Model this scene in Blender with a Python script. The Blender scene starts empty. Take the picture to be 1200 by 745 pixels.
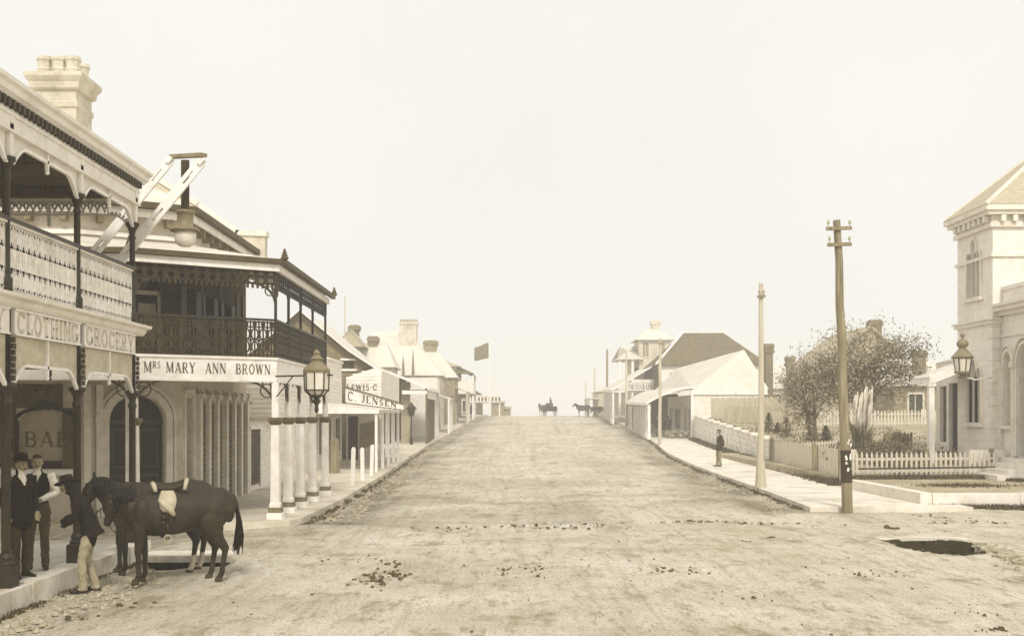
import bpy, bmesh, math, random
from mathutils import Vector, Matrix, noise
from mathutils.geometry import tessellate_polygon
random.seed(7)
C = bpy.context.scene
COL = C.collection
R = math.radians
V = Vector
F_PX = 1300.0          # focal length of the lens in photo pixels (1200 wide)
EYE = 2.6
def PX(px, Y): return (px-583.0)*Y/F_PX
def PZ(py, Y): return EYE-(py-485.0)*Y/F_PX
def lerp(a, b, t): return a+(b-a)*t
def interp(pts, y):
    if y <= pts[0][0]: return pts[0][1]
    for (a, b), (c, d) in zip(pts, pts[1:]):
        if y <= c: return b+(d-b)*(y-a)/(c-a)
    return pts[-1][1]
def gz(y):
    "height of the street as it climbs to the crest"
    if y <= 40: return 0.0
    if y <= 125: return .00024*(y-40)**2
    if y <= 155:
        d = y-125; return 1.734+.0408*d-.00068*d*d
    d = y-155
    if d <= 40: return 2.346-.0005*d*d
    return max(1.546-.04*(d-40), -14.0)

# ------------------------------------------------------------------ materials
def lin(c): return c/12.92 if c <= .04045 else ((c+.055)/1.055)**2.4
def sep(v):
    "sepia-era surface tone for a grey value v (display space) -> linear rgb"
    v = max(.02, min(.97, v)); s = 4*v*(1-v)
    return tuple(lin(max(.005, min(1, x))) for x in (v+.038*s+.017, v+.004*s, v-.098*s-.018))+(1.0,)
MATS = {}
def mat(name, v, var=.06, scale=2.0, rough=.85, bump=0.0, bscale=25.0, stretch=(1, 1, 1), spec=.2, grime=0.0, wave=None, brick=None):
    if name in MATS: return MATS[name]
    m = bpy.data.materials.new(name); m.use_nodes = True; MATS[name] = m
    nt = m.node_tree; N = nt.nodes; L = nt.links
    b = N['Principled BSDF']; b.inputs['Roughness'].default_value = rough
    b.inputs['Specular IOR Level'].default_value = spec
    tc = N.new('ShaderNodeTexCoord'); mp = N.new('ShaderNodeMapping'); mp.inputs['Scale'].default_value = stretch
    L.new(tc.outputs['Object'], mp.inputs['Vector'])
    n1 = N.new('ShaderNodeTexNoise'); n1.inputs['Scale'].default_value = scale; n1.inputs['Detail'].default_value = 7; n1.inputs['Roughness'].default_value = .65
    L.new(mp.outputs[0], n1.inputs['Vector'])
    cr = N.new('ShaderNodeValToRGB'); cr.color_ramp.elements[0].position = .3; cr.color_ramp.elements[1].position = .7
    cr.color_ramp.elements[0].color = sep(v-var); cr.color_ramp.elements[1].color = sep(v+var)
    L.new(n1.outputs[0], cr.inputs[0]); col = cr.outputs[0]
    if grime:
        n2 = N.new('ShaderNodeTexNoise'); n2.inputs['Scale'].default_value = scale*.45; n2.inputs['Detail'].default_value = 9; n2.inputs['Roughness'].default_value = .75
        L.new(mp.outputs[0], n2.inputs['Vector'])
        r2 = N.new('ShaderNodeValToRGB'); r2.color_ramp.elements[0].position = .5; r2.color_ramp.elements[1].position = .72
        r2.color_ramp.elements[0].color = (0, 0, 0, 1); r2.color_ramp.elements[1].color = (grime,)*3+(1,)
        L.new(n2.outputs[0], r2.inputs[0])
        mx = N.new('ShaderNodeMix'); mx.data_type = 'RGBA'
        L.new(r2.outputs[0], mx.inputs[0]); L.new(col, mx.inputs[6]); mx.inputs[7].default_value = sep(v*.55)
        col = mx.outputs[2]
    if brick:       # coursed blocks: (length, height, mortar depth of tone)
        sx_ = N.new('ShaderNodeSeparateXYZ'); L.new(tc.outputs['Object'], sx_.inputs[0]); aa = N.new('ShaderNodeMath'); L.new(sx_.outputs[0], aa.inputs[0]); L.new(sx_.outputs[1], aa.inputs[1])
        cb = N.new('ShaderNodeCombineXYZ'); L.new(aa.outputs[0], cb.inputs[0]); L.new(sx_.outputs[2], cb.inputs[1])
        bt = N.new('ShaderNodeTexBrick'); bt.inputs['Scale'].default_value = 1; bt.inputs['Brick Width'].default_value = brick[0]; bt.inputs['Row Height'].default_value = brick[1]; bt.inputs['Mortar Size'].default_value = brick[1]*.06
        bt.inputs['Color1'].default_value = (1, 1, 1, 1); bt.inputs['Color2'].default_value = (1-brick[2]*.6,)*3+(1,); bt.inputs['Mortar'].default_value = (1-brick[2],)*3+(1,); L.new(cb.outputs[0], bt.inputs['Vector'])
        mb = N.new('ShaderNodeMix'); mb.data_type = 'RGBA'; mb.blend_type = 'MULTIPLY'; mb.inputs[0].default_value = 1; L.new(col, mb.inputs[6]); L.new(bt.outputs[0], mb.inputs[7]); col = mb.outputs[2]
    L.new(col, b.inputs['Base Color'])
    if wave or bump:
        bp = N.new('ShaderNodeBump'); bp.inputs['Strength'].default_value = bump if not wave else wave[1]
        bp.inputs['Distance'].default_value = .02
        if wave:
            w = N.new('ShaderNodeTexWave'); w.wave_type = 'BANDS'; w.bands_direction = wave[0]; w.inputs['Scale'].default_value = wave[2]
            w.inputs['Distortion'].default_value = .3
            L.new(tc.outputs['Object'], w.inputs['Vector']); L.new(w.outputs['Fac'], bp.inputs['Height'])
        else:
            n3 = N.new('ShaderNodeTexNoise'); n3.inputs['Scale'].default_value = bscale; n3.inputs['Detail'].default_value = 5
            L.new(mp.outputs[0], n3.inputs['Vector']); L.new(n3.outputs[0], bp.inputs['Height'])
        L.new(bp.outputs[0], b.inputs['Normal'])
    return m
def glass(name, v=.2):
    if name in MATS: return MATS[name]
    m = mat(name, v, .05, 1.5, .12, spec=.5); return m

W_CREAM = mat('cream_paint', .91, .04, 3, .6, grime=.35)
W_WHITE = mat('white_paint', .95, .04, 4, .6, grime=.4)
W_BOARD = mat('white_weatherboard', .9, .05, 2, .75, grime=.35, stretch=(1, 1, 4))
W_LACE = mat('cream_cast_iron', .9, .07, 6, .6, grime=.5)
D_IRON = mat('dark_painted_iron', .15, .04, 6, .45, spec=.35)
D_IRON2 = mat('brown_cast_iron', .2, .05, 5, .55)
STUCCO = mat('stucco', .78, .07, 1.2, .9, bump=.4, bscale=14, grime=.6)
STUCCO_D = mat('rough_cast_stucco', .52, .09, 3.0, .95, bump=.6, bscale=30, grime=.5)
TRIM = mat('pale_trim', .84, .05, 3, .7, grime=.4)
DOORW = mat('dark_varnished_wood', .12, .04, 4, .5, stretch=(1, 1, .2))
SHUT = mat('brown_shutter', .36, .05, 4, .6, stretch=(1, 1, .2))
GLASS = glass('dark_window_glass', .17)
GLASS_P = glass('pale_window_glass', .55)
CURTAIN = mat('pale_curtain', .72, .07, 3, .9)
ROOF_P = mat('pale_iron_roof', .85, .04, .6, .5, wave=('X', .5, 4.0), grime=.35, brick=(.8, .9, .1))
ROOF_PY = mat('pale_iron_roof_side', .85, .04, .6, .5, wave=('Y', .5, 4.0), grime=.35, brick=(.8, .9, .1))
ROOF_G = mat('grey_iron_roof', .66, .05, .5, .6, wave=('Y', .4, 4.0), grime=.4, brick=(.8, .9, .12))
ROOF_D = mat('dark_shingle_roof', .37, .06, 1.8, .9, bump=.6, bscale=20, grime=.4)
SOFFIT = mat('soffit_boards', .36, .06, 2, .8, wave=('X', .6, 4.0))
GUTTER = mat('dark_gutter', .3, .05, 3, .6)
STONE = mat('pale_ashlar_stone', .91, .035, 2.5, .9, bump=.3, bscale=12, grime=.25, brick=(.62, .3, .08))
STONE_B = mat('stone_band', .88, .04, 3.0, .9, bump=.3, grime=.3)
BRICK = mat('brown_brick', .47, .1, 9, .9, bump=.4, bscale=30, stretch=(1, 1, 2.5), brick=(.25, .086, .3))
BRICK_L = mat('pale_brick', .66, .09, 7, .9, bump=.4, bscale=30, stretch=(1, 1, 2.5), brick=(.25, .086, .25))
CHIMST = mat('pale_rendered_chimney', .8, .06, 2.2, .9, bump=.4, bscale=10, grime=.5)
TIMBER = mat('weathered_timber', .5, .12, 5, .9, bump=.5, bscale=30, stretch=(2, 2, .15), grime=.6)
TIMBER_P = mat('pale_pole_timber', .74, .08, 5, .9, bump=.5, bscale=30, stretch=(2, 2, .12), grime=.45)
TAR = mat('tarred_timber', .2, .05, 8, .8, bump=.4, stretch=(2, 2, .3), grime=.5)
FENCE = mat('grey_palings', .68, .08, 4, .9, stretch=(3, 3, .3), grime=.5)
FENCE_P = mat('pale_palings', .8, .06, 4, .9, stretch=(3, 3, .3), grime=.5)
CONC = mat('footpath_flagstone', .84, .07, 1.3, .9, bump=.6, bscale=18, grime=.6)
FOOT = mat('beaten_footpath', .78, .07, 1.1, .95, bump=.7, bscale=22, grime=.75)
KERB = mat('kerb_stone', .84, .09, 2.2, .95, bump=.6, bscale=14, grime=.7)
STONEBIT = mat('loose_stone', .6, .16, 9, .95, bump=.5)
DUNG = mat('dry_dung', .3, .09, 9, .95, bump=.8)
LEAF = mat('leaf_mid', .5, .09, 3, .8)
LEAF_D = mat('leaf_dark', .38, .07, 3, .8)
LEAF_L = mat('leaf_pale', .66, .08, 3, .8)
BARK = mat('bark', .36, .07, 8, .95, bump=.7)
GRASSM = mat('dry_grass', .31, .11, 5, .95)
PLUME = mat('pampas_plume', .82, .06, 6, .95)
SOILM = mat('garden_soil', .62, .08, .8, .95, bump=.6, bscale=12, grime=.6)
MUD_SHADE = mat('shade_dark_mud', .13, .04, 5, .8, bump=.6)  # mud tone darkened to carry the shade under the slab
COAT = mat('horse_coat', .14, .055, 4.0, .56, bump=.6, bscale=34, spec=.3)
COAT_M = mat('horse_mane', .06, .03, 12, .6, stretch=(1, 1, .3))
SOCK = mat('white_sock', .75, .06, 5, .9)
HOOF = mat('hoof_horn', .24, .04, 5, .6)
COATF = mat('bay_coat', .3, .05, 3, .6)
LEATH = mat('pale_leather', .68, .07, 5, .6)
LEATHD = mat('dark_leather', .17, .04, 5, .5)
STEEL = mat('worn_steel', .62, .05, 5, .35, spec=.6)
SKIN = mat('skin', .5, .04, 8, .6)
HAIR = mat('dark_hair', .13, .03, 12, .7)
CLOTH_D = mat('black_wool', .09, .025, 14, .95, bump=.4, bscale=60)
CLOTH_M = mat('dark_tweed', .19, .05, 14, .95, bump=.4, bscale=60)
CLOTH_G = mat('brown_trousers', .27, .05, 10, .95, bump=.4, bscale=50)
CLOTH_L = mat('pale_moleskin_trousers', .6, .08, 7, .95, bump=.5, bscale=40, grime=.5)
SHIRT = mat('white_shirt', .85, .04, 8, .9)
SHOE = mat('black_boots', .12, .03, 8, .5)
PAINT_T = mat('dark_sign_letters', .34, .13, 9, .8)
PAINT_F = mat('faded_sign_letters', .79, .09, 5, .8)
LAMPG = glass('lantern_glass', .86)
FLAGM = mat('flag_cloth', .4, .05, 3, .9)

# ------------------------------------------------------------------ mesh builder
ROOTM = {}
class MB:
    def __init__(s): s.v = []; s.f = []; s.mi = []; s.cur = 0
    def add(s, vs, fs):
        o = len(s.v); s.v += [V(p) for p in vs]
        for f in fs: s.f.append(tuple(i+o for i in f)); s.mi.append(s.cur)
    def bx(s, x0, x1, y0, y1, z0, z1):
        s.add([(x0, y0, z0), (x1, y0, z0), (x1, y1, z0), (x0, y1, z0), (x0, y0, z1), (x1, y0, z1), (x1, y1, z1), (x0, y1, z1)],
              [(3, 2, 1, 0), (4, 5, 6, 7), (0, 1, 5, 4), (1, 2, 6, 5), (2, 3, 7, 6), (3, 0, 4, 7)])
    def fr(s, o, dx, dn, a0, a1, b0, b1, z0, z1):
        "box in a wall frame: o origin, dx along the wall, dn outward normal"
        o = V(o); dx = V(dx); dn = V(dn); vs = []
        for z in (z0, z1):
            for a, b in ((a0, b0), (a1, b0), (a1, b1), (a0, b1)):
                p = o+dx*a+dn*b; vs.append((p.x, p.y, p.z+z))
        s.add(vs, [(3, 2, 1, 0), (4, 5, 6, 7), (0, 1, 5, 4), (1, 2, 6, 5), (2, 3, 7, 6), (3, 0, 4, 7)])
    def beam(s, p, q, w, h, up=(0, 0, 1)):
        p = V(p); q = V(q); d = (q-p)
        if d.length < 1e-6: return
        d.normalize(); up = V(up)
        if abs(d.dot(up)) > .99: up = V((1, 0, 0)) if abs(d.x) < .9 else V((0, 1, 0))
        a = d.cross(up).normalized()*(w/2); b = a.cross(d).normalized()*(h/2)
        vs = [p-a-b, p+a-b, p+a+b, p-a+b, q-a-b, q+a-b, q+a+b, q-a+b]
        s.add(vs, [(3, 2, 1, 0), (4, 5, 6, 7), (0, 1, 5, 4), (1, 2, 6, 5), (2, 3, 7, 6), (3, 0, 4, 7)])
    def tube(s, pts, rad, n=10, flat=1.0, cap=True, side=None):
        pts = [V(p) for p in pts]
        rad = [rad]*len(pts) if isinstance(rad, (int, float)) else list(rad)
        base = len(s.v); rings = []
        a = None
        for i, p in enumerate(pts):
            d = (pts[min(i+1, len(pts)-1)]-pts[max(i-1, 0)])
            d = d.normalized() if d.length > 1e-9 else V((0, 0, 1))
            if side is not None:
                a = V(side)-d*V(side).dot(d); a = a.normalized() if a.length > 1e-4 else V((1, 0, 0))
            elif a is None:
                a = d.cross(V((0, 0, 1))); a = a.normalized() if a.length > 1e-3 else V((1, 0, 0))
            else:
                a = (a-d*a.dot(d)).normalized()
            b = d.cross(a); r = rad[i]; rx, ry = r if isinstance(r, tuple) else (r, r*flat)
            rings.append([p+a*(rx*math.cos(t))+b*(ry*math.sin(t)) for t in [2*math.pi*k/n for k in range(n)]])
        vs = [x for r in rings for x in r]; fs = []
        for i in range(len(pts)-1):
            for k in range(n):
                k2 = (k+1) % n; fs.append((i*n+k, i*n+k2, (i+1)*n+k2, (i+1)*n+k))
        if cap: fs += [tuple(range(n-1, -1, -1)), tuple((len(pts)-1)*n+k for k in range(n))]
        s.add(vs, fs)
    def lathe(s, prof, c=(0, 0, 0), n=14, sq=False):
        cx, cy, cz = c; off = math.pi/4 if sq else 0; n = 4 if sq else n
        k = math.sqrt(2) if sq else 1
        vs = []; fs = []
        for r, z in prof:
            for i in range(n):
                t = 2*math.pi*i/n+off; vs.append((cx+r*k*math.cos(t), cy+r*k*math.sin(t), cz+z))
        for j in range(len(prof)-1):
            for i in range(n):
                i2 = (i+1) % n; fs.append((j*n+i, j*n+i2, (j+1)*n+i2, (j+1)*n+i))
        fs += [tuple(range(n-1, -1, -1)), tuple((len(prof)-1)*n+i for i in range(n))]
        s.add(vs, fs)
    def ball(s, c, r, n=10, m=7):
        c = V(c); rx, ry, rz = (r, r, r) if isinstance(r, (int, float)) else r
        vs = [c+V((0, 0, -rz))]; fs = []
        for j in range(1, m):
            ph = -math.pi/2+math.pi*j/m
            for i in range(n):
                t = 2*math.pi*i/n; vs.append(c+V((rx*math.cos(ph)*math.cos(t), ry*math.cos(ph)*math.sin(t), rz*math.sin(ph))))
        vs.append(c+V((0, 0, rz))); top = len(vs)-1
        for i in range(n):
            i2 = (i+1) % n; fs.append((0, 1+i2, 1+i)); fs.append((top, 1+(m-2)*n+i, 1+(m-2)*n+i2))
            for j in range(m-2): fs.append((1+j*n+i, 1+j*n+i2, 1+(j+1)*n+i2, 1+(j+1)*n+i))
        s.add(vs, fs)
    def poly(s, pts3, th, n=None):
        "thick polygon: pts3 in order, extruded by th along -normal"
        pts = [V(p) for p in pts3]
        nn = V((0, 0, 0))
        for a, b in zip(pts, pts[1:]+pts[:1]): nn += a.cross(b)
        nn.normalize()
        if n is not None and nn.dot(V(n)) < 0: pts.reverse(); nn = -nn
        k = len(pts); vs = pts+[p-nn*th for p in pts]
        tris = [tuple(range(k))] if k <= 4 else [tuple(t) for t in tessellate_polygon([pts])]
        fs = list(tris)+[tuple(i+k for i in reversed(t)) for t in tris]
        fs += [(i, i+k, (i+1) % k+k, (i+1) % k) for i in range(k)]
        s.add(vs, fs)
    def wall(s, o, dx, dn, outer, holes, th):
        "wall in the plane through o spanned by dx and z, with real openings; th goes inward"
        o = V(o); dx = V(dx); dn = V(dn)
        loops = [outer]+list(holes)
        flat = [p for l in loops for p in l]
        tris = tessellate_polygon([[V((a, z, 0)) for a, z in l] for l in loops])
        P = [o+dx*a+V((0, 0, z)) for a, z in flat]; k = len(P)
        vs = P+[p-dn*th for p in P]; fs = []
        for t in tris:
            a, b, c = (P[i] for i in t)
            t = tuple(t) if (b-a).cross(c-a).dot(dn) > 0 else tuple(reversed(t))
            fs.append(t); fs.append(tuple(i+k for i in reversed(t)))
        off = 0
        for l in loops:
            m = len(l)
            for i in range(m):
                j = (i+1) % m; fs.append((off+i, off+j, off+j+k, off+i+k))
            off += m
        s.add(vs, fs)
    def ribbon(s, pts, w, nrm, th):
        nrm = V(nrm)
        for p, q in zip(pts, pts[1:]):
            s.beam(p, q, w, th, nrm)
    def build(s, name, m, parent=None, smooth=False, mats=None):
        me = bpy.data.meshes.new(name)
        vs = s.v
        if parent is not None and parent.name in ROOTM:
            inv = ROOTM[parent.name].inverted(); vs = [inv @ p for p in vs]
        me.from_pydata([tuple(p) for p in vs], [], s.f); me.update()
        for mm in (mats or [m]): me.materials.append(mm)
        if mats: me.polygons.foreach_set('material_index', s.mi)
        if smooth: me.polygons.foreach_set('use_smooth', [True]*len(me.polygons))
        ob = bpy.data.objects.new(name, me); COL.objects.link(ob)
        if parent is not None:
            ob.parent = parent
            if parent.name in ROOTM: ROOTM[ob.name] = ROOTM[parent.name]
        bm = bmesh.new(); bm.from_mesh(me); bmesh.ops.recalc_face_normals(bm, faces=bm.faces); bm.to_mesh(me); bm.free()
        return ob
def thing(name, label, cat, loc=(0, 0, 0), rz=0.0, group=None):
    o = bpy.data.objects.new(name, None); COL.objects.link(o)
    o.location = loc; o.rotation_euler = (0, 0, rz); o.empty_display_size = .3
    o['label'] = label; o['category'] = cat
    if group: o['group'] = group
    ROOTM[o.name] = Matrix.Translation(V(loc)) @ Matrix.Rotation(rz, 4, 'Z')
    return o
def tag(o, label, cat, group=None):
    o['label'] = label; o['category'] = cat
    if group: o['group'] = group
    return o
def struct(o, kind='structure', label=None, cat=None):
    o['kind'] = kind
    if label: o['label'] = label; o['category'] = cat
    return o
def dup(root, loc, rz=None, label=None, group=None, scale=None):
    r = root.copy(); COL.objects.link(r); r.location = loc
    if rz is not None: r.rotation_euler = (0, 0, rz)
    if scale: r.scale = (scale,)*3
    if label: r['label'] = label
    if group: r['group'] = group
    for ch in list(root.children):
        c = ch.copy(); COL.objects.link(c); c.parent = r
        for g2 in list(ch.children):
            d = g2.copy(); COL.objects.link(d); d.parent = c
    return r
def bx(name, m, parent, *a):
    b = MB(); b.bx(*a); return b.build(name, m, parent)
def arch(s0, s1, z0, zs, zt, n=12):
    "opening outline: rectangle with an arched head springing at zs, top at zt"
    c = (s0+s1)/2; h = (s1-s0)/2
    return [(s0, z0), (s1, z0)]+[(c+h*math.cos(math.pi*i/n), zs+(zt-zs)*math.sin(math.pi*i/n)) for i in range(n+1)]
def rect(s0, s1, z0, z1): return [(s0, z0), (s1, z0), (s1, z1), (s0, z1)]

# ------------------------------------------------------------------ lettering (painted signs)
def arcp(cx, cy, rx, ry, a0, a1, n=10): return [(cx+rx*math.cos(R(lerp(a0, a1, i/n))), cy+ry*math.sin(R(lerp(a0, a1, i/n)))) for i in range(n+1)]
T, t_ = .19, .075
def _s(x, y, w=.26): return ([(x-w/2, y), (x+w/2, y)], .055)
GL = {
 'A': (.86, [([(.1, 0), (.42, 1)], t_), ([(.42, 1), (.74, 0)], T), ([(.2, .3), (.62, .3)], t_), _s(.1, .02), _s(.74, .02, .32)]),
 'B': (.8, [([(.17, 0), (.17, 1)], T), ([(.17, .97), (.45, .97)], t_), (arcp(.45, .74, .17, .22, 90, -90), .13), ([(.17, .51), (.45, .51)], t_), (arcp(.45, .27, .22, .24, 90, -90), .14), ([(.17, .03), (.45, .03)], t_)]),
 'C': (.82, [(arcp(.42, .5, .32, .47, 40, 320, 16), .13), ([(.68, .72), (.68, .98)], .06)]),
 'D': (.85, [([(.17, 0), (.17, 1)], T), (arcp(.4, .5, .34, .47, 90, -90, 12), .14), ([(.17, .97), (.4, .97)], t_), ([(.17, .03), (.4, .03)], t_)]),
 'E': (.74, [([(.17, 0), (.17, 1)], T), ([(.1, .965), (.64, .965)], t_), ([(.1, .035), (.66, .035)], t_), ([(.17, .5), (.5, .5)], t_), ([(.62, .76), (.62, 1)], .06), ([(.64, 0), (.64, .26)], .06)]),
 'G': (.86, [(arcp(.42, .5, .32, .47, 40, 335, 16), .13), ([(.7, .08), (.7, .44)], .14), _s(.66, .44), ([(.68, .74), (.68, .98)], .06)]),
 'H': (.9, [([(.18, 0), (.18, 1)], T), ([(.7, 0), (.7, 1)], T), ([(.18, .5), (.7, .5)], t_)]+[_s(x, y, .32) for x in (.18, .7) for y in (.02, .98)]),
 'I': (.42, [([(.2, 0), (.2, 1)], T), _s(.2, .02, .34), _s(.2, .98, .34)]),
 'J': (.58, [([(.38, .22), (.38, 1)], T), (arcp(.24, .22, .15, .19, 0, -190, 8), .1), _s(.38, .98, .34)]),
 'L': (.72, [([(.18, 0), (.18, 1)], T), ([(.1, .035), (.62, .035)], t_), ([(.61, 0), (.61, .3)], .06), _s(.18, .98, .34)]),
 'M': (1.08, [([(.14, 0), (.14, 1)], t_), ([(.17, 1), (.52, .06)], T), ([(.52, .06), (.86, 1)], t_), ([(.88, 0), (.88, 1)], T), _s(.14, .02), _s(.88, .02, .32), _s(.12, .98), _s(.9, .98, .3)]),
 'N': (.9, [([(.14, 0), (.14, 1)], t_), ([(.15, 1), (.72, .02)], T), ([(.74, 0), (.74, 1)], t_), _s(.14, .02), _s(.12, .98), _s(.74, .98)]),
 'O': (.88, [(arcp(.42, .5, .32, .46, 0, 360, 20), .14)]),
 'P': (.76, [([(.17, 0), (.17, 1)], T), ([(.17, .97), (.42, .97)], t_), (arcp(.42, .71, .2, .26, 90, -90), .13), ([(.17, .45), (.42, .45)], t_), _s(.17, .02, .34)]),
 'R': (.86, [([(.17, 0), (.17, 1)], T), ([(.17, .97), (.42, .97)], t_), (arcp(.42, .73, .19, .24, 90, -90), .13), ([(.17, .49), (.42, .49)], t_), ([(.4, .49), (.66, .03), (.8, .03)], .14), _s(.17, .02, .34)]),
 'S': (.7, [(arcp(.34, .73, .2, .23, 30, 260, 10)+arcp(.34, .26, .22, .24, 85, -150, 10), .12)]),
 'T': (.78, [([(.38, 0), (.38, 1)], T), ([(.06, .965), (.7, .965)], t_), ([(.07, .74), (.07, 1)], .06), ([(.69, .74), (.69, 1)], .06), _s(.38, .02, .34)]),
 'W': (1.12, [([(.1, 1), (.32, .02)], T), ([(.32, .02), (.54, .98)], t_), ([(.54, .98), (.76, .02)], T), ([(.76, .02), (.98, 1)], t_), _s(.1, .98, .3), _s(.54, .98, .2), _s(.98, .98)]),
 'Y': (.84, [([(.1, 1), (.4, .46)], T), ([(.4, .46), (.72, 1)], t_), ([(.4, 0), (.4, .48)], T), _s(.4, .02, .34), _s(.1, .98, .3), _s(.72, .98)]),
 '.': (.3, [([(.1, .06), (.24, .06)], .14)]), ' ': (.5, []), '·': (.4, [([(.12, .5), (.26, .5)], .12)])}
def lettering(b, txt, o, dx, dn, h, total=None, up=(0, 0, 1), th=.006, space=.1, bold=1.0, taper=1.0):
    o = V(o); dx = V(dx).normalized(); up = V(up).normalized(); dn = V(dn)
    w = sum((GL[c][0]+space)*(.62 if k else 1) for c, k in txt_iter(txt))
    sx = (total/w) if total else h
    x = 0.0
    for c, small in txt_iter(txt):
        k = .62 if small else 1.0; y0 = .42 if small else 0
        for pts, wd in GL[c][1]:
            P = [o+dx*((x+px*k)*sx)+up*((py*k+y0)*h*lerp(1, taper, (x+px*k)/w))+dn*(th/2) for px, py in pts]
            b.ribbon(P, wd*k*min(sx, h)*bold, dn, th)
        x += (GL[c][0]+space)*k
def txt_iter(txt):
    small = False
    for c in txt:
        if c == '<': small = True
        elif c == '>': small = False
        else: yield c, small

# ------------------------------------------------------------------ cast-iron lace
def ell(cx, cy, rx, ry, n=8): return [(cx+rx*math.cos(2*math.pi*i/n), cy+ry*math.sin(2*math.pi*i/n)) for i in range(n+1)]
MOTIF_A = [[(0, 0), (0, 1)], ell(.5, .5, .34, .2), ell(.5, .82, .3, .12), ell(.5, .18, .3, .12), [(.5, 0), (.5, 1)], [(0, .66), (1, .66)], [(0, .34), (1, .34)], [(0, .06), (1, .06)], [(0, .95), (1, .95)]]
MOTIF_B = [[(0, 0), (0, 1)], [(0, .04), (1, .04)], [(0, .97), (1, .97)], ell(.5, .26, .36, .17), ell(.5, .62, .42, .16), [(.5, 0), (.5, 1)], [(0, .42), (.5, .5), (1, .42)], [(0, .82), (1, .82)], ell(.5, .9, .2, .06, 6)]
MOTIF_F = [[(0, 1), (.5, .1), (1, 1)], ell(.5, .66, .25, .26, 6), [(0, .98), (1, .98)], [(0, .62), (.5, .98), (1, .62)]]
MOTIF_V = [[(0, 0), (0, 1)], ell(.5, .3, .42, .26, 8), ell(.5, .78, .42, .2, 8), [(0, .03), (1, .03)], [(0, .55), (1, .55)], [(0, .97), (1, .97)]]
def lace(b, o, dx, dn, length, z0, z1, unit, motif, w, th=.02):
    o = V(o); dx = V(dx); n = max(1, round(length/unit)); u = length/n
    for i in range(n):
        for line in motif:
            P = [o+dx*((i+a)*u)+V((0, 0, lerp(z0, z1, c))) for a, c in line]
            b.ribbon(P, w, dn, th)
    p = o+dx*length
    b.beam((p.x, p.y, p.z+z0), (p.x, p.y, p.z+z1), w, th, dn)
def lapboards(b, o, dx, dn, length, z0, z1, pitch=.16, cut=None):
    "lapped weatherboards on a wall face: thin wedges one above the other"
    o = V(o); dx = V(dx); dn = V(dn); z = z0
    while z < z1-.01:
        zt = min(z+pitch, z1); segs = [(0, length)] if cut is None else cut((z+zt)/2, length)
        for a0, a1 in segs:
            if a1-a0 < .03: continue
            p, q = o+dx*a0, o+dx*a1
            vs = [p+dn*.03+V((0, 0, z)), q+dn*.03+V((0, 0, z)), q+dn*.006+V((0, 0, zt)), p+dn*.006+V((0, 0, zt)),
                  p+V((0, 0, z)), q+V((0, 0, z)), q+V((0, 0, zt)), p+V((0, 0, zt))]
            b.add(vs, [(0, 1, 2, 3), (0, 4, 5, 1), (0, 3, 7, 4), (1, 5, 6, 2), (3, 2, 6, 7)])
        z = zt
# ------------------------------------------------------------------ camera, sky, light
cam = bpy.data.cameras.new('camera'); co = bpy.data.objects.new('camera', cam); COL.objects.link(co); C.camera = co
co.location = (0, 0, EYE); co.rotation_euler = (R(90), 0, 0)
cam.sensor_width = 36; cam.lens = 36*F_PX/1200; cam.shift_x = 17/1200; cam.shift_y = 112.5/1200
cam.clip_start = .1; cam.clip_end = 3000
SUN_AZ, SUN_EL = R(176), R(44)       # azimuth clockwise from +Y
world = bpy.data.worlds.new('World'); C.world = world; world.use_nodes = True
nt = world.node_tree; N = nt.nodes; L = nt.links; bg = N['Background']
sk = N.new('ShaderNodeTexSky'); sk.sky_type = 'NISHITA'; sk.sun_disc = False; sk.sun_elevation = SUN_EL; sk.sun_rotation = SUN_AZ
sk.air_density = 1.0; sk.dust_density = 4.0; sk.ozone_density = 1.0
bw = N.new('ShaderNodeRGBToBW'); L.new(sk.outputs[0], bw.inputs[0])
# an even bright overcast: the clear sky's luminance is flattened by cloud
ma = N.new('ShaderNodeMath'); ma.operation = 'MULTIPLY_ADD'; ma.inputs[1].default_value = .05; ma.inputs[2].default_value = 7.5
L.new(bw.outputs[0], ma.inputs[0])
tn = N.new('ShaderNodeMix'); tn.data_type = 'RGBA'; tn.blend_type = 'MULTIPLY'; tn.inputs[0].default_value = 1
L.new(ma.outputs[0], tn.inputs[6]); tn.inputs[7].default_value = (1.0, .985, .935, 1)
stc = N.new('ShaderNodeTexCoord'); cn_ = N.new('ShaderNodeTexNoise'); cn_.inputs['Scale'].default_value = 2.2; cn_.inputs['Detail'].default_value = 7; L.new(stc.outputs['Generated'], cn_.inputs['Vector'])
cmr = N.new('ShaderNodeMapRange'); cmr.inputs['From Min'].default_value = .3; cmr.inputs['From Max'].default_value = .7; cmr.inputs['To Min'].default_value = .955; cmr.inputs['To Max'].default_value = 1.035; L.new(cn_.outputs[0], cmr.inputs['Value'])
cmx = N.new('ShaderNodeMix'); cmx.data_type = 'RGBA'; cmx.blend_type = 'MULTIPLY'; cmx.inputs[0].default_value = 1; L.new(tn.outputs[2], cmx.inputs[6]); L.new(cmr.outputs[0], cmx.inputs[7])   # thin uneven cloud
L.new(cmx.outputs[2], bg.inputs['Color']); bg.inputs['Strength'].default_value = .1
sun = bpy.data.lights.new('sun', 'SUN'); sun.energy = 2.0; sun.angle = R(11); sun.color = (1, .975, .93)
so = bpy.data.objects.new('sun', sun); COL.objects.link(so)
d = V((math.sin(SUN_AZ)*math.cos(SUN_EL), math.cos(SUN_AZ)*math.cos(SUN_EL), math.sin(SUN_EL)))
so.location = d*100; so.rotation_euler = (-d).to_track_quat('-Z', 'Y').to_euler()
vs_ = C.view_settings; vs_.view_transform = 'Standard'; vs_.look = 'None'; vs_.exposure = .3; vs_.gamma = 1
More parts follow.
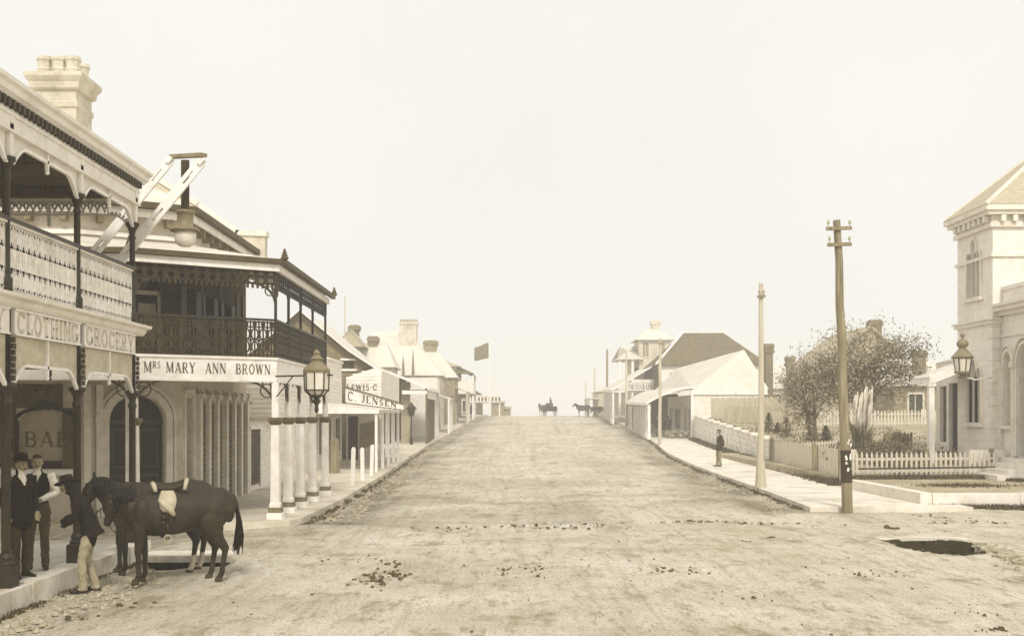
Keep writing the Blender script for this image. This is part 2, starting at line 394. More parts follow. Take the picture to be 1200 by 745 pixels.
cy = C.cycles; cy.use_denoising = True; cy.max_bounces = 6; cy.diffuse_bounces = 2; cy.volume_bounces = 2; cy.use_adaptive_sampling = True
try: cy.denoiser = 'OPENIMAGEDENOISE'
except Exception: pass

# ------------------------------------------------------------------ haze
b = MB(); b.bx(-330, 330, -45, 425, -24, 15.5)
hm = bpy.data.materials.new('haze_air'); hm.use_nodes = True; hn = hm.node_tree
for n in list(hn.nodes):
    if n.type != 'OUTPUT_MATERIAL': hn.nodes.remove(n)
pv = hn.nodes.new('ShaderNodeVolumePrincipled'); pv.inputs['Density'].default_value = .0022
pv.inputs['Color'].default_value = (1, .99, .95, 1); pv.inputs['Anisotropy'].default_value = .0
hn.links.new(pv.outputs[0], hn.nodes['Material Output'].inputs['Volume'])
struct(b.build('haze', hm), 'stuff', 'pale dusty haze filling the street towards the crest', 'haze')

# ------------------------------------------------------------------ kerb lines (Y, X)
LK = [(23.55, -17), (23.85, -8.15), (25.45, -4.85), (26.2, -4.62), (32, -4.5), (45, -4.62), (60, -4.85), (77, -4.85), (95, -4.3), (122, -3.3), (140, -2.5), (156, -1.9), (175, -1.0)]
RK = [(29.25, 8.25), (38, 8.75), (50, 9.2), (65, 10.0), (77, 11.15), (88, 12.0), (100, 12.6), (128, 13.4), (150, 13.9), (175, 14.6)]
RW = [(29.25, 12.2), (30.3, 12.2), (36, 11.95), (38.4, 11.95), (52, 12.95), (85, 15.2), (100, 16.6), (130, 18), (175, 19.5)]   # wall line on the right
GK = [(4, -6.36), (20.4, -6.36)]                        # kerb of the near left corner
PATH_H = .15
def path_z(y): return gz(y)+PATH_H

# ------------------------------------------------------------------ the ground: one sheet to the horizon
def axis(segs):
    out = []
    for a, b_, st in segs:
        n = max(1, round((b_-a)/st)); out += [a+(b_-a)*i/n for i in range(n)]
    out.append(segs[-1][1]); return out
xs = axis([(-310, -60, 50), (-60, -20, 5), (-20, -8, .8), (-8, -3.5, .14), (-3.5, 7, .16), (7, 11, .1), (11, 16, .4), (16, 60, 4), (60, 310, 50)])
ys = axis([(-35, -10, 25), (-10, 8, 4), (8, 17.8, .22), (17.8, 20.4, .1), (20.4, 21.0, .1), (21.0, 23.6, .08), (23.6, 40, .25), (40, 80, .6), (80, 160, 1.2), (160, 260, 4), (260, 400, 20)])
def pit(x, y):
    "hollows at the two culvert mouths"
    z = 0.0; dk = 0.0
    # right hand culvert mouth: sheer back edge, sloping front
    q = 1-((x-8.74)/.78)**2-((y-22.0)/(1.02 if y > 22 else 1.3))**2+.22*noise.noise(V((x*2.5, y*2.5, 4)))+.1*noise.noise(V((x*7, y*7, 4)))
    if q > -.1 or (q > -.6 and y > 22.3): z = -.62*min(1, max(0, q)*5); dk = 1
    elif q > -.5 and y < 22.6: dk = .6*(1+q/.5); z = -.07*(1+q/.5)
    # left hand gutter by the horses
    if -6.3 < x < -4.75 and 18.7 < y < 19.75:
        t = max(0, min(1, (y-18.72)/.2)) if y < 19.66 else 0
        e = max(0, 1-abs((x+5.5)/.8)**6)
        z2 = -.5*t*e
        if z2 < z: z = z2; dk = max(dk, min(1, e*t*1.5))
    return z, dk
def near_kerb(x, y):
    d = 9.0
    if 23.8 < y < 175:
        d = min(d, abs(x-interp(LK, y)-.75) if y > 26 else 9)
        d = min(d, abs(x-interp(RK, y)+.8) if y > 29 else 9)
    if y < 20.4: d = min(d, abs(x+5.6))
    return d
vs = []; damp_pit_shade = []
for y in ys:
    for x in xs:
        z = gz(y); dk = 0
        if -20 < x < 16 and 8 < y < 175:
            fade = min(1, max(0, (175-y)/40))
            z += .05*noise.noise(V((x*.35, y*.25, 0)))*fade+.022*noise.noise(V((x*1.4, y*.9, 3)))*fade+(.02*noise.noise(V((x*2.9, y*2.6, 7)))+.012*abs(noise.noise(V((x*5, y*4, 9)))))*(1 if y < 45 else .3)
            # wheel ruts running up the street
            if 30 < y < 150:
                for xr in (-.4, 1.3, 3.4, 5.2): z -= .055*math.exp(-((x-xr-.02*y-.4*noise.noise(V((y*.04, xr, 0))))/.22)**2)
            z += -.03*math.exp(-((y-26.6-.25*x*.1-.4*noise.noise(V((x*.1, 1, 0))))/.3)**2)
            kd = near_kerb(x, y)
            dk = .7*math.exp(-(kd/.75)**2)*(.6+.8*noise.noise(V((x*.9, y*.5, 11))))+.42*math.exp(-(kd/2.0)**2)*max(0, .55+1.1*noise.noise(V((x*.5, y*.22, 17))))
            dk += .5*math.exp(-((y-33.5-.06*(x-2)**2)/2.2)**2)*max(0, .3+1.3*noise.noise(V((x*.35, y*.6, 21))))
            if y > 27: dk += .75*max(0, noise.noise(V(((x-.03*y)*2.8, y*.022, 23)))-.1)*(.5+noise.noise(V((x*.4, y*.12, 41))))+.5*max(0, noise.noise(V((x*.3, y*.13, 29)))-.08)
            else: dk += .8*max(0, noise.noise(V((x*.35, y*.6, 31)))-.12)+.7*max(0, noise.noise(V((x*.16+y*.1, y*1.1, 37)))-.2)
            if y < 21: dk *= .35
            if kd < 1.2: z += .05*max(0, noise.noise(V((x*3, y*3, 5))))*(1-kd/1.2)-.05*math.exp(-(kd/.4)**2)
            dk = min(dk, .9)
            pz, pk = pit(x, y); z += pz; dk = max(dk, pk*1.5)  # hollows also get their shade painted in, on top of the damp dirt
        # the ground under the raised paths stays below them
        vs.append((x, y, z)); damp_pit_shade.append(max(0, min(1.5, dk)))
nx = len(xs); fs = [(j*nx+i, j*nx+i+1, (j+1)*nx+i+1, (j+1)*nx+i) for j in range(len(ys)-1) for i in range(nx-1)]
me = bpy.data.meshes.new('dirt_road'); me.from_pydata(vs, [], fs)
at = me.attributes.new('damp_pit_shade', 'FLOAT', 'POINT'); at.data.foreach_set('value', damp_pit_shade)
me.polygons.foreach_set('use_smooth', [True]*len(me.polygons))
gm = bpy.data.materials.new('dirt_road_surface'); gm.use_nodes = True; nt = gm.node_tree; N = nt.nodes; L = nt.links; B = N['Principled BSDF']
B.inputs['Roughness'].default_value = .95; B.inputs['Specular IOR Level'].default_value = .1
tc = N.new('ShaderNodeTexCoord')
def noise_n(scale, detail=6, rough=.6, st=(1, 1, 1)):
    mp = N.new('ShaderNodeMapping'); mp.inputs['Scale'].default_value = st; L.new(tc.outputs['Object'], mp.inputs['Vector'])
    n = N.new('ShaderNodeTexNoise'); n.inputs['Scale'].default_value = scale; n.inputs['Detail'].default_value = detail; n.inputs['Roughness'].default_value = rough
    L.new(mp.outputs[0], n.inputs['Vector']); return n.outputs[0]
def ramp(src, p0, p1, c0=(0, 0, 0, 1), c1=(1, 1, 1, 1)):
    r = N.new('ShaderNodeValToRGB'); r.color_ramp.elements[0].position = p0; r.color_ramp.elements[1].position = p1
    r.color_ramp.elements[0].color = c0; r.color_ramp.elements[1].color = c1; L.new(src, r.inputs[0]); return r.outputs[0]
def mixc(fac, a, bcol, k=1.0):
    m = N.new('ShaderNodeMix'); m.data_type = 'RGBA'
    if k != 1.0:
        q = N.new('ShaderNodeMath'); q.operation = 'MULTIPLY'; q.inputs[1].default_value = k; L.new(fac, q.inputs[0]); fac = q.outputs[0]
    L.new(fac, m.inputs[0]); L.new(a, m.inputs[6])
    if isinstance(bcol, tuple): m.inputs[7].default_value = bcol
    else: L.new(bcol, m.inputs[7])
    return m.outputs[2]
GT = .80
base = ramp(noise_n(.3, 9, .7), .32, .66, sep(GT-.085), sep(GT+.055))
base = mixc(ramp(noise_n(1.1, 10, .78, (.8, .5, 1)), .53, .63), base, sep(GT-.25), .85)       # scuffed patches
base = mixc(ramp(noise_n(2.2, 8, .7, (1.6, .07, 1)), .5, .7), base, sep(GT-.19), .6)          # streaks along the street
base = mixc(ramp(noise_n(7, 8, .75, (1.3, .4, 1)), .54, .66), base, sep(GT-.17), .5)
base = mixc(ramp(noise_n(26, 4, .7), .57, .64), base, sep(GT-.42), .9)
base = mixc(ramp(noise_n(3.2, 9, .8, (1.2, .32, 1)), .53, .6), base, sep(GT-.27), .62)                    # pebbles and crumbs
base = mixc(ramp(noise_n(11, 6, .75), .6, .66), base, sep(GT-.42), .8)
base = mixc(ramp(noise_n(15, 5, .7), .62, .72), base, sep(GT+.09), .7)
atn = N.new('ShaderNodeAttribute'); atn.attribute_name = 'damp_pit_shade'
brk = N.new('ShaderNodeMath'); brk.operation = 'MULTIPLY'; L.new(atn.outputs['Fac'], brk.inputs[0])
L.new(ramp(noise_n(6, 7, .75), .3, .6, (.3, .3, .3, 1), (1, 1, 1, 1)), brk.inputs[1]); brk.use_clamp = True
base = mixc(brk.outputs[0], base, sep(.34))
pm = N.new('ShaderNodeMapRange'); pm.inputs['From Min'].default_value = .95; pm.inputs['From Max'].default_value = 1.15; L.new(atn.outputs['Fac'], pm.inputs['Value']); base = mixc(pm.outputs[0], base, sep(.2))  # dark mud tone in the hollows, with their shade painted into it
L.new(base, B.inputs['Base Color'])
bp = N.new('ShaderNodeBump'); bp.inputs['Strength'].default_value = .8; bp.inputs['Distance'].default_value = .035
ad = N.new('ShaderNodeMath'); ad.operation = 'ADD'; L.new(noise_n(9, 8, .7), ad.inputs[0]); L.new(noise_n(30, 4, .7), ad.inputs[1]); L.new(ad.outputs[0], bp.inputs['Height'])
L.new(bp.outputs[0], B.inputs['Normal'])
me.materials.append(gm)
go = bpy.data.objects.new('dirt_road', me); COL.objects.link(go); struct(go)

# ------------------------------------------------------------------ raised footpaths with kerbs
def path_strip(name, ysmp, xo, xi, m, h=PATH_H, side=None, parent=None):
    b = MB()
    P = [(xo(y), xi(y), y) for y in ysmp]
    vs = []; fs = []
    for a, c, y in P:
        z = gz(y)+h
        vs += [(a, y, z), (c, y, z), (a, y, z-h-.35), (c, y, z-h-.35)]
    for i in range(len(P)-1):
        o, q = 4*i, 4*(i+1)
        fs += [(o, q, q+1, o+1), (o, o+2, q+2, q), (o+1, q+1, q+3, o+3)]
    fs += [(0, 1, 3, 2), (4*(len(P)-1), 4*(len(P)-1)+2, 4*(len(P)-1)+3, 4*(len(P)-1)+1)]
    b.add(vs, fs); return b.build(name, m, parent)
ysm = axis([(23.56, 26.2, .33), (26.2, 40, 2), (40, 170, 4)])
struct(path_strip('footpath_west', ysm, lambda y: interp(LK, y)+.05*noise.noise(V((y, 0, 4))), lambda y: -18, FOOT))
ysm = axis([(29.25, 40, 1), (40, 170, 4)])
struct(path_strip('footpath_east', ysm, lambda y: interp(RK, y)+.05*noise.noise(V((y, 0, 9))), lambda y: interp(RW, y)+.35, CONC))
# stone kerb of the near left corner and the paving behind it
b = MB()
for i in range(9):
    y0 = 3.2+i*2.0; b.bx(-6.66, -6.36+random.uniform(-.02, .02), y0+.01, min(20.35, y0+1.99), -.3, .285+random.uniform(-.008, .008))
for i in range(4):
    x1 = -6.67-i*1.9; b.bx(x1-1.88, x1, 20.05, 20.35+random.uniform(-.02, .02), -.3, .283)
struct(b.build('kerb', KERB))
b = MB(); b.bx(-16, -6.67, 2, 20.04, -.3, .276); struct(b.build('paving', mat('corner_paving', .9, .05, 1.3, .9, bump=.5, grime=.5)))
# slab crossing over the gutter behind the horses, slab over the right hand culvert
b = MB(); b.bx(-6.34, -4.7, 19.6, 20.35, -.02, .1); struct(b.build('gutter_crossing_slab', KERB), 'structure')
b = MB(); b.poly([(7.92, 22.66, .03), (8.2, 22.84, .045), (8.5, 22.95, .05), (8.95, 22.97, .05), (9.3, 22.86, .045), (9.6, 22.64, .035), (9.8, 23.25, .02), (8.8, 23.5, .02), (7.8, 23.25, .015)], .07, (0, 0, 1))
struct(b.build('culvert_slab', FOOT), 'structure')
b = MB(); b.bx(-6.3, -4.72, 19.66, 20.3, -.6, -.021); struct(b.build('gutter_mud_shade', MUD_SHADE), 'structure')  # near-black block painting the shade of the void below the slab
# broken kerb running out to the right of the culvert
b = MB()
for i in range(21):
    t = i/20; x = lerp(9.5, 8.85, t)+random.uniform(-.07, .07); y = lerp(21.9, 16.4, t)
    c = V((x, y, .0)); s = random.uniform(.08, .2); q = random.uniform(-.5, .5)
    b.beam(c-V((s*math.cos(q), s*math.sin(q), .03)), c+V((s*math.cos(q), s*math.sin(q), random.uniform(-.03, .04))), s*random.uniform(.8, 1.6), random.uniform(.1, .2), (random.uniform(-.3, .3), random.uniform(-.3, .3), 1))
struct(b.build('broken_kerb', STONEBIT), 'structure')

# scattered small stuff: gutter rubble, dung, weeds
def scatter_rocks(name, m, spots, label, cat):
    b = MB()
    for x, y, z, s in spots:
        n = 6; vs = []; h = s*random.uniform(.22, .6); a0 = random.random()*6
        ring = [(x+s*random.uniform(.6, 1.1)*math.cos(a0+2*math.pi*k/n), y+s*random.uniform(.6, 1.1)*math.sin(a0+2*math.pi*k/n), z-.01) for k in range(n)]
        top = [(x+(p[0]-x)*.55+random.uniform(-.2, .2)*s, y+(p[1]-y)*.55+random.uniform(-.2, .2)*s, z+h*random.uniform(.7, 1.1)) for p in ring]
        vs = ring+top; fs = [tuple(range(n, 2*n))]+[(k, (k+1) % n, n+(k+1) % n, n+k) for k in range(n)]
        b.add(vs, fs)
    o = b.build(name, m); o['kind'] = 'stuff'; o['label'] = label; o['category'] = cat; return o
sp = []
for i in range(900):
    y = 9+random.random()**1.1*12; x = -6.3+abs(random.gauss(0, .55))+.02
    if -6.25 < x < -4.75 and 18.4 < y < 19.7: continue
    sp.append((x, y, gz(y)-.01, random.choice((.02, .03, .03, .045, .06))))
for i in range(600):
    y = 27+random.random()**1.6*110; x = interp(LK, y)+.1+abs(random.gauss(0, .5)); sp.append((x, y, gz(y), random.choice((.03, .05, .07, .09))))
for i in range(700):
    y = 29+random.random()**1.5*90; x = interp(RK, y)-.1-abs(random.gauss(0, .6)); sp.append((x, y, gz(y), random.choice((.03, .05, .06, .09))))
for i in range(900):
    y = 11+random.random()**1.8*60; x = random.uniform(-5, 10); sp.append((x, y, gz(y)-.005, random.choice((.012, .015, .02, .03))))
for i in range(150):
    y = random.uniform(17, 22.4); x = lerp(8.85, 9.55, (y-16.4)/5.5)+random.gauss(.1, .3); sp.append((x, y, gz(y)+pit(x, y)[0], random.choice((.03, .05, .08))))
scatter_rocks('rubble', STONEBIT, sp, 'small loose stones lying in the gutters and over the dirt road', 'rubble')
def G(px, py):     # a spot on the flat road seen at this place of the photo
    Y = EYE*F_PX/(py-485.0); return PX(px, Y), Y
sp = []
def clump(px, py, n, rx, ry, s):
    x, y = G(px, py); n = int(n*1.6)
    for i in range(n): sp.append((x+random.gauss(0, rx)*1.25, y+random.gauss(0, ry)*1.2, 0.006, s*random.choice((.25, .35, .5, .7, 1.0, 1.3))))
clump(448, 674, 26, .16, .2, .05); clump(425, 682, 16, .14, .16, .05); clump(462, 660, 10, .12, .2, .04)
clump(620, 668, 14, .25, .3, .035); clump(680, 658, 22, .35, .25, .035); clump(645, 662, 12, .3, .2, .03)
clump(770, 667, 22, .35, .25, .032); clump(805, 670, 10, .25, .2, .035)
for px in range(600, 960, 16): clump(px+random.uniform(-8, 8), 614-(px-780)*.004+random.choice((-3, -1, 0, 1, 4)), random.choice((0, 1, 2, 4, 9, 14)), .3, .14, .045)
for px in range(1080, 1180, 22): clump(px, 611+random.uniform(-8, 5), 5, .2, .2, .045)
clump(902, 630, 5, .05, .05, .08); clump(874, 635, 4, .05, .05, .07); clump(1045, 619, 6, .06, .08, .09)
clump(1152, 738, 5, .05, .05, .05); clump(1170, 738, 4, .04, .04, .05); clump(1160, 716, 10, .3, .2, .025); clump(1010, 674, 12, .3, .15, .03)
clump(885, 700, 8, .3, .2, .025); clump(705, 615, 8, .3, .2, .05); clump(540, 619, 10, .3, .2, .05); clump(355, 650, 7, .1, .1, .05); clump(165, 710, 7, .12, .1, .05); clump(80, 725, 8, .15, .1, .04)
clump(400, 655, 10, .5, .2, .03); clump(550, 700, 8, .4, .3, .02)
for i in range(260):
    y = 13+random.random()**1.5*60; sp.append((random.uniform(-5, 11), y, gz(y)+.01, random.choice((.015, .02, .03))))
scatter_rocks('dung', DUNG, sp, 'dark horse dung dropped in small heaps across the dirt road', 'dung')
# =================================================================== near left: grocer with a two storey iron veranda
XV = -6.6                       # line of the veranda posts
GPY = [12.35, 14.9, 17.42, 20.05]
gro = thing('grocery_shop', 'near left corner shop with two storey iron lace veranda over the raised stone kerb', 'shop', (-8, 15, .28))
YE = 20.05
# body of the shop (its front lies just outside the picture on the left)
b = MB()
b.wall((-9.6, 10.6, 0), (0, 1, 0), (1, 0, 0), rect(0, 9.3, .25, 7.6), [arch(1.0, 2.1, .3, 2.5, 2.9), arch(3.2, 5.4, .9, 2.6, 2.95), rect(6.4, 7.5, .3, 2.9), rect(1.1, 2.1, 4.3, 6.3), rect(3.8, 4.8, 4.3, 6.3), rect(6.4, 7.4, 4.3, 6.3)], .3)
b.bx(-15, -9.9, 19.6, 19.9, .25, 7.6); b.bx(-15, -9.9, 10.6, 10.9, .25, 7.6); b.bx(-15.2, -15, 10.6, 19.9, .25, 7.6)
b.build('wall', STUCCO, gro)
for a0, a1, z0, z1, nm, m in ((11.6, 12.7, .3, 2.9, 'door', DOORW), (13.8, 16.0, .9, 2.95, 'window', GLASS), (17, 18.1, .3, 2.9, 'door', DOORW), (11.7, 12.7, 4.3, 6.3, 'window', GLASS), (14.4, 15.4, 4.3, 6.3, 'window', GLASS), (17, 18, 4.3, 6.3, 'window', GLASS)):
    bx(nm, m, gro, -9.82, -9.76, a0-.02, a1+.02, z0, z1)
b = MB()
b.poly([(-9.5, 10.4, 7.62), (-9.5, 20.1, 7.62), (-12.3, 17, 9.3), (-12.3, 13.5, 9.3)], .06, (0, 0, 1)); b.poly([(-15.3, 10.4, 7.62), (-15.3, 20.1, 7.62), (-12.3, 17, 9.3), (-12.3, 13.5, 9.3)], .06, (0, 0, 1))
b.poly([(-9.5, 20.1, 7.62), (-15.3, 20.1, 7.62), (-12.3, 17, 9.3)], .06, (0, 0, 1)); b.poly([(-9.5, 10.4, 7.62), (-15.3, 10.4, 7.62), (-12.3, 13.5, 9.3)], .06, (0, 0, 1))
b.build('roof', ROOF_P, gro)
Y0 = 11.0
# veranda roof with its cornice
b = MB(); b.poly([(-6.42, Y0, 6.97), (-6.42, YE+.3, 6.97), (-9.6, YE+.3, 7.55), (-9.6, Y0, 7.55)], .05, (0, 0, 1)); b.build('veranda_roof', ROOF_PY, gro)
b = MB()
def prof_run(b, prof, y0, y1):          # (x, z) profile swept along Y
    k = len(prof); b.add([(x, y0, z) for x, z in prof]+[(x, y1, z) for x, z in prof], [(i, (i+1) % k, (i+1) % k+k, i+k) for i in range(k)]+[tuple(range(k-1, -1, -1)), tuple(range(k, 2*k))])
prof_run(b, [(-6.72, 6.80), (-6.5, 6.80), (-6.46, 6.84), (-6.42, 6.86), (-6.40, 6.93), (-6.34, 6.96), (-6.33, 7.01), (-6.72, 7.03)], Y0, YE+.36)
b.build('cornice', W_WHITE, gro)
b = MB(); prof_run(b, [(-6.60, 6.795), (-6.52, 6.795), (-6.52, 6.40), (-6.60, 6.40)], Y0, YE+.12)
b.bx(-6.63, -6.50, Y0, YE+.14, 6.60, 6.65); b.bx(-6.64, -6.49, Y0, YE+.14, 6.375, 6.41)
b.build('balcony_beam', W_CREAM, gro)
y = Y0+2.6
while y < YE+.1: bx('dentil', D_IRON2, gro, -6.518, -6.45, y, y+.08, 6.68, 6.795); y += .15
b = MB(); b.bx(-9.55, -6.62, Y0, YE+.02, 6.70, 6.76); b.build('balcony_ceiling', SOFFIT, gro)
for i in range(4): bx('ceiling_joist', SOFFIT, gro, -9.5, -6.65, GPY[i]-.06, GPY[i]+.06, 6.5, 6.69)
# balcony floor and cornice
b = MB(); b.bx(-9.6, -6.5, Y0, YE+.16, 4.10, 4.2)
prof_run(b, [(-6.66, 4.03), (-6.52, 4.03), (-6.47, 4.08), (-6.45, 4.13), (-6.36, 4.16), (-6.35, 4.205), (-6.66, 4.215)], Y0, YE+.36)
b.bx(-9.6, -6.655, YE+.02, YE+.34, 4.16, 4.21); b.build('balcony_floor', W_CREAM, gro)
def gro_frieze(zt, zm, zb, m, nm):
    "frieze panels that sweep down to the posts in curved brackets"
    for y0, y1 in zip(GPY[:-1], GPY[1:]):
        a0, a1 = y0+.07, y1-.07; b = MB(); n = 8; ww = .42
        low = [(a0, zb)]+[(a0+.05+ww*i/n, zb+.02+(zm-zb-.02)*math.sin(math.pi/2*i/n)) for i in range(n+1)]
        low += [(a1-.05-ww*i/n, zb+.02+(zm-zb-.02)*math.sin(math.pi/2*i/n)) for i in range(n, -1, -1)]+[(a1, zb)]
        pts = [(p, q) for p, q in low]+[(a1, zt), (a0, zt)]
        b.wall((-6.58, 0, 0), (0, 1, 0), (1, 0, 0), pts, [], .03)
        f = b.build('frieze', m, gro)
        b = MB(); b.ribbon([V((-6.565, p, q)) for p, q in low], .045, (1, 0, 0), .05)
        ym = (a0+a1)/2; b.bx(-6.585, -6.54, ym-.025, ym+.025, zm-.12, zt); b.ball((-6.56, ym, zm-.15), .035, 8, 6)
        b.build('moulding', W_WHITE, f)
gro_frieze(6.39, 6.26, 5.98, W_CREAM, 'upper')
gro_frieze(3.66, 3.27, 2.98, mat('grey_frieze_panel', .74, .05, 5, .8, grime=.4), 'lower')
# posts
for y in GPY:
    b = MB(); b.lathe([(.055, .72), (.062, .8), (.06, 2.7), (.075, 2.72), (.075, 2.78), (.06, 2.8), (.062, 2.86), (.11, 2.95), (.13, 2.97), (.13, 3.02), (.06, 3.03), (.06, 4.02)], (XV, y, 0), 12)
    p = b.build('veranda_post', D_IRON, gro, True)
    b = MB(); b.lathe([(.125, .275), (.125, .55), (.11, .57)], (XV, y, 0), sq=True); b.lathe([(.11, .565), (.12, .6), (.085, .64), (.1, .68), (.065, .74)], (XV, y, 0), 14); b.build('plinth', D_IRON, p)
    b = MB()
    for k in range(7): b.bx(-6.52, -6.485, y-.035-.018*(k % 2), y+.035+.018*(k % 2), 3.05+k*.085, 3.125+k*.085)
    b.build('scalloped_bracket', D_IRON2, p)
    b = MB(); b.lathe([(.085, 4.21), (.085, 4.42), (.055, 4.46), (.07, 4.5), (.052, 4.56), (.05, 5.75), (.07, 5.77), (.05, 5.82), (.052, 5.88), (.1, 5.98), (.125, 6.0), (.125, 6.05), (.06, 6.06)], (XV, y, 0), 12)
    p = b.build('balcony_post', D_IRON, gro, True)
    b = MB(); b.lathe([(.05, 6.06), (.055, 6.1), (.055, 6.5), (.065, 6.52), (.065, 6.68)], (-6.575, y, 0), sq=True); b.build('capital_block', W_CREAM, p)
# lace balustrade, light coloured, with its rail
for y0, y1 in zip(GPY[:-1], GPY[1:]):
    b = MB(); lace(b, (XV, y0+.06, 0), (0, 1, 0), (1, 0, 0), y1-y0-.12, 4.25, 5.17, .19, MOTIF_A, .034, .02)
    for k in range(int((y1-y0)/.095)):
        yy = y0+.06+k*.095; b.bx(XV-.008, XV+.008, yy-.018, yy+.018, 4.27, 5.15)
    b.build('balustrade_panel', W_LACE, gro)
b = MB(); b.bx(XV-.06, XV+.06, Y0, YE+.05, 5.2, 5.25); b.build('handrail', D_IRON, gro)
b = MB(); b.bx(XV-.035, XV+.035, Y0, YE+.05, 5.165, 5.199); b.bx(XV-.04, XV+.04, Y0, YE+.05, 4.216, 4.25); b.build('bottom_rail', W_CREAM, gro)
b = MB(); b.bx(-9.5, XV-.05, YE-.05, YE+.05, 5.2, 5.25); b.build('handrail', D_IRON, gro)
b = MB(); lace(b, (-9.5, YE, 0), (1, 0, 0), (0, -1, 0), 2.8, 4.25, 5.17, .19, MOTIF_A, .034, .02)
for k in range(29): b.bx(-9.5+k*.097, -9.5+k*.097+.036, YE-.008, YE+.008, 4.27, 5.15)
b.build('balustrade_panel', W_LACE, gro)
# end friezes of the veranda, pierced
def end_frieze(z0, z1, m):
    b = MB(); lace(b, (-9.5, YE+.04, 0), (1, 0, 0), (0, -1, 0), 2.45, z0, z1, .13, MOTIF_F, .022, .02)
    b.bx(-9.5, -7.05, YE+.025, YE+.055, z0-.03, z0); b.bx(-9.5, -6.65, YE+.025, YE+.055, z1, z1+.04)
    b.ribbon([V((-7.05+.4*math.sin(math.pi/2*i/8), YE+.04, z0-.4*(1-math.cos(math.pi/2*i/8)))) for i in range(9)], .035, (0, -1, 0), .04)
    for k in range(7): 
        t = math.pi/2*k/7; b.ball((-6.98+.33*math.sin(t), YE+.04, z0+.02-.33*(1-math.cos(t))), (.028, .015, .028), 6, 4)
    b.bx(-8.15, -8.08, YE+.02, YE+.06, z0-.16, z1); b.ball((-8.115, YE+.04, z0-.2), .04, 8, 6)
    b.build('end_frieze', m, gro)
end_frieze(6.22, 6.44, W_CREAM); end_frieze(3.44, 3.62, D_IRON2)
b = MB(); b.bx(-9.5, -6.65, YE+.0, YE+.1, 3.66, 4.02); b.build('end_beam', W_CREAM, gro)
# sign boards between the posts
for (y0, y1), txt in zip(zip(GPY[:-1], GPY[1:]), ('Y', 'CLOTHING', 'GROCERY')):
    a0, a1 = y0+.08, y1-.08
    b = MB(); b.bx(-6.58, -6.52, a0, a1, 3.67, 4.02); sb = b.build('signboard', W_CREAM, gro)
    b = MB()
    if len(txt) == 1: lettering(b, txt, (-6.518, a1-.42, 3.715), (0, 1, 0), (1, 0, 0), .26, .3)
    else: lettering(b, txt, (-6.518, a0+.08, 3.705), (0, 1, 0), (1, 0, 0), .285, a1-a0-.14, bold=1.35)
    b.build('lettering', PAINT_F, sb)
    b = MB(); b.bx(-6.517, -6.50, a0, a1, 4.0, 4.025); b.bx(-6.517, -6.50, a0, a1, 3.665, 3.69); b.build('board_edge', W_WHITE, sb)
# thin white tube beside the corner post
b = MB(); b.tube([(-6.72, 20.14, .27), (-6.72, 20.14, 4.0)], .035, 8); b.build('white_tube', W_WHITE, gro)
# arc lamp davit: two slotted beams leaning out over the street, with the big hanging lamp
t_ = .075
dav = thing('lamp_davit', 'pair of white slotted beams leaning out past the corner of the iron lace balcony', 'davit', (-8, 21, 4.1))
def davbeam(top, off):
    top = V(top); bot = top+V((-2.42, 0, -2.95)); b = MB(); dd = (top-bot).normalized(); pr = dd.cross(V((0, 1, 0))).normalized()
    for s in (-1, 1): b.beam(bot+pr*(.055*s), top+pr*(.055*s), .07, .062, (0, 1, 0))
    Ln = (top-bot).length; k = 0
    while k*.9 < Ln: b.beam(bot+dd*(k*.9), bot+dd*min(Ln, k*.9+.6), .07, .06, (0, 1, 0)); k += 1
    b.beam(top-dd*.05, top+dd*.08, .08, .175, (0, 1, 0))
    return b.build('slotted_beam', W_WHITE, dav)
davbeam((-5.55, 20.75, 7.3), 0); davbeam((-6.36, 21.5, 7.5), 0)
b = MB(); b.beam((-5.47, 20.66, 7.42), (-6.33, 21.58, 7.6), .14, .07); b.build('cross_head', STUCCO_D, dav)
b = MB(); b.bx(-8.2, -7.85, 20.42, 21.6, 4.14, 4.36); b.bx(-8.75, -8.45, 20.42, 21.6, 4.14, 4.4); b.build('outrigger', W_CREAM, dav)
LX, LY = PX(217, 21.0), 21.0
arc = thing('arc_lamp', 'big hanging street lamp with frosted glass bowl slung from the white slotted beams', 'street lamp', (LX, LY, 5.7))
b = MB()
for s in (-1, 1): b.tube([(LX+.045*s, LY, 6.38), (LX+.045*s, LY, 7.4)], .035, 8)
b.tube([(LX, LY, 6.38), (LX, LY, 7.4)], .045, 8); b.build('hanging_tube', D_IRON2, arc)
b = MB(); b.lathe([(.1, 6.46), (.18, 6.44), (.18, 6.4), (.15, 6.38), (.15, 6.16), (.18, 6.13), (.27, 6.1), (.285, 6.06), (.26, 6.045)], (LX, LY, 0), 20); b.build('hood', mat('grey_zinc', .45, .06, 4, .5, spec=.4), arc, True)
b = MB(); b.lathe([(.2, 6.05), (.205, 5.97), (.19, 5.87), (.14, 5.79), (.08, 5.765), (.02, 5.76)], (LX, LY, 0), 20); b.build('glass_bowl', LAMPG, arc, True)

# =================================================================== corner hotel
hot = thing('corner_hotel', 'two storey corner hotel with dark lace balcony, white sign fascia and arched corner door', 'hotel', (-10, 30, .15))
D = V((-7.8, 27.3, 0)); cd = V((-.857, -.515, 0)); cn = V((.515, -.857, 0)); E = D+cd*2.4
Bq = V((-7.8, 34.4, 0)); Fq = V((-17, 25.7, 0))
bd = (E-Fq).normalized(); bn = V((bd.y, -bd.x, 0)); BL = (E-Fq).length
HT = 7.45
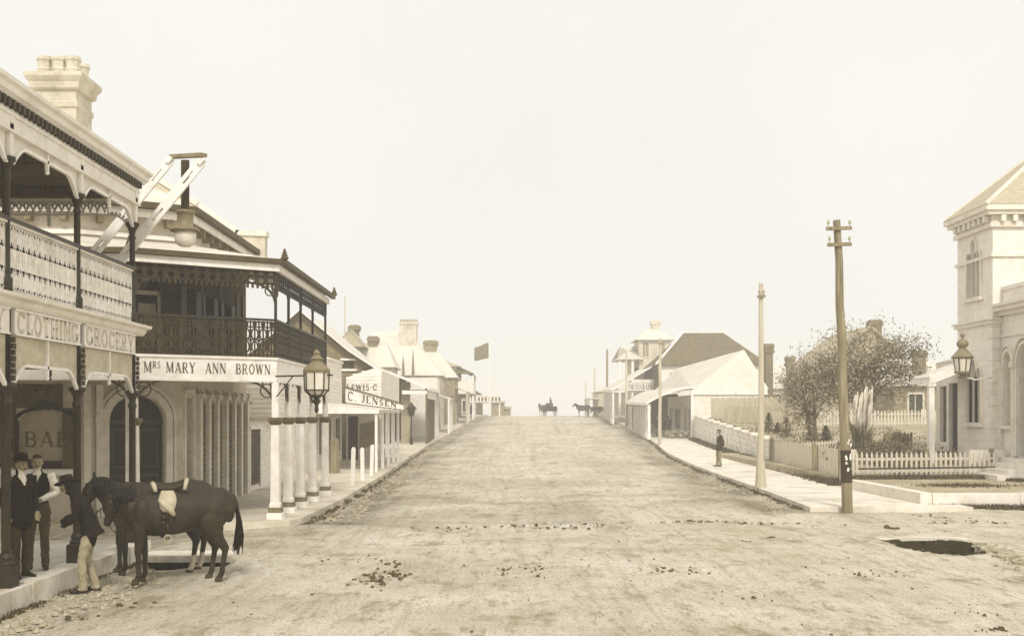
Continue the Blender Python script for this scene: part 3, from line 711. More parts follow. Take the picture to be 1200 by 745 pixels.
# chamfer wall (seen from outside its left-to-right runs E -> D)
ce = -cd; CL = 2.4
UZ0, UZ1 = 3.86, 6.76
b = MB(); b.wall(E, ce, cn, rect(0, CL, UZ0, UZ1), [arch(.75, 1.95, 4.0, 5.6, 5.9)], .35)
b.wall(D, (0, 1, 0), (1, 0, 0), rect(0, 7.1, UZ0, UZ1), [rect(.4, 1.2, 4.0, 5.75), rect(2.2, 3.0, 4.0, 5.75), rect(4.2, 5.0, 4.0, 5.75)], .35); b.build('upper_wall', mat('brown_shaded_wall', .26, .05, 2, .8, grime=.4), hot)  # brown wall with the balcony's shade put into its colour
b = MB(); b.wall(E, ce, cn, rect(0, CL, 0, UZ0), [arch(.72, 2.0, .16, 2.45, 3.05)], .35); b.wall(E, ce, cn, rect(0, CL, UZ1, HT), [], .35)
b.wall(D, (0, 1, 0), (1, 0, 0), rect(0, 7.1, 0, UZ0), [rect(.35, 1.0, .95, 3.0)], .35); b.wall(D, (0, 1, 0), (1, 0, 0), rect(0, 7.1, UZ1, HT), [], .35)
b.wall(Fq, bd, bn, rect(0, BL, -.2, HT), [rect(1.5, 2.6, .1, 2.7), arch(5.75, 7.12, 1.32, 2.42, 2.72), rect(2, 3, 4, 5.9), rect(5.6, 6.6, 4, 5.9)], .35)
b.bx(-17, -7.86, 34.05, 34.4, 0, HT); b.bx(-17.3, -17, 25.9, 34.4, -.2, HT); b.build('wall', STUCCO, hot)
# rough-cast spandrel above the bar window, sill band, base course
b = MB(); b.fr(Fq, bd, bn, 4.9, BL-.35, .0, .03, 2.74, 3.3); b.fr(Fq, bd, bn, 4.9, 5.73, 0, .03, 1.35, 2.74); b.fr(Fq, bd, bn, 7.14, BL-.35, 0, .03, 1.35, 2.74); b.build('rough_cast_panel', mat('dark_rough_cast', .3, .1, 4, .95, bump=.7, bscale=26), hot)
b = MB(); b.fr(Fq, bd, bn, 5.0, BL-.05, 0, .09, 1.17, 1.3); b.build('sill_course', W_WHITE, hot)
b = MB(); b.fr(Fq, bd, bn, 0, BL-.02, 0, .06, -.2, .1); b.fr(E, ce, cn, 0.02, .7, 0, .05, 0, .35); b.fr(E, ce, cn, 2.02, CL, 0, .05, 0, .35); b.fr(D, (0, 1, 0), (1, 0, 0), .02, 1.3, 0, .05, 0, .35); b.build('base_course', STUCCO_D, hot)
# bar window
w = MB(); w.fr(Fq, bd, bn, 5.73, 7.14, -.2, -.14, 1.3, 2.76); bw_ = w.build('bar_window', mat('frosted_bar_glass', .66, .07, 3, .4, grime=.4), hot)
w = MB(); lettering(w, 'BAR', V(Fq)+bd*5.86+bn*(-.135)+V((0, 0, 1.83)), bd, bn, .36, 1.12, bold=1.1); w.build('lettering', mat('worn_gilt_letters', .42, .1, 7), bw_)
w = MB(); w.ribbon([V(Fq)+bd*(6.435+.72*math.cos(math.pi*i/14))+bn*.04+V((0, 0, 2.42+.33*math.sin(math.pi*i/14))) for i in range(15)], .08, bn, .06)
w.fr(Fq, bd, bn, 5.7, 5.76, -.1, .04, 1.3, 2.45); w.fr(Fq, bd, bn, 7.11, 7.17, -.1, .04, 1.3, 2.45); w.fr(Fq, bd, bn, 5.74, 7.13, -.13, -.05, 1.32, 1.5); w.build('window_frame', DOORW, bw_)
w = MB(); c0 = V(Fq)+bd*6.435+bn*.06+V((0, 0, 2.8)); w.ball(c0, (.1, .05, .1), 8, 6); w.ball(c0+bd*.14+V((0, 0, -.03)), (.08, .04, .06), 8, 6); w.ball(c0-bd*.14+V((0, 0, -.03)), (.08, .04, .06), 8, 6); w.build('carved_boss', D_IRON2, bw_)
for a0, a1, z0, z1 in ((1.5, 2.6, .1, 2.7), (2, 3, 4, 5.9), (5.6, 6.6, 4, 5.9)):
    w = MB(); w.fr(Fq, bd, bn, a0-.02, a1+.02, -.2, -.14, z0-.02, z1+.02); w.build('window' if z0 > 1 else 'door', GLASS if z0 > 1 else DOORW, hot)
# arched corner door
w = MB(); w.fr(E, ce, cn, .7, 2.02, -.28, -.22, .16, 3.07); dr = w.build('corner_door', DOORW, hot)
w = MB(); w.fr(E, ce, cn, .74, 2.0, -.215, -.16, 2.36, 2.46); w.fr(E, ce, cn, 1.33, 1.39, -.215, -.17, .16, 2.36)
for a in (.8, 1.45):
    for z0, z1 in ((.4, 1.15), (1.3, 2.25)):
        for q in ((a, a+.46, z0, z0+.05), (a, a+.46, z1-.05, z1), (a, a+.05, z0, z1), (a+.41, a+.46, z0, z1)): w.fr(E, ce, cn, q[0], q[1], -.215, -.19, q[2], q[3])
w.build('door_frame', mat('door_rail_wood', .24, .04, 5, .5), dr)
w = MB()
def arch_trim(o, dx, dn, c, rh, zs, rv, z0, wd, out):
    return [V(o)+V(dx)*(c-rh)+V(dn)*out+V((0, 0, z0))]+[V(o)+V(dx)*(c+rh*math.cos(math.pi*(1-i/16)))+V(dn)*out+V((0, 0, zs+rv*math.sin(math.pi*i/16))) for i in range(17)]+[V(o)+V(dx)*(c+rh)+V(dn)*out+V((0, 0, z0))]
w.ribbon(arch_trim(E, ce, cn, 1.36, .76, 2.45, .72, .16, .12, .03), .17, cn, .07)
w.ribbon(arch_trim(E, ce, cn, 1.36, .9, 2.45, .88, .16, .12, .02), .06, cn, .08)
w.build('door_surround', TRIM, dr)
w = MB()
for a in (.12, .4): w.fr(E, ce, cn, a, a+.16, 0, .08, .35, 3.3); w.fr(E, ce, cn, a-.03, a+.19, 0, .11, 2.42, 2.54)
w.build('pilaster', TRIM, hot)
# window with sill on the street wall
w = MB(); w.fr(D, (0, 1, 0), (1, 0, 0), .33, 1.02, -.22, -.16, .93, 3.02); wi = w.build('window', GLASS, hot)
w = MB(); w.fr(D, (0, 1, 0), (1, 0, 0), .25, 1.1, 0, .14, .82, .95); w.build('sill', TRIM, wi)
w = MB(); w.fr(D, (0, 1, 0), (1, 0, 0), .66, .7, -.155, -.12, .95, 3.0); w.fr(D, (0, 1, 0), (1, 0, 0), .35, 1.0, -.155, -.12, 2.0, 2.05)
w.fr(D, (0, 1, 0), (1, 0, 0), .2, .33, 0, .06, .96, 3.1); w.fr(D, (0, 1, 0), (1, 0, 0), 1.02, 1.15, 0, .06, .96, 3.1); w.fr(D, (0, 1, 0), (1, 0, 0), .2, 1.15, 0, .07, 3.1, 3.22); w.build('window_frame', TRIM, wi)
# tall brown shutters between slim pale pilasters
px_b = (235.5, 245.5, 255.5, 267, 275, 282.5)
for p_ in px_b:
    yc = 7.8*1300/(583-p_); w = MB(); w.bx(-7.8, -7.76, yc-.29, yc+.29, .2, 2.95); sh = w.build('shutter', SHUT, hot)
    w = MB()
    for k in range(18): w.beam((-7.75, yc-.22, .4+k*.14), (-7.75, yc+.22, .4+k*.14), .03, .05)
    w.build('louvre_rail', DOORW, sh)
ys_ = [7.8*1300/(583-p_) for p_ in px_b]
for y0, y1 in zip([ys_[0]-.86]+ys_, ys_+[ys_[-1]+.82]):
    yc = (y0+y1)/2; w = MB(); w.bx(-7.8, -7.66, yc-.12, yc+.12, .15, 3.0); p = w.build('pilaster', TRIM, hot)
    w = MB(); w.bx(-7.8, -7.6, yc-.17, yc+.17, 3.0, 3.12); w.ribbon([V((-7.68, yc+.43*math.cos(math.pi*i/10), 2.9+.3*math.sin(math.pi*i/10))) for i in range(6)], .06, (1, 0, 0), .08); w.build('bracket_head', TRIM, p)
# upper storey openings
for a0, a1 in ((.4, 1.2), (2.2, 3.0), (4.2, 5.0)):
    w = MB(); w.fr(D, (0, 1, 0), (1, 0, 0), a0-.02, a1+.02, -.22, -.16, 3.95, 5.77); wi = w.build('window', GLASS, hot)
    w = MB(); w.fr(D, (0, 1, 0), (1, 0, 0), a0-.5, a0-.04, 0, .05, 3.95, 5.75); w.fr(D, (0, 1, 0), (1, 0, 0), a1+.04, a1+.5, 0, .05, 3.95, 5.75); w.build('open_shutter', DOORW, wi)
w = MB(); w.fr(E, ce, cn, .73, 1.97, -.28, -.22, 3.95, 5.92); dr = w.build('balcony_door', DOORW, hot)
w = MB(); w.fr(E, ce, cn, .9, 1.35, -.21, -.19, 4.4, 5.3); w.fr(E, ce, cn, 1.42, 1.85, -.21, -.19, 4.4, 5.3); w.build('curtain', CURTAIN, dr)
w = MB(); w.fr(E, ce, cn, .73, .82, -.2, -.1, 3.95, 5.6); w.fr(E, ce, cn, 1.88, 1.97, -.2, -.1, 3.95, 5.6); w.fr(E, ce, cn, .73, 1.97, -.2, -.1, 5.5, 5.6); w.build('door_frame', TRIM, dr)
# brown strips on the shade-toned upper wall under the balcony roof
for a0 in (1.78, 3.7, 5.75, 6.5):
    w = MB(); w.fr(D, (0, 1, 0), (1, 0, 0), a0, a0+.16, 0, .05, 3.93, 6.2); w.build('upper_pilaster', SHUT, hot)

# ---- veranda of the hotel
Cv = V((-5.2, 26.0, 0)); Gv = V((-7.95, 24.25, 0)); Hv = V((-17, 23.8, 0)); Jv = V((-5.2, 33.7, 0))
def run(b, path, w0, w1, z0, z1):
    "rail / fascia swept along the veranda edge: w0..w1 = offset outwards"
    P = [V(p) for p in path]; k = len(P); offs = []
    for i, p in enumerate(P):
        ns = []
        for q, r in ((i-1, i), (i, i+1)):
            if 0 <= q and r < k:
                dd = (P[r]-P[q]).normalized(); ns.append(V((dd.y, -dd.x, 0)))
        nn = ns[0] if len(ns) == 1 else (ns[0]+ns[1])/(1+ns[0].dot(ns[1]))
        offs.append(nn)
    vs = []; fs = []
    for p, nn in zip(P, offs):
        for o_, z in ((w0, z0), (w1, z0), (w1, z1), (w0, z1)):
            q = p+nn*o_; vs.append((q.x, q.y, z))
    for i in range(k-1):
        for j in range(4): fs.append((4*i+j, 4*i+(j+1) % 4, 4*i+4+(j+1) % 4, 4*i+4+j))
    fs += [(3, 2, 1, 0), (4*k-4, 4*k-3, 4*k-2, 4*k-1)]
    b.add(vs, fs)
PATH = [Hv, Gv, Cv, Jv]
# balcony floor
b = MB(); b.poly([(-17, 23.9, 3.9), (-7.98, 24.35, 3.9), (-5.26, 26.05, 3.9), (-5.26, 33.65, 3.9), (-7.79, 33.65, 3.9), (D.x, D.y-.02, 3.9), (E.x, E.y-.03, 3.9), (-17, 25.65, 3.9)], .1, (0, 0, 1)); b.build('balcony_floor', SOFFIT, hot)
b = MB(); run(b, PATH, -.03, .03, 3.38, 3.86); fa = b.build('sign_fascia', W_WHITE, hot)
b = MB(); run(b, PATH, -.04, .06, 3.862, 3.92); run(b, PATH, -.04, .05, 3.34, 3.378); b.build('fascia_moulding', W_CREAM, fa)
cdir = (Cv-Gv).normalized(); cnn = V((cdir.y, -cdir.x, 0)); FL = (Cv-Gv).length
b = MB(); lettering(b, 'M<RS> MARY  ANN  BROWN', Gv+cdir*.2+cnn*.032+V((0, 0, 3.52)), cdir, cnn, .235, FL-.32); b.build('lettering', PAINT_T, fa)
# upper roof
def offs(p, d_): return V(p)
b = MB(); zr0, zr1 = 6.2, 6.78
EV = [V((-17, 23.62, 0)), V((-8.0, 24.06, 0)), V((-5.0, 25.97, 0)), V((-5.0, 33.85, 0))]
IV = [V((-17, 25.68, 0)), V((E.x, E.y-.02, 0)), V((D.x+.02, D.y, 0)), V((-7.78, 33.85, 0))]
for i in range(3): b.poly([EV[i]+V((0, 0, zr0)), EV[i+1]+V((0, 0, zr0)), IV[i+1]+V((0, 0, zr1)), IV[i]+V((0, 0, zr1))], .04, (0, 0, 1))
b.build('veranda_roof', ROOF_PY, hot)
b = MB(); run(b, EV, -.06, .06, 6.1, 6.215); b.build('gutter', GUTTER, hot)
b = MB(); run(b, PATH, -.02, .1, 5.93, 6.09); b.build('eaves_board', W_WHITE, hot)
b = MB()
for p in (EV[1], EV[2], EV[3]):
    for k in range(4): b.ball(p+V((.02, -.02, 6.24+.06*k)), (.1-.022*k, .1-.022*k, .05), 8, 5)
b.build('acroterion', GUTTER, hot)
# lace frieze under the eaves, dark, and the dark balcony rail
for p, q in ((Gv, Cv), (Cv, Jv), (Hv, Gv)):
    dd = (q-p).normalized(); nn = V((dd.y, -dd.x, 0)); Ln = (q-p).length
    b = MB(); lace(b, p, dd, nn, Ln, 5.62, 5.93, .24, MOTIF_V, .04, .02)
    for k in range(int(Ln/.12)):
        c0 = p+dd*(k*.12+.06); b.beam((c0.x, c0.y, 5.52), (c0.x, c0.y, 5.64), .055, .02, nn)
    b.build('lace_frieze', D_IRON2, hot)
    b = MB(); lace(b, p, dd, nn, Ln, 3.95, 4.76, .2, MOTIF_B, .034, .02); b.build('balustrade_panel', D_IRON2, hot)
b = MB(); run(b, PATH, -.04, .04, 4.77, 4.82); run(b, PATH, -.03, .03, 3.925, 3.955); b.build('handrail', D_IRON, hot)
# dark boarded lower screen inside the side rail
b = MB()
for k in range(5): b.bx(-5.27, -5.24, 26.1, 33.6, 3.97+k*.155, 4.115+k*.155)
b.build('rail_screen', mat('brown_screen_boards', .42, .05, 3, .85, stretch=(1, .2, 3), grime=.5), hot)
def bracket(b, p, dd, nn, z, sz):
    "pierced quarter bracket from a post towards dd, hanging below z"
    P = [p+dd*(sz*math.sin(math.pi/2*i/8))+V((0, 0, z-sz+sz*(1-math.cos(math.pi/2*i/8)))) for i in range(9)]
    P = [p+dd*(sz*(1-math.cos(math.pi/2*i/8)))+V((0, 0, z-sz+sz*math.sin(math.pi/2*i/8))) for i in range(9)]
    b.ribbon(P, .05, nn, .035)
    for i in range(1, 8, 2):
        top = V((P[i].x, P[i].y, z)); b.beam(P[i], top, .025, .02, nn)
    c = p+dd*(sz*.3)+V((0, 0, z-sz*.3)); b.ribbon([c+dd*(sz*.22*math.cos(2*math.pi*k/10))+V((0, 0, sz*.22*math.sin(2*math.pi*k/10))) for k in range(11)], .025, nn, .025)
posts = [Gv, Cv, V((-5.2, 27.6, 0)), V((-5.2, 29.3, 0)), V((-5.2, 31.2, 0)), V((-5.2, 33.5, 0)), V((-12.4, 24.02, 0))]
for i, p in enumerate(posts):
    b = MB(); b.tube([(p.x, p.y, 3.92), (p.x, p.y, 5.95)], .035, 8); q = b.build('balcony_post', D_IRON, hot)
    b = MB()
    for dd in ((V((0, 1, 0)), V((0, -1, 0))) if 2 <= i <= 4 else (V((0, 1, 0)), -cdir) if i == 1 else (cdir, V((-1, 0, 0))) if i in (0, 6) else (V((0, -1, 0)),)):
        bracket(b, V(p), dd, V((dd.y, -dd.x, 0)), 5.62, .5 if i < 2 else .34)
    b.build('lace_bracket', D_IRON2, q)
    b = MB(); b.lathe([(.125, .42), (.125, .5), (.105, .54), (.088, 2.34), (.1, 2.36)], (p.x, p.y, 0), sq=True); q = b.build('veranda_post', W_CREAM, hot)
    b = MB(); b.lathe([(.175, .12), (.175, .3)], (p.x, p.y, 0), sq=True); b.build('base_block', W_WHITE, q)
    b = MB(); b.lathe([(.15, .3), (.15, .42)], (p.x, p.y, 0), sq=True); b.build('brick_base', BRICK, q)
    b = MB(); b.lathe([(.1, 2.35), (.12, 2.38), (.155, 2.44), (.155, 2.5), (.1, 2.52)], (p.x, p.y, 0), sq=True); b.build('capital', SHUT, q)
    b = MB(); b.lathe([(.075, 2.52), (.075, 3.35)], (p.x, p.y, 0), sq=True); b.build('upper_shaft', W_CREAM if i != 1 else W_WHITE, q)
    b = MB()
    for dd in ((V((0, 1, 0)), V((0, -1, 0))) if 2 <= i <= 4 else (V((0, 1, 0)), -cdir) if i == 1 else (cdir, V((-1, 0, 0))) if i in (0, 6) else (V((0, -1, 0)),)):
        bracket(b, V(p)+V((0, 0, 0)), dd, V((dd.y, -dd.x, 0)), 3.36, .72)
    b.build('lace_bracket', D_IRON2, q)
# main roof, eaves, party wall with stepped coping, chimney
ER = [V((-17.3, 25.35, 0)), V((-9.6, 25.55, 0)), V((-7.35, 27.0, 0)), V((-7.35, 34.1, 0))]
IR = [V((-17.3, 29.2, 0)), V((-11.8, 29.3, 0)), V((-11.2, 30.2, 0)), V((-11.2, 34.1, 0))]
b = MB(); za, zb = 7.62, 9.7
for i in range(3): b.poly([ER[i]+V((0, 0, za)), ER[i+1]+V((0, 0, za)), IR[i+1]+V((0, 0, zb)), IR[i]+V((0, 0, zb))], .06, (0, 0, 1))
b.poly([IR[0]+V((0, 0, zb)), IR[1]+V((0, 0, zb)), IR[2]+V((0, 0, zb)), IR[3]+V((0, 0, zb)), V((-17.3, 34.1, zb))], .05, (0, 0, 1)); b.build('roof', ROOF_P, hot)
b = MB(); run(b, ER, -.08, .05, 7.5, 7.64); b.build('eaves_gutter', GUTTER, hot)
WL = [Fq, E, D, Bq]
b = MB(); run(b, WL, .0, .34, 7.44, 7.498); run(b, WL, .3, .36, 7.3, 7.439); run(b, WL, 0.002, .07, 6.83, 6.93); b.build('eaves_board', W_CREAM, hot)
b = MB()
for p, q in ((Fq, E), (E, D), (D, Bq)):
    dd = (q-p).normalized(); nn = V((dd.y, -dd.x, 0)); Ln = (q-p).length; k = .4
    while k < Ln-.2: b = MB(); b.fr(p, dd, nn, k, k+.14, .002, .27, 7.12, 7.435); b.build('eaves_bracket', STUCCO_D, hot); k += .8
b = MB(); b.wall((-17.3, 34.12, 0), (1, 0, 0), (0, -1, 0), [(0, 7.0), (10.15, 7.0), (10.15, 8.1), (9.3, 8.15), (8.1, 9.0), (5.9, 10.4), (0, 10.4)], [], .34); pw = b.build('party_wall', STUCCO, hot)
b = MB()
def coping(p, q, w, h): b.beam(p, q, w, h)
coping((-7.1, 34.29, 8.14), (-8.05, 34.29, 8.17), .46, .16); coping((-7.98, 34.29, 8.18), (-9.22, 34.29, 9.05), .46, .16); coping((-9.2, 34.29, 9.04), (-11.42, 34.29, 10.45), .46, .16); coping((-11.4, 34.29, 10.44), (-17.3, 34.29, 10.44), .46, .16); b.build('coping', STONE_B, pw)
CX, CYc = -11.15, 28.5
b = MB(); b.lathe([(.53, 8.2), (.53, 10.3), (.57, 10.34), (.57, 10.46), (.53, 10.5), (.53, 10.76)], (CX, CYc, 0), sq=True); ch = b.build('chimney', CHIMST, hot)
b = MB(); b.lathe([(.56, 10.76), (.62, 10.8), (.64, 10.95), (.68, 11.0), (.73, 11.08), (.73, 11.18), (.58, 11.2), (.56, 11.24)], (CX, CYc, 0), sq=True); b.build('chimney_cap', CHIMST, ch)
for sx in (-.36, 0, .36):
    for sy in (-.3, .3):
        b = MB(); b.lathe([(.17, 11.28), (.19, 11.36), (.17, 11.42), (.18, 11.55), (.21, 11.6), (.2, 11.68), (.15, 11.7)], (CX+sx, CYc+sy, -.03), 10); b.build('chimney_pot', CHIMST, ch)
# hanging lantern bracketed off the hotel corner
lx, ly = PX(371, 25.2), 25.2
lan = thing('bracket_lantern', 'glazed octagonal street lantern on an iron arm beside the white hotel posts', 'lantern', (lx, ly, 2.9))
b = MB(); b.beam((-5.17, 25.85, 3.48), (lx+.38, ly-.12, 3.48), .035, .035); b.beam((-5.15, 25.84, 3.0), (-4.7, 25.5, 3.47), .02, .02); b.build('iron_arm', D_IRON, lan)
b = MB(); b.lathe([(.3, 3.54), (.31, 3.6), (.26, 3.66), (.16, 3.76), (.13, 3.8), (.17, 3.85), (.11, 3.89), (.07, 3.95), (.09, 3.98), (.02, 4.07)], (lx, ly, 0), 8); b.build('lantern_roof', mat('grey_zinc', .6), lan)
b = MB(); b.lathe([(.15, 3.02), (.265, 3.14), (.28, 3.54)], (lx, ly, 0), 8); b.build('glass', LAMPG, lan)
b = MB()
for k in range(8):
    a = 2*math.pi*k/8; ca, sa = math.cos(a), math.sin(a)
    b.beam((lx+.15*ca, ly+.15*sa, 3.02), (lx+.272*ca, ly+.272*sa, 3.14), .03, .03); b.beam((lx+.272*ca, ly+.272*sa, 3.14), (lx+.288*ca, ly+.288*sa, 3.54), .028, .028)
    a2 = 2*math.pi*(k+1)/8; b.beam((lx+.275*ca, ly+.275*sa, 3.14), (lx+.275*math.cos(a2), ly+.275*math.sin(a2), 3.14), .03, .03); b.beam((lx+.16*ca, ly+.16*sa, 3.02), (lx+.16*math.cos(a2), ly+.16*math.sin(a2), 3.02), .03, .03)
b.build('glazing_frame', D_IRON2, lan)
b = MB(); b.lathe([(.03, 2.62), (.05, 2.7), (.04, 2.8), (.1, 2.9), (.06, 2.95), (.14, 3.015)], (lx, ly, 0), 10); b.build('scroll_base', D_IRON, lan)
# =================================================================== rest of the left hand row
def ground_box(b, x0, x1, y0, y1, z1, zb=None): b.bx(x0, x1, y0, y1, (gz(y0)-.2 if zb is None else zb), z1)
# lean-to with the louvred door
o = thing('lean_to_shed', 'low weatherboard lean-to with louvred door between hotel and white weatherboard shop', 'shed', (-9.5, 36.8, .15))
b = MB(); b.wall((-7.9, 34.75, 0), (0, 1, 0), (1, 0, 0), rect(0, 4.15, 0, 2.45), [rect(.55, 2.0, .3, 2.1)], .12); b.bx(-12, -8.02, 34.75, 34.85, 0, 2.45); b.bx(-12.1, -12, 34.75, 38.9, 0, 2.45)
lapboards(b, (-7.9, 34.75, 0), (0, 1, 0), (1, 0, 0), 4.15, .1, 2.44, .16, lambda z, Ln: [(0, .55), (2.0, Ln)] if .3 < z < 2.1 else [(0, Ln)]); b.build('wall', W_BOARD, o)
b = MB(); b.bx(-8.0, -7.95, 35.28, 36.77, .3, 2.12); dr = b.build('louvred_door', SHUT, o)
b = MB()
for k in range(16): b.beam((-7.93, 35.35, .4+k*.11), (-7.93, 36.7, .4+k*.11), .05, .03)
b.build('louvre', DOORW, dr)
b = MB(); b.bx(-7.92, -7.84, 35.2, 35.3, .2, 2.2); b.bx(-7.92, -7.84, 36.75, 36.85, .2, 2.2); b.bx(-7.92, -7.83, 35.2, 36.85, 2.12, 2.2); b.build('door_frame', W_WHITE, dr)
b = MB(); b.poly([(-7.7, 34.6, 2.5), (-7.7, 38.97, 2.5), (-12.2, 38.97, 2.85), (-12.2, 34.6, 2.85)], .07, (0, 0, 1)); b.build('roof', ROOF_G, o)
# white weatherboard shop
o = thing('weatherboard_shop', 'long white weatherboard shop with flat parapet behind the timber awning posts', 'shop', (-11, 48, .15))
b = MB()
holes = [rect(2.2, 3.2, .3, 2.4), rect(4.4, 5.5, .9, 2.3), rect(7.6, 8.6, .25, 2.4), rect(9.6, 11.2, .8, 2.4), rect(12.4, 13.4, .25, 2.4), rect(14.6, 16.4, .8, 2.4)]
b.wall((-7.9, 39.0, 0), (0, 1, 0), (1, 0, 0), [(0, 0), (17.2, 0), (17.2, 5.15), (12.2, 5.15), (12.2, 4.3), (0, 4.3)], holes, .15)
b.bx(-16, -8.05, 39.0, 39.15, 0, 4.3); b.bx(-16.1, -16, 39, 56.2, 0, 4.1); b.bx(-16, -8.05, 56.05, 56.2, 0, 4.3)
def cutf(z, Ln):
    seg = [(0, Ln)]
    for h in holes:
        if h[0][1] < z < h[2][1]:
            seg = [s for a, c in seg for s in ((a, min(c, h[0][0])), (max(a, h[1][0]), c)) if s[1]-s[0] > .02]
    return seg
lapboards(b, (-7.9, 39, 0), (0, 1, 0), (1, 0, 0), 17.2, .1, 4.28, .17, cutf); lapboards(b, (-16, 39, 0), (1, 0, 0), (0, -1, 0), 8.1, .1, 4.28, .17)
b.build('wall', W_BOARD, o)
for i, h in enumerate(holes):
    b = MB(); b.fr((-7.9, 39, 0), (0, 1, 0), (1, 0, 0), h[0][0]-.02, h[1][0]+.02, -.13, -.09, h[0][1]-.02, h[2][1]+.02)
    q = b.build('door' if h[0][1] < .5 else 'window', DOORW if h[0][1] < .5 else GLASS, o); b = MB()
    for a in (h[0][0], h[1][0]): b.fr((-7.9, 39, 0), (0, 1, 0), (1, 0, 0), a-.06, a+.06, .031, .06, h[0][1], h[2][1]+.08)
    b.fr((-7.9, 39, 0), (0, 1, 0), (1, 0, 0), h[0][0]+.06, h[1][0]-.06, .031, .06, h[2][1], h[2][1]+.1)
    if h[0][1] > .5: b.fr((-7.9, 39, 0), (0, 1, 0), (1, 0, 0), (h[0][0]+h[1][0])/2-.03, (h[0][0]+h[1][0])/2+.03, -.085, -.04, h[0][1], h[2][1])
    b.build('frame', W_WHITE, q)
b = MB(); b.poly([(-8.06, 39.16, 4.12), (-8.06, 56.04, 4.12), (-15.9, 56.04, 3.95), (-15.9, 39.16, 3.95)], .07, (0, 0, 1)); b.build('roof', ROOF_P, o)
b = MB(); b.bx(-8.12, -7.8, 38.95, 51.19, 4.301, 4.36); b.bx(-8.12, -7.8, 51.21, 56.25, 5.151, 5.23); b.build('parapet_cap', W_WHITE, o)
# awning over the footpath with the JENSEN board at its far end
o = thing('street_awning', 'white timber shop awning on square posts carrying a painted JENSEN name board', 'awning', (-6.5, 52, .15))
ys_ = (46.8, 49.4, 52.0, 54.6, 57.1)
for y in ys_:
    b = MB(); b.bx(-5.17, -5.06, y-.055, y+.055, gz(y)+.14, 2.66); b.build('post', W_WHITE, o)
b = MB(); b.poly([(-4.95, 46.7, 2.79), (-4.95, 57.25, 2.79), (-7.84, 57.25, 3.14), (-7.84, 46.7, 3.14)], .05, (0, 0, 1)); b.build('awning_roof', ROOF_PY, o)
b = MB(); b.bx(-5.22, -5.02, 46.7, 57.2, 2.662, 2.735); b.build('beam', W_WHITE, o)
b = MB(); b.wall((-7.84, 46.68, 0), (1, 0, 0), (0, -1, 0), [(0, 2.62), (2.85, 2.62), (2.85, 2.75), (0, 3.08)], [], .06); b.build('end_fascia', W_WHITE, o)
b = MB(); b.wall((-7.86, 57.32, 0), (1, 0, 0), (0, -1, 0), [(0, 3.2), (3.0, 2.84), (3.0, 3.12), (0, 3.98)], [], .06); sb = b.build('name_board', W_WHITE, o)
b = MB(); sl = V((3.36, 0, -.98)).normalized(); b.beam((-7.88, 57.3, 4.01), (-4.84, 57.3, 3.12), .1, .06); b.build('board_moulding', GUTTER, sb)
b = MB(); sl = V((3.0, 0, -.42)).normalized(); lettering(b, 'C. JENSEN', (-7.74, 57.31, 3.3), sl, (0, -1, 0), .5, 2.6, up=(0, 0, 1), bold=1.15, taper=.42); b.build('lettering', PAINT_T, sb)
# low white posts along the kerb before the awning, old stump, canvas blind
for i, y in enumerate((38.3, 41.2, 44.0)):
    b = MB(); h = (1.32, 1.22, 1.25)[i]; tx_ = (.03, -.02, .045)[i]; b.beam((-5.0, y, gz(y)+.1), (-5.0+tx_, y-.03*i, gz(y)+.14+h-.05), .14, .14, (0, 1, 0)); b.beam((-5.0+tx_, y-.03*i, gz(y)+.14+h-.05), (-5.0+tx_, y-.03*i, gz(y)+.14+h), .09, .09, (0, 1, 0))
    q = b.build('hitching_post', W_WHITE); tag(q, ('low white hitching post on the kerb nearest the hotel posts', 'middle one of the low white hitching posts along the kerb', 'low white hitching post closest to the shop awning')[i], 'post', 'white hitching posts along the kerb')
b = MB(); b.lathe([(.22, 0), (.2, .9), (.17, 1.35), (.1, 1.45)], (PX(392, 46), 46, .14), 9); tag(b.build('timber_post', TIMBER), 'grey weathered timber stump standing before the white weatherboard shop', 'post')
b = MB(); k = 0
for i in range(14):
    x = -6.85+i*.066; b.tube([(x, 55.2, .85+.25*(i/14)+.05*(i % 2)), (x+.03, 55.2, 2.1+.2*(i/14))], .045, 6)
tag(b.build('canvas_blind', mat('grey_canvas', .58, .08, 4, .9)), 'grey pleated canvas blind hanging under the white awning', 'blind')
# dark gabled house behind
o = thing('gabled_house', 'brown gabled house with steep roof rising behind the white weatherboard shop', 'house', (-10.5, 63, .2))
b = MB(); b.wall((-14.2, 58, 0), (1, 0, 0), (0, -1, 0), [(0, -.1), (6.9, -.1), (6.9, 4.6), (7.75, 4.95), (6.35, 5.8), (3.9, 7.85), (.6, 4.75), (0, 4.3)], [rect(6.1, 6.7, 4.95, 5.35)], .2)
b.bx(-7.5, -7.3, 58.2, 68, .1, 4.4); b.bx(-14.2, -14, 58.2, 68, .1, 4.3)
lapboards(b, (-14.2, 58, 0), (1, 0, 0), (0, -1, 0), 6.9, .2, 7.7, .2, lambda z, Ln: [(max(0, .6+(z-4.75)*1.065) if z > 4.7 else 0, 6.05 if 4.95 < z < 5.4 else min(6.9, 3.9+(7.85-z)*1.2) if z > 5.2 else 6.9)])
b.build('wall', mat('brown_weatherboard', .47, .06, 3, .9, grime=.5), o)
b = MB(); b.bx(-8.12, -7.5, 58.1, 58.14, 4.93, 5.37); b.build('window', GLASS, o)
b = MB(); b.beam((-8.2, 57.93, 5.45), (-7.35, 57.93, 5.45), .08, .1); b.beam((-8.2, 57.93, 4.9), (-7.35, 57.93, 4.9), .08, .1); b.build('window_trim', W_WHITE, o)
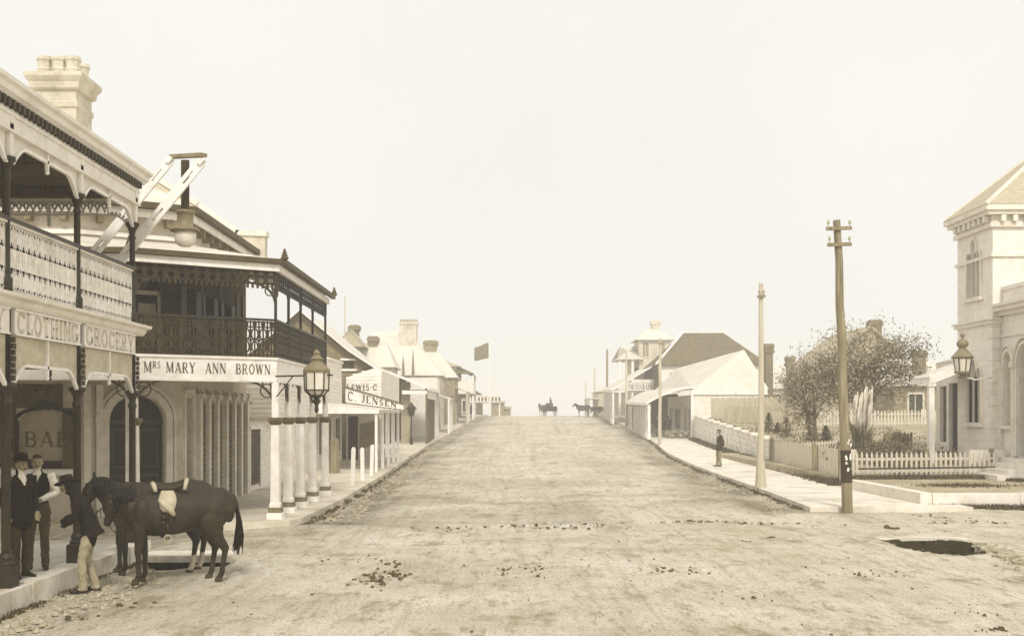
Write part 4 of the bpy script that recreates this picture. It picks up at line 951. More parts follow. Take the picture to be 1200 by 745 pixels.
b = MB(); b.poly([(-10.3, 57.75, 7.98), (-10.3, 68, 7.98), (-7.75, 68, 5.85), (-7.75, 57.75, 5.85)], .1, (0, 0, 1)); b.poly([(-7.78, 57.75, 5.86), (-7.78, 68, 5.86), (-6.35, 68, 4.95), (-6.35, 57.75, 4.95)], .1, (0, 0, 1))
b.poly([(-10.3, 57.75, 7.98), (-10.3, 68, 7.98), (-14.6, 68, 4.2), (-14.6, 57.75, 4.2)], .1, (0, 0, 1)); b.build('roof', ROOF_P, o)
b = MB(); b.beam((-10.3, 57.7, 7.9), (-7.75, 57.7, 5.78), .09, .16); b.beam((-7.75, 57.7, 5.78), (-6.35, 57.7, 4.87), .09, .16); b.beam((-10.3, 57.7, 7.9), (-14.6, 57.7, 4.12), .09, .16); b.build('barge_board', D_IRON2, o)
b = MB(); b.beam((-10.3, 57.66, 8.02), (-7.75, 57.66, 5.9), .05, .07); b.beam((-7.75, 57.66, 5.9), (-6.35, 57.66, 5.0), .05, .07); b.beam((-10.3, 57.66, 8.02), (-14.6, 57.66, 4.24), .05, .07); b.build('barge_capping', W_WHITE, o)
# lettered upper room over the footpath
o = thing('lettered_shop_end', 'white weatherboard shop end painted LEWIS above the JENSEN board', 'shop', (-7, 62, .3))
b = MB(); xa_, xb_ = -7.86, PX(447, 57.6)
b.wall((xa_, 57.6, 0), (1, 0, 0), (0, -1, 0), [(0, 3.0), (xb_-xa_, 3.0), (xb_-xa_, 4.9), (1.45, 4.98), (0, 4.5)], [], .12); b.bx(xb_-.12, xb_, 57.73, 68, 3.0, 4.85); b.bx(-7.28, xb_-.13, 67.9, 68, 3.0, 4.85); b.bx(-7.28, xb_-.13, 57.73, 67.89, 3.0, 3.1)
lapboards(b, (xa_, 57.6, 0), (1, 0, 0), (0, -1, 0), xb_-xa_, 3.0, 4.84, .17, lambda z, Ln: [(0 if z < 4.5 else (z-4.5)*3, Ln)]); wl = b.build('wall', W_BOARD, o)
b = MB(); lettering(b, 'LEWIS·C', (PX(405, 57.6)+.06, 57.565, PZ(457, 57.6)), (1, 0, 0), (0, -1, 0), .29, 1.62, bold=1.2); b.build('lettering', PAINT_T, wl)
b = MB(); b.wall((xa_, 57.62, 0), (1, 0, 0), (0, -1, 0), rect(0, xb_-xa_-.15, .1, 2.98), [rect(.1, .62, .2, 2.5)], .1); lapboards(b, (xa_, 57.62, 0), (1, 0, 0), (0, -1, 0), xb_-xa_-.15, .2, 2.9, .17, lambda z, Ln: [(0, .1), (.62, Ln)] if z < 2.5 else [(0, Ln)]); b.build('lower_wall', W_BOARD, o)
b = MB(); b.bx(xa_+.09, xa_+.63, 57.68, 57.7, .19, 2.51); b.build('door', DOORW, o)
for y in (57.82, 61, 64.4, 67.8):
    b = MB(); b.bx(xb_-.13, xb_-.02, y-.06, y+.06, gz(y)+.1, 3.0); b.build('post', W_WHITE, o)
# skillion veranda shop, dark beneath
o = thing('skillion_veranda_shop', 'dark shop under a steep skillion veranda roof with close set timber posts', 'shop', (-8, 85, .5))
zg = gz(85)
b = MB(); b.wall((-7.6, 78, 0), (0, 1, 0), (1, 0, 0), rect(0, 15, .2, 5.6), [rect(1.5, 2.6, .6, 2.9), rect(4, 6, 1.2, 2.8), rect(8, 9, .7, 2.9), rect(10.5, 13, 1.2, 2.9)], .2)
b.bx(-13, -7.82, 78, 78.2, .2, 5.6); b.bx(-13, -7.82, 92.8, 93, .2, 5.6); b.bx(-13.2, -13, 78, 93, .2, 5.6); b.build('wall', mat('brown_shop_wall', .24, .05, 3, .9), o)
for a0, a1, z0, z1 in ((1.5, 2.6, .6, 2.9), (4, 6, 1.2, 2.8), (8, 9, .7, 2.9), (10.5, 13, 1.2, 2.9)): bx('door' if z0 < 1 else 'window', DOORW if z0 < 1 else GLASS, o, -7.74, -7.7, 78+a0-.02, 78+a1+.02, z0, z1)
b = MB(); b.poly([(-4.8, 77.8, 4.42), (-4.8, 93.2, 4.5), (-8.3, 93.2, 5.85), (-8.3, 77.8, 5.78)], .06, (0, 0, 1)); b.poly([(-8.3, 77.8, 5.78), (-8.3, 93.2, 5.85), (-13.4, 93.2, 5.7), (-13.4, 77.8, 5.7)], .06, (0, 0, 1)); b.build('roof', ROOF_PY, o)
b = MB(); b.beam((-4.8, 77.74, 4.42), (-8.3, 77.74, 5.78), .08, .16); b.beam((-4.85, 77.7, 4.36), (-4.85, 93.2, 4.44), .1, .2); b.build('fascia', W_WHITE, o)
b = MB(); b.bx(-6.7, -4.95, 77.84, 77.94, 4.0, 4.25); b.build('tie_beam', W_WHITE, o)
for k in range(8):
    y = 78+k*2.15; b = MB(); b.bx(-5.06, -4.92, y-.07, y+.07, gz(y)+.14, 4.42); b.build('post', W_WHITE if k > 4 else SHUT, o)
b = MB(); b.bx(-4.99, -4.93, 78.1, 88.8, 3.7, 4.35); b.build('valance_board', W_CREAM, o)
b = MB(); b.bx(-6.9, -6.3, 79.4, 80.1, .3, 4.9); b.bx(-6.95, -6.25, 79.35, 80.15, 4.5, 4.62); b.build('brick_pier', BRICK_L, o)
o = thing('street_lamp', 'dark old street lamp standing under the skillion veranda edge', 'street lamp', (-6.0, 77.3, gz(77)+.15)); X0, Y0_ = -6.0, 77.3; zb = gz(77)+.14
b = MB(); b.lathe([(.12, 0), (.1, .5), (.05, .6), (.04, 1.9), (.07, 1.95)], (X0, Y0_, zb), 8); b.build('post', D_IRON, o)
b = MB(); b.lathe([(.16, 1.98), (.3, 2.55), (.34, 2.58), (.12, 2.8), (.06, 2.95)], (X0, Y0_, zb), 6); b.build('lantern', D_IRON2, o)
b = MB(); b.beam((X0-.4, Y0_, zb+2.5), (X0+.4, Y0_, zb+2.5), .06, .06); b.build('ladder_bar', D_IRON, o)
# thin mast behind the roofs
b = MB(); b.tube([(PX(404, 80), 80, .3), (PX(404, 80), 80, 11.1)], [.07, .04], 7); tag(b.build('mast', TIMBER_P), 'thin bare mast rising behind the chimneys of the left hand roofs', 'mast')
# cottage roof with two dark chimneys
def chimney(b, x, y, z0, z1, w, cap=.1):
    b.lathe([(w/2, z0), (w/2, z1-.55), (w/2+cap*.6, z1-.5), (w/2+cap, z1-.4), (w/2+cap, z1-.12), (w/2, z1-.08), (w/2, z1)], (x, y, 0), sq=True)
def hip(name, par, x0, x1, y0, y1, ze, zr, inset, m, ridge='x', ov=.25, gable=False):
    b = MB(); x0 -= ov; x1 += ov; y0 -= ov; y1 += ov
    if ridge == 'x':
        ym = (y0+y1)/2; a, c = V((x0+inset, ym, zr)), V((x1-inset, ym, zr))
        b.poly([(x0, y0, ze), (x1, y0, ze), c, a], .08, (0, -.3, 1)); b.poly([(x0, y1, ze), (x1, y1, ze), c, a], .08, (0, .3, 1))
        if not gable: b.poly([(x0, y0, ze), (x0, y1, ze), a], .08, (-.3, 0, 1)); b.poly([(x1, y0, ze), (x1, y1, ze), c], .08, (.3, 0, 1))
    else:
        xm = (x0+x1)/2; a, c = V((xm, y0+inset, zr)), V((xm, y1-inset, zr))
        b.poly([(x0, y0, ze), (x0, y1, ze), c, a], .08, (-.3, 0, 1)); b.poly([(x1, y0, ze), (x1, y1, ze), c, a], .08, (.3, 0, 1))
        if not gable: b.poly([(x0, y0, ze), (x1, y0, ze), a], .08, (0, -.3, 1)); b.poly([(x0, y1, ze), (x1, y1, ze), c], .08, (0, .3, 1))
    return b.build(name, m, par)
def shell(par, x0, x1, y0, y1, z0, z1, m, holes=(), name='wall', pane=GLASS):
    "four walls, openings given as (side, a0, a1, z0, z1) with side S (faces the camera), E or W"
    b = MB(); t = .2
    hs = {'S': [], 'E': [], 'W': []}
    for s, a0, a1, q0, q1 in holes: hs[s].append(rect(a0, a1, q0, q1))
    b.wall((x0, y0, 0), (1, 0, 0), (0, -1, 0), rect(0, x1-x0, z0, z1), hs['S'], t)
    b.wall((x1, y0+t, 0), (0, 1, 0), (1, 0, 0), rect(0, y1-y0-t, z0, z1), hs['E'], t)
    b.wall((x0, y1, 0), (0, -1, 0), (-1, 0, 0), rect(0, y1-y0-t, z0, z1), hs['W'], t)
    b.bx(x0+t, x1-t, y1-t, y1, z0, z1); w = b.build(name, m, par)
    for s, a0, a1, q0, q1 in holes:
        if s == 'S': o_, dx, dn = (x0, y0, 0), (1, 0, 0), (0, -1, 0)
        elif s == 'E': o_, dx, dn = (x1, y0+t, 0), (0, 1, 0), (1, 0, 0)
        else: o_, dx, dn = (x0, y1, 0), (0, -1, 0), (-1, 0, 0)
        b = MB(); b.fr(o_, dx, dn, a0-.01, a1+.01, -.15, -.11, q0-.01, q1+.01); door = q0-z0 < .7
        p = b.build('door' if door else 'window', DOORW if door else pane, par)
        b = MB(); b.fr(o_, dx, dn, a0-.1, a0+.02, .002, .05, q0, q1); b.fr(o_, dx, dn, a1-.02, a1+.1, .002, .05, q0, q1); b.fr(o_, dx, dn, a0-.1, a1+.1, .002, .06, q1, q1+.12)
        if not door: b.fr(o_, dx, dn, a0-.12, a1+.12, .002, .09, q0-.1, q0); b.fr(o_, dx, dn, (a0+a1)/2-.03, (a0+a1)/2+.03, -.109, -.06, q0, q1)
        b.build('frame', TRIM, p)
    return w
o = thing('iron_roofed_cottage', 'pale iron roofed cottage with two short dark chimneys behind the skillion shop', 'cottage', (-13, 98, .6))
shell(o, -17, -9, 94.5, 100, .3, 6.6, STUCCO, [('S', 2, 3, 2.5, 4.5), ('S', 5, 6, 2.5, 4.5)]); hip('roof', o, -17, -9, 94.5, 100, 6.6, 8.9, 1.0, ROOF_P, 'x', .3)
for px, py, w in ((415.5, 381, .75), (437.5, 394, .75)):
    b = MB(); chimney(b, PX(px, 97), 97, 7.6, PZ(py, 97), w, .14); b.build('chimney', BRICK, o)
b = MB(); b.wall((-13.6, 93.9, 0), (1, 0, 0), (0, -1, 0), [(0, 8.3), (2.3, 8.3), (1.1, 9.75)], [], .1); b.poly([(-12.5, 93.8, 9.85), (-12.5, 96.8, 9.85), (-13.8, 96.8, 8.3), (-13.8, 93.8, 8.3)], .05, (0, 0, 1)); b.poly([(-12.5, 93.8, 9.85), (-12.5, 96.8, 9.85), (-11.2, 96.8, 8.3), (-11.2, 93.8, 8.3)], .05, (0, 0, 1)); b.build('gablet', ROOF_G, o)
# the long pale house with the big chimney
o = thing('long_roofed_house', 'large house with a long pale iron hipped roof and broad crested chimney', 'house', (-9, 108, 1.1))
shell(o, -15.2, -5.4, 103.5, 112, .8, 6.2, STUCCO, [('S', 1, 2, 3.4, 5.2), ('S', 7, 8, 3.4, 5.2), ('E', 2, 3, 3.4, 5.2), ('E', 5, 6, 3.4, 5.2), ('E', 3.5, 4.5, 1.2, 3.1)])
hip('roof', o, -15.2, -5.4, 103.5, 112, 6.2, 10.6, 3.6, ROOF_P, 'x', .35)
b = MB(); b.lathe([(.8, 8.5), (.8, 11.1), (.9, 11.2), (.9, 11.4)], (PX(479, 107), 107, 0), sq=True)
ch = b.build('chimney', CHIMST, o); b = MB()
for i in range(6): b.lathe([(.1, 0), (.12, .3), (.1, .35)], (PX(479, 107)-.72+.288*i, 107, 11.39), 8)
b.build('chimney_crest', BRICK_L, ch)
for px, y1_ in ((472.5, 416), (484, 408)):
    b = MB(); b.lathe([(.16, 0), (.12, 1.4), (.02, PZ(y1_, 101)-PZ(446, 101))], (PX(px, 101.6), 101.6, PZ(446, 101)), 7); tag(b.build('flue_pipe', mat('rusty_flue', .5, .06)), 'tapering dark flue pipe, the %s one before the long pale roof' % ('shorter' if px < 475 else 'taller'), 'flue')
# sign-fronted shops further up
o = thing('boarded_shopfront', 'low shop with a pale lettered parapet beyond the skillion veranda', 'shop', (-6, 98, .9))
shell(o, -9, -5.5, 96, 103, .6, 5.0, W_BOARD, [('E', 1, 2, .9, 3.0), ('E', 3.2, 5.4, 1.6, 3.0)])
b = MB(); b.bx(-8.6, -5.2, 95.8, 95.9, 4.7, 5.75); b.build('parapet_board', W_CREAM, o)
b = MB(); b.poly([(-4.1, 95.9, 3.9), (-4.1, 103, 4.0), (-5.6, 103, 4.5), (-5.6, 95.9, 4.5)], .06, (0, 0, 1)); b.build('awning_roof', ROOF_PY, o)
for k in range(4):
    y = 96+k*2.2; b = MB(); b.bx(-4.3, -4.14, y-.08, y+.08, gz(y)+.1, 4.0); b.build('post', W_WHITE, o)
o = thing('steep_roofed_shop', 'steep pale gable roofed shop with a capped chimney up the left side', 'shop', (-7, 120, 1.6))
shell(o, -11.5, -4.4, 115, 124, 1.2, 6.4, STUCCO_D, [('E', 1.5, 2.6, 1.6, 3.6), ('E', 4, 6, 2.2, 3.6), ('E', 2, 3, 4.4, 5.9), ('E', 5, 6, 4.4, 5.9)])
hip('roof', o, -11.5, -4.4, 115, 124, 6.4, 10.1, 2.8, ROOF_P, 'x', .3)
b = MB(); chimney(b, PX(505, 119), 119, 8, PZ(399, 119), 1.3, .14); b.build('chimney', STUCCO_D, o)
b = MB(); b.poly([(-2.95, 115, 4.9), (-2.95, 124, 5.0), (-4.5, 124, 5.5), (-4.5, 115, 5.5)], .07, (0, 0, 1)); b.build('awning_roof', ROOF_PY, o)
for k in range(5):
    y = 115.2+k*2.1; b = MB(); b.bx(-3.25, -3.07, y-.09, y+.09, gz(y)+.1, 5.0); b.build('post', W_WHITE if k else TIMBER_P, o)
o = thing('balcony_shop', 'two storey shop with pale boarded balcony and dark veranda near the crest', 'shop', (-5, 135, 2))
z0 = gz(134)
shell(o, -9, -4.6, 130.5, 141, z0-.3, 8.2, STUCCO_D, [('S', .8, 1.8, 5.2, 7.3), ('S', 2.6, 3.6, 5.2, 7.3), ('S', 1.6, 2.8, z0, z0+2.2), ('E', 1.5, 2.5, z0, z0+2.3), ('E', 4, 6, z0+.8, z0+2.2), ('E', 2, 3, 5.4, 7.2), ('E', 6, 7, 5.4, 7.2)])
hip('roof', o, -9, -4.6, 130.5, 141, 8.2, 9.2, 1.8, ROOF_G, 'y', .3)
b = MB(); b.poly([(-2.7, 129, 7.2), (-2.7, 141, 7.2), (-4.7, 141, 8.2), (-4.7, 129, 8.2)], .08, (0, 0, 1)); b.poly([(-8.5, 128.4, 7.3), (-2.7, 128.4, 7.3), (-4.7, 130.6, 8.25), (-8.5, 130.6, 8.25)], .08, (0, 0, 1)); b.build('balcony_roof', ROOF_D, o)
b = MB(); b.bx(-8.4, -2.75, 128.5, 128.6, 4.95, 6.4); b.bx(-2.85, -2.75, 128.6, 141, 4.95, 6.4); b.build('balcony_boarding', W_CREAM, o)
b = MB(); b.bx(-8.4, -2.75, 128.6, 130.49, 4.75, 4.94); b.bx(-4.59, -2.75, 130.49, 141, 4.75, 4.94); b.build('balcony_floor', SOFFIT, o)
for x, y in ((-8.3, 128.6), (-5.6, 128.6), (-2.85, 128.6), (-2.85, 131.7), (-2.85, 134.8), (-2.85, 137.9), (-2.85, 140.9)):
    b = MB(); b.bx(x-.09, x+.09, y+.02, y+.2, z0-.1, 7.2); b.build('post', W_WHITE, o)
# beyond the crest
o = thing('crest_cottage', 'small cottage with white balustraded porch at the crest beside the flagpole', 'cottage', (-1.6, 160, 2.2))
shell(o, -6, -2.2, 158, 166, 1.4, 5.2, STUCCO_D, [('S', 1, 2, 2.9, 4.5), ('E', 2, 3, 2.9, 4.5)]); hip('roof', o, -6, -2.2, 158, 166, 5.2, 6.6, 1.5, ROOF_D, 'y', .3)
b = MB(); b.bx(-4, .35, 156, 156.15, 4.3, 5.1); b.bx(-4, .4, 155.9, 158, 5.1, 5.25); b.bx(-4, .4, 156.2, 158, 4.15, 4.28); b.build('porch_front', W_WHITE, o)
b = MB()
for k in range(9): b.bx(-3.7+k*.48, -3.45+k*.48, 155.93, 155.99, 4.45, 4.95)
b.build('porch_panel', GUTTER, o)
for x in (-3.9, -1.8, .28):
    b = MB(); b.bx(x-.08, x+.08, 156.2, 156.36, 2.0, 4.2); b.build('post', W_WHITE, o)
o = thing('crest_shed', 'low pale sheds stepping down past the crest on the left', 'shed', (3, 178, 2))
for x0, x1, z1 in ((-1, 1.1, 4.4), (1.12, 2.1, 3.5)):
    b = MB(); b.bx(x0, x1, 176, 182, .8, z1); b.build('wall', STUCCO_D, o)
    b = MB(); b.poly([(x0-.2, 175.6, z1+.02), (x1+.2, 175.6, z1+.02), (x1+.2, 182.4, z1+.4), (x0-.2, 182.4, z1+.4)], .08, (0, 0, 1)); b.build('roof', ROOF_G, o)
o = thing('flagpole', 'white flagpole with square dark flag flying to the left near the crest', 'flagpole', (PX(573.5, 152), 152, gz(152)))
fx = PX(573.5, 152); b = MB(); b.tube([(fx, 152, gz(152)-.2), (fx, 152, PZ(402, 152))], [.11, .06], 8); b.build('pole', W_WHITE, o)
b = MB(); vs = []; n = 10
for i in range(n+1):
    for j in range(n+1):
        u, w_ = i/n, j/n; vs.append((fx-.12-u*1.95, 152+.25*math.sin(u*5+w_), PZ(401, 152)-.02-w_*2.15-u*(.75-.35*w_)+.04*math.sin(u*7)))
b.add(vs, [(i*(n+1)+j, i*(n+1)+j+1, (i+1)*(n+1)+j+1, (i+1)*(n+1)+j) for i in range(n) for j in range(n)]); b.build('flag', FLAGM, o)

# =================================================================== right hand row (street front runs a little to the right)
# near shop with the curved iron veranda
o = thing('curved_veranda_shop', 'weatherboard corner shop with big pale iron roof sweeping into a curved street veranda', 'shop', (18, 92, .5))
def ra(y): return 11.75+(y-86)*.055       # post line
shell(o, 15.2, 20.7, 86, 99, .3, 4.1, W_BOARD, [('W', 1.5, 2.6, .9, 3.0), ('W', 4, 7, 1.4, 3.0), ('W', 9, 10, .8, 3.0), ('W', 10.6, 12.2, 1.3, 3)])
b = MB(); lapboards(b, (15.2, 86, 0), (1, 0, 0), (0, -1, 0), 5.5, 1.0, 4.08, .22); b.build('weatherboarding', W_BOARD, o)
b = MB(); b.bx(15.15, 20.9, 85.85, 85.95, 4.1, 4.55); b.build('fascia', W_WHITE, o)
xp, zp = PX(866, 90.5), PZ(409.5, 90.5)
b = MB(); b.poly([(15.1, 85.9, 4.55), (21.0, 85.9, 4.55), (xp+.4, 90.5, zp)], .07, (0, -.3, 1)); b.poly([(15.1, 85.9, 4.55), (xp+.4, 90.5, zp), (xp-2.6, 106, zp-.9), (15.6, 112, 4.75)], .07, (-.3, 0, 1)); b.poly([(21.0, 85.9, 4.55), (xp+.4, 90.5, zp), (xp-2.6, 106, zp-.9), (21.0, 106, 4.55)], .07, (.3, 0, 1)); b.build('roof', ROOF_P, o)
b = MB(); vs = []; n = 10
def curve(t): return (t, .0)
for yy, sk in ((85.9, 0), (112.5, 1)):
    g_ = 0.0
    for i in range(n+1):
        t = i/n; x = lerp(ra(yy)-.25, 15.3+.02*(yy-86), t); z = lerp(3.45+g_, 4.72+g_, math.sin(t*math.pi/2)**.9)+ (0.012*(yy-86)); vs.append((x, yy, z))
b.add(vs, [(i, i+1, n+1+i+1, n+1+i) for i in range(n)]); v2 = [(x, y, z-.06) for x, y, z in vs]; b.add(v2, [(i, n+1+i, n+1+i+1, i+1) for i in range(n)]); b.build('veranda_roof', ROOF_PY, o)
b = MB(); b.ribbon([V((x, 85.86, z-.05)) for x, y, z in vs[:n+1]], .16, (0, -1, 0), .06); b.beam((ra(85.9)-.2, 85.9, 3.38), (ra(112.5)-.2, 112.5, 3.7), .1, .2); b.build('veranda_fascia', W_WHITE, o)
ys_ = (86.1, 88.6, 91.2, 93.8, 96.6, 99.4, 102.4, 105.6, 109, 112.2)
for y in ys_:
    b = MB(); x = ra(y); zt = 3.38+.012*(y-86); b.bx(x-.1, x+.1, y-.1, y+.1, gz(y)+.12, zt); b.bx(x-.14, x+.14, y-.14, y+.14, gz(y)+.12, gz(y)+.5); b.bx(x-.14, x+.14, y-.14, y+.14, zt-.35, zt-.25); b.build('post', W_WHITE, o)
b = MB(); b.bx(15.0, 15.19, 85.9, 86.15, .4, 4.5); b.build('corner_board', W_WHITE, o)
b = MB(); yb = ys_[-3]; b.bx(ra(yb)-.12, ra(yb)-.06, yb-.55, yb+.55, 1.2, 3.3); sb = b.build('hanging_board', W_WHITE, o)
b = MB()
for k in range(7): b.bx(ra(yb)-.125, ra(yb)-.11, yb-.42, yb+.42, 1.38+k*.26, 1.5+k*.26)
b.build('board_stripe', PAINT_T, sb)
# shop wall beyond, continuing the row
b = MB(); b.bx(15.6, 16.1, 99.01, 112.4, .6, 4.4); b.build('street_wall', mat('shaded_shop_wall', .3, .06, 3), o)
# goods heaped by the shop door
gd = MB()
for i in range(26):
    x = random.uniform(13.6, 15.0); y = random.uniform(87.2, 89.5); s = random.uniform(.12, .26); gd.ball((x, y, gz(y)+.15+s*.7+random.random()*.55*(x-13)/2), (s, s, s*.8), 7, 5)
q = gd.build('shop_goods', mat('mixed_goods', .5, .22, 5, .9)); q['kind'] = 'stuff'; q['label'] = 'jumble of goods heaped at the curved veranda shop door'; q['category'] = 'goods'
# dark shingled house above it
o = thing('shingle_roofed_house', 'large house with dark shingled hip roof rising above the right hand shops', 'house', (21.5, 118, 1.4))
shell(o, 16.6, 27.2, 113, 123, 1, 7.6, W_CREAM, [('S', 1, 2, 5.0, 6.8), ('W', 2, 3, 4.8, 6.6), ('W', 6, 7, 4.8, 6.6)])
hip('roof', o, 16.6, 27.2, 113, 123, 7.6, 11.2, 3.6, ROOF_D, 'x', .45)
b = MB(); b.beam((16.1, 112.5, 7.68), (19.75, 117.95, 11.3), .2, .14); b.beam((19.75, 118, 11.28), (24.05, 118, 11.28), .2, .12); b.build('hip_capping', W_WHITE, o)
# photographer's shop: slope roofed veranda with the frontal sign
o = thing('photographer_shop', 'shop with slanting veranda roof and PHOTOGRAPHER board facing down the street', 'shop', (15, 121, 1.5))
z0 = gz(118)
shell(o, 16.4, 18.9, 124, 134, z0-.3, 7.6, W_CREAM, [('W', 2, 3.2, z0+.1, z0+2.4), ('W', 5, 8, z0+.9, z0+2.4)])
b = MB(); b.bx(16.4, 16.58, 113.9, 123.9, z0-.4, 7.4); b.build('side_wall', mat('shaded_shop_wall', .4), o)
b = MB(); b.poly([(12.0, 116.4, 5.15), (12.6, 134, 5.5), (17.1, 134, 8.0), (16.6, 116.4, 7.85)], .08, (0, 0, 1)); b.build('veranda_roof', ROOF_PY, o)
b = MB(); b.beam((11.95, 116.35, 5.1), (16.65, 116.35, 7.85), .08, .18); b.build('fascia', W_WHITE, o)
b = MB(); b.beam((12.1, 116.4, 5.0), (12.7, 134, 5.35), .12, .22); b.beam((12.1, 116.4, 4.95), (16.4, 116.4, 4.95), .12, .16); b.build('beam', W_WHITE, o)
for y in (116.5, 119.5, 122.5, 125.5, 128.5, 131.5):
    x = 12.15+(y-116.4)*.034; b = MB(); b.bx(x-.1, x+.1, y-.1, y+.1, gz(y)+.1, 5.0+.02*(y-116)); b.build('post', W_WHITE, o)
b = MB(); b.bx(PX(735.5, 116), PX(771, 116), 116.0, 116.08, PZ(457.5, 116), PZ(449, 116)); sb = b.build('sign_board', W_WHITE, o)
b = MB(); lettering(b, 'PHOTOGRAPHER', (PX(736.5, 116), 115.995, PZ(456.3, 116)), (1, 0, 0), (0, -1, 0), .58, PX(770, 116)-PX(736.5, 116), space=.06, bold=1.2); b.build('lettering', PAINT_T, sb)
b = MB(); b.bx(PX(740, 116), PX(767, 116), 116.02, 116.07, PZ(448.6, 116), PZ(444.5, 116)); b.build('upper_board', W_CREAM, sb)
# tall house with the belvedere
o = thing('belvedere_house', 'tall pale house with square hip roofed upper room, balcony wing and chimney', 'house', (18, 142, 2.1))
Yb = 138; z0 = gz(140)
shell(o, PX(749, Yb), PX(786, Yb), Yb, Yb+5, z0-.3, PZ(398, Yb), STUCCO, [('S', .4, 1.2, PZ(418, Yb), PZ(401, Yb)), ('S', 2.4, 3.2, PZ(418, Yb), PZ(401, Yb))], pane=GLASS_P)
hip('roof', o, PX(749, Yb), PX(786, Yb), Yb, Yb+5, PZ(398, Yb), PZ(382, Yb), 2.2, ROOF_P, 'x', .5)
b = MB(); chimney(b, PX(768, Yb+2.5), Yb+2.5, 12, PZ(374, Yb), 1.0, .14); b.build('chimney', CHIMST, o)
shell(o, PX(726, Yb)+1.6, PX(749, Yb)-.01, Yb+.8, Yb+6, z0-.3, PZ(421, Yb), STUCCO, [('S', .3, .9, 6.0, 8.4)], name='wing_wall')
hip('wing_roof', o, PX(724, Yb), PX(752, Yb), Yb-.5, Yb+6, PZ(421, Yb), PZ(404, Yb), 2.6, ROOF_P, 'x', .2)
b = MB(); b.bx(PX(724, Yb), PX(749, Yb)-.02, Yb-.5, Yb+.79, 5.5, 5.7); b.bx(PX(724, Yb), PX(749, Yb)-.02, Yb-.5, Yb-.42, 5.71, 6.5); b.build('balcony', W_CREAM, o)
for px in (726, 741):
    b = MB(); b.bx(PX(px, Yb)-.14, PX(px, Yb)+.14, Yb-.4, Yb-.12, z0, PZ(421.5, Yb)); b.build('post', W_WHITE, o)
# last low shop before the crest
o = thing('crest_shop', 'last low pale shop on the right before the crest behind the horse cart', 'shop', (14.5, 150, 2.2))
z0 = gz(150)
shell(o, 13.4, 17, 147, 156, z0-.3, 5.6, STUCCO, [('W', 2, 3, z0+.1, z0+2.2), ('W', 5, 6.5, z0+.9, z0+2.2)]); hip('roof', o, 13.4, 17, 147, 156, 5.6, 6.6, 1.2, ROOF_P, 'y', .3)
b = MB(); b.bx(12.2, 13.5, 146.7, 156, 4.6, 4.75); b.build('awning_roof', ROOF_PY, o)
for y in (146.9, 150, 153, 155.8):
    b = MB(); b.bx(12.25, 12.42, y-.08, y+.08, gz(y), 4.6); b.build('post', W_WHITE, o)
# =================================================================== right foreground: raised forecourt, town hall, garden
FZ = .43
b = MB(); b.poly([(11.95, 30.55, FZ), (46, 30.55, FZ), (46, 62, FZ), (12.2, 62, FZ), (11.75, 37.2, FZ)], .25, (0, 0, 1)); struct(b.build('forecourt_ground', SOILM))
b = MB()
for i in range(4):
    t0, t1 = i/4, (i+1)/4; p0 = V((lerp(11.55, 11.5, t0), lerp(30.3, 36.6, t0), 0)); p1 = V((lerp(11.55, 11.5, t1), lerp(30.3, 36.6, t1)-.012, 0))
    b.add([(p0.x, p0.y, -.2), (p0.x+.32, p0.y, -.2), (p1.x+.32, p1.y, -.2), (p1.x, p1.y, -.2), (p0.x, p0.y, FZ+.02), (p0.x+.32, p0.y, FZ+.02), (p1.x+.32, p1.y, FZ+.02), (p1.x, p1.y, FZ+.02)], [(3, 2, 1, 0), (4, 5, 6, 7), (0, 1, 5, 4), (1, 2, 6, 5), (2, 3, 7, 6), (3, 0, 4, 7)])
for i in range(9): b.bx(11.88+i*2.4, 11.88+i*2.4+2.385, 30.28+random.uniform(-.015, .015), 30.6, -.2, FZ+.01+random.uniform(-.01, .01))
struct(b.build('forecourt_kerb', STONE_B))
# ---- town hall
th = thing('town_hall', 'pale stone town hall with square hip roofed tower, lancet windows and arched side wing', 'town hall', (20, 38, FZ))
TX, TY0, TY1 = 17.5, 39.2, 42.2
def lan_(c, w, z0, zt): return arch(c-w/2, c+w/2, z0, zt-w*.9, zt, 10)
up = [lan_(1.1, .28, 6.9, 8.5), lan_(1.5, .34, 6.9, 9.0), lan_(1.9, .28, 6.9, 8.5)]
lo = [lan_(1.05, .3, 2.3, 4.25), lan_(1.5, .36, 2.3, 4.6), lan_(1.95, .3, 2.3, 4.25)]
b = MB(); b.wall((TX, TY1, 0), (0, -1, 0), (-1, 0, 0), rect(0, 3.0, .2, 9.4), up+lo, .4)
b.wall((TX+.001, TY0+.002, 0), (1, 0, 0), (0, -1, 0), rect(.0, 6.8, .2, 9.4), [lan_(3.2, .5, 7.4, 8.8), lan_(4.2, .5, 7.4, 8.8)], .4); b.bx(24, 24.4, TY0, TY1, .2, 9.4); b.bx(17.61, 24, TY1-.4, TY1, .2, 9.4); b.build('tower_wall', STONE, th)
for h in up+lo:
    b = MB(); a0, a1, z0, zt = h[0][0], h[1][0], h[0][1], max(p[1] for p in h); b.fr((TX, TY1, 0), (0, -1, 0), (-1, 0, 0), a0-.02, a1+.02, -.3, -.26, z0-.02, zt+.02); w = b.build('lancet_window', GLASS_P, th)
    b = MB(); c = (a0+a1)/2; r = (a1-a0)/2+.06; o_ = V((TX, TY1, 0))
    b.ribbon([o_+V((-.03, -(c-r), z0))]+[o_+V((-.03, -(c-r*math.cos(math.pi*i/10)), zt-.3+.36*math.sin(math.pi*i/10))) for i in range(11)]+[o_+V((-.03, -(c+r), z0))], .08, (-1, 0, 0), .09); b.build('stone_surround', STONE_B, w)
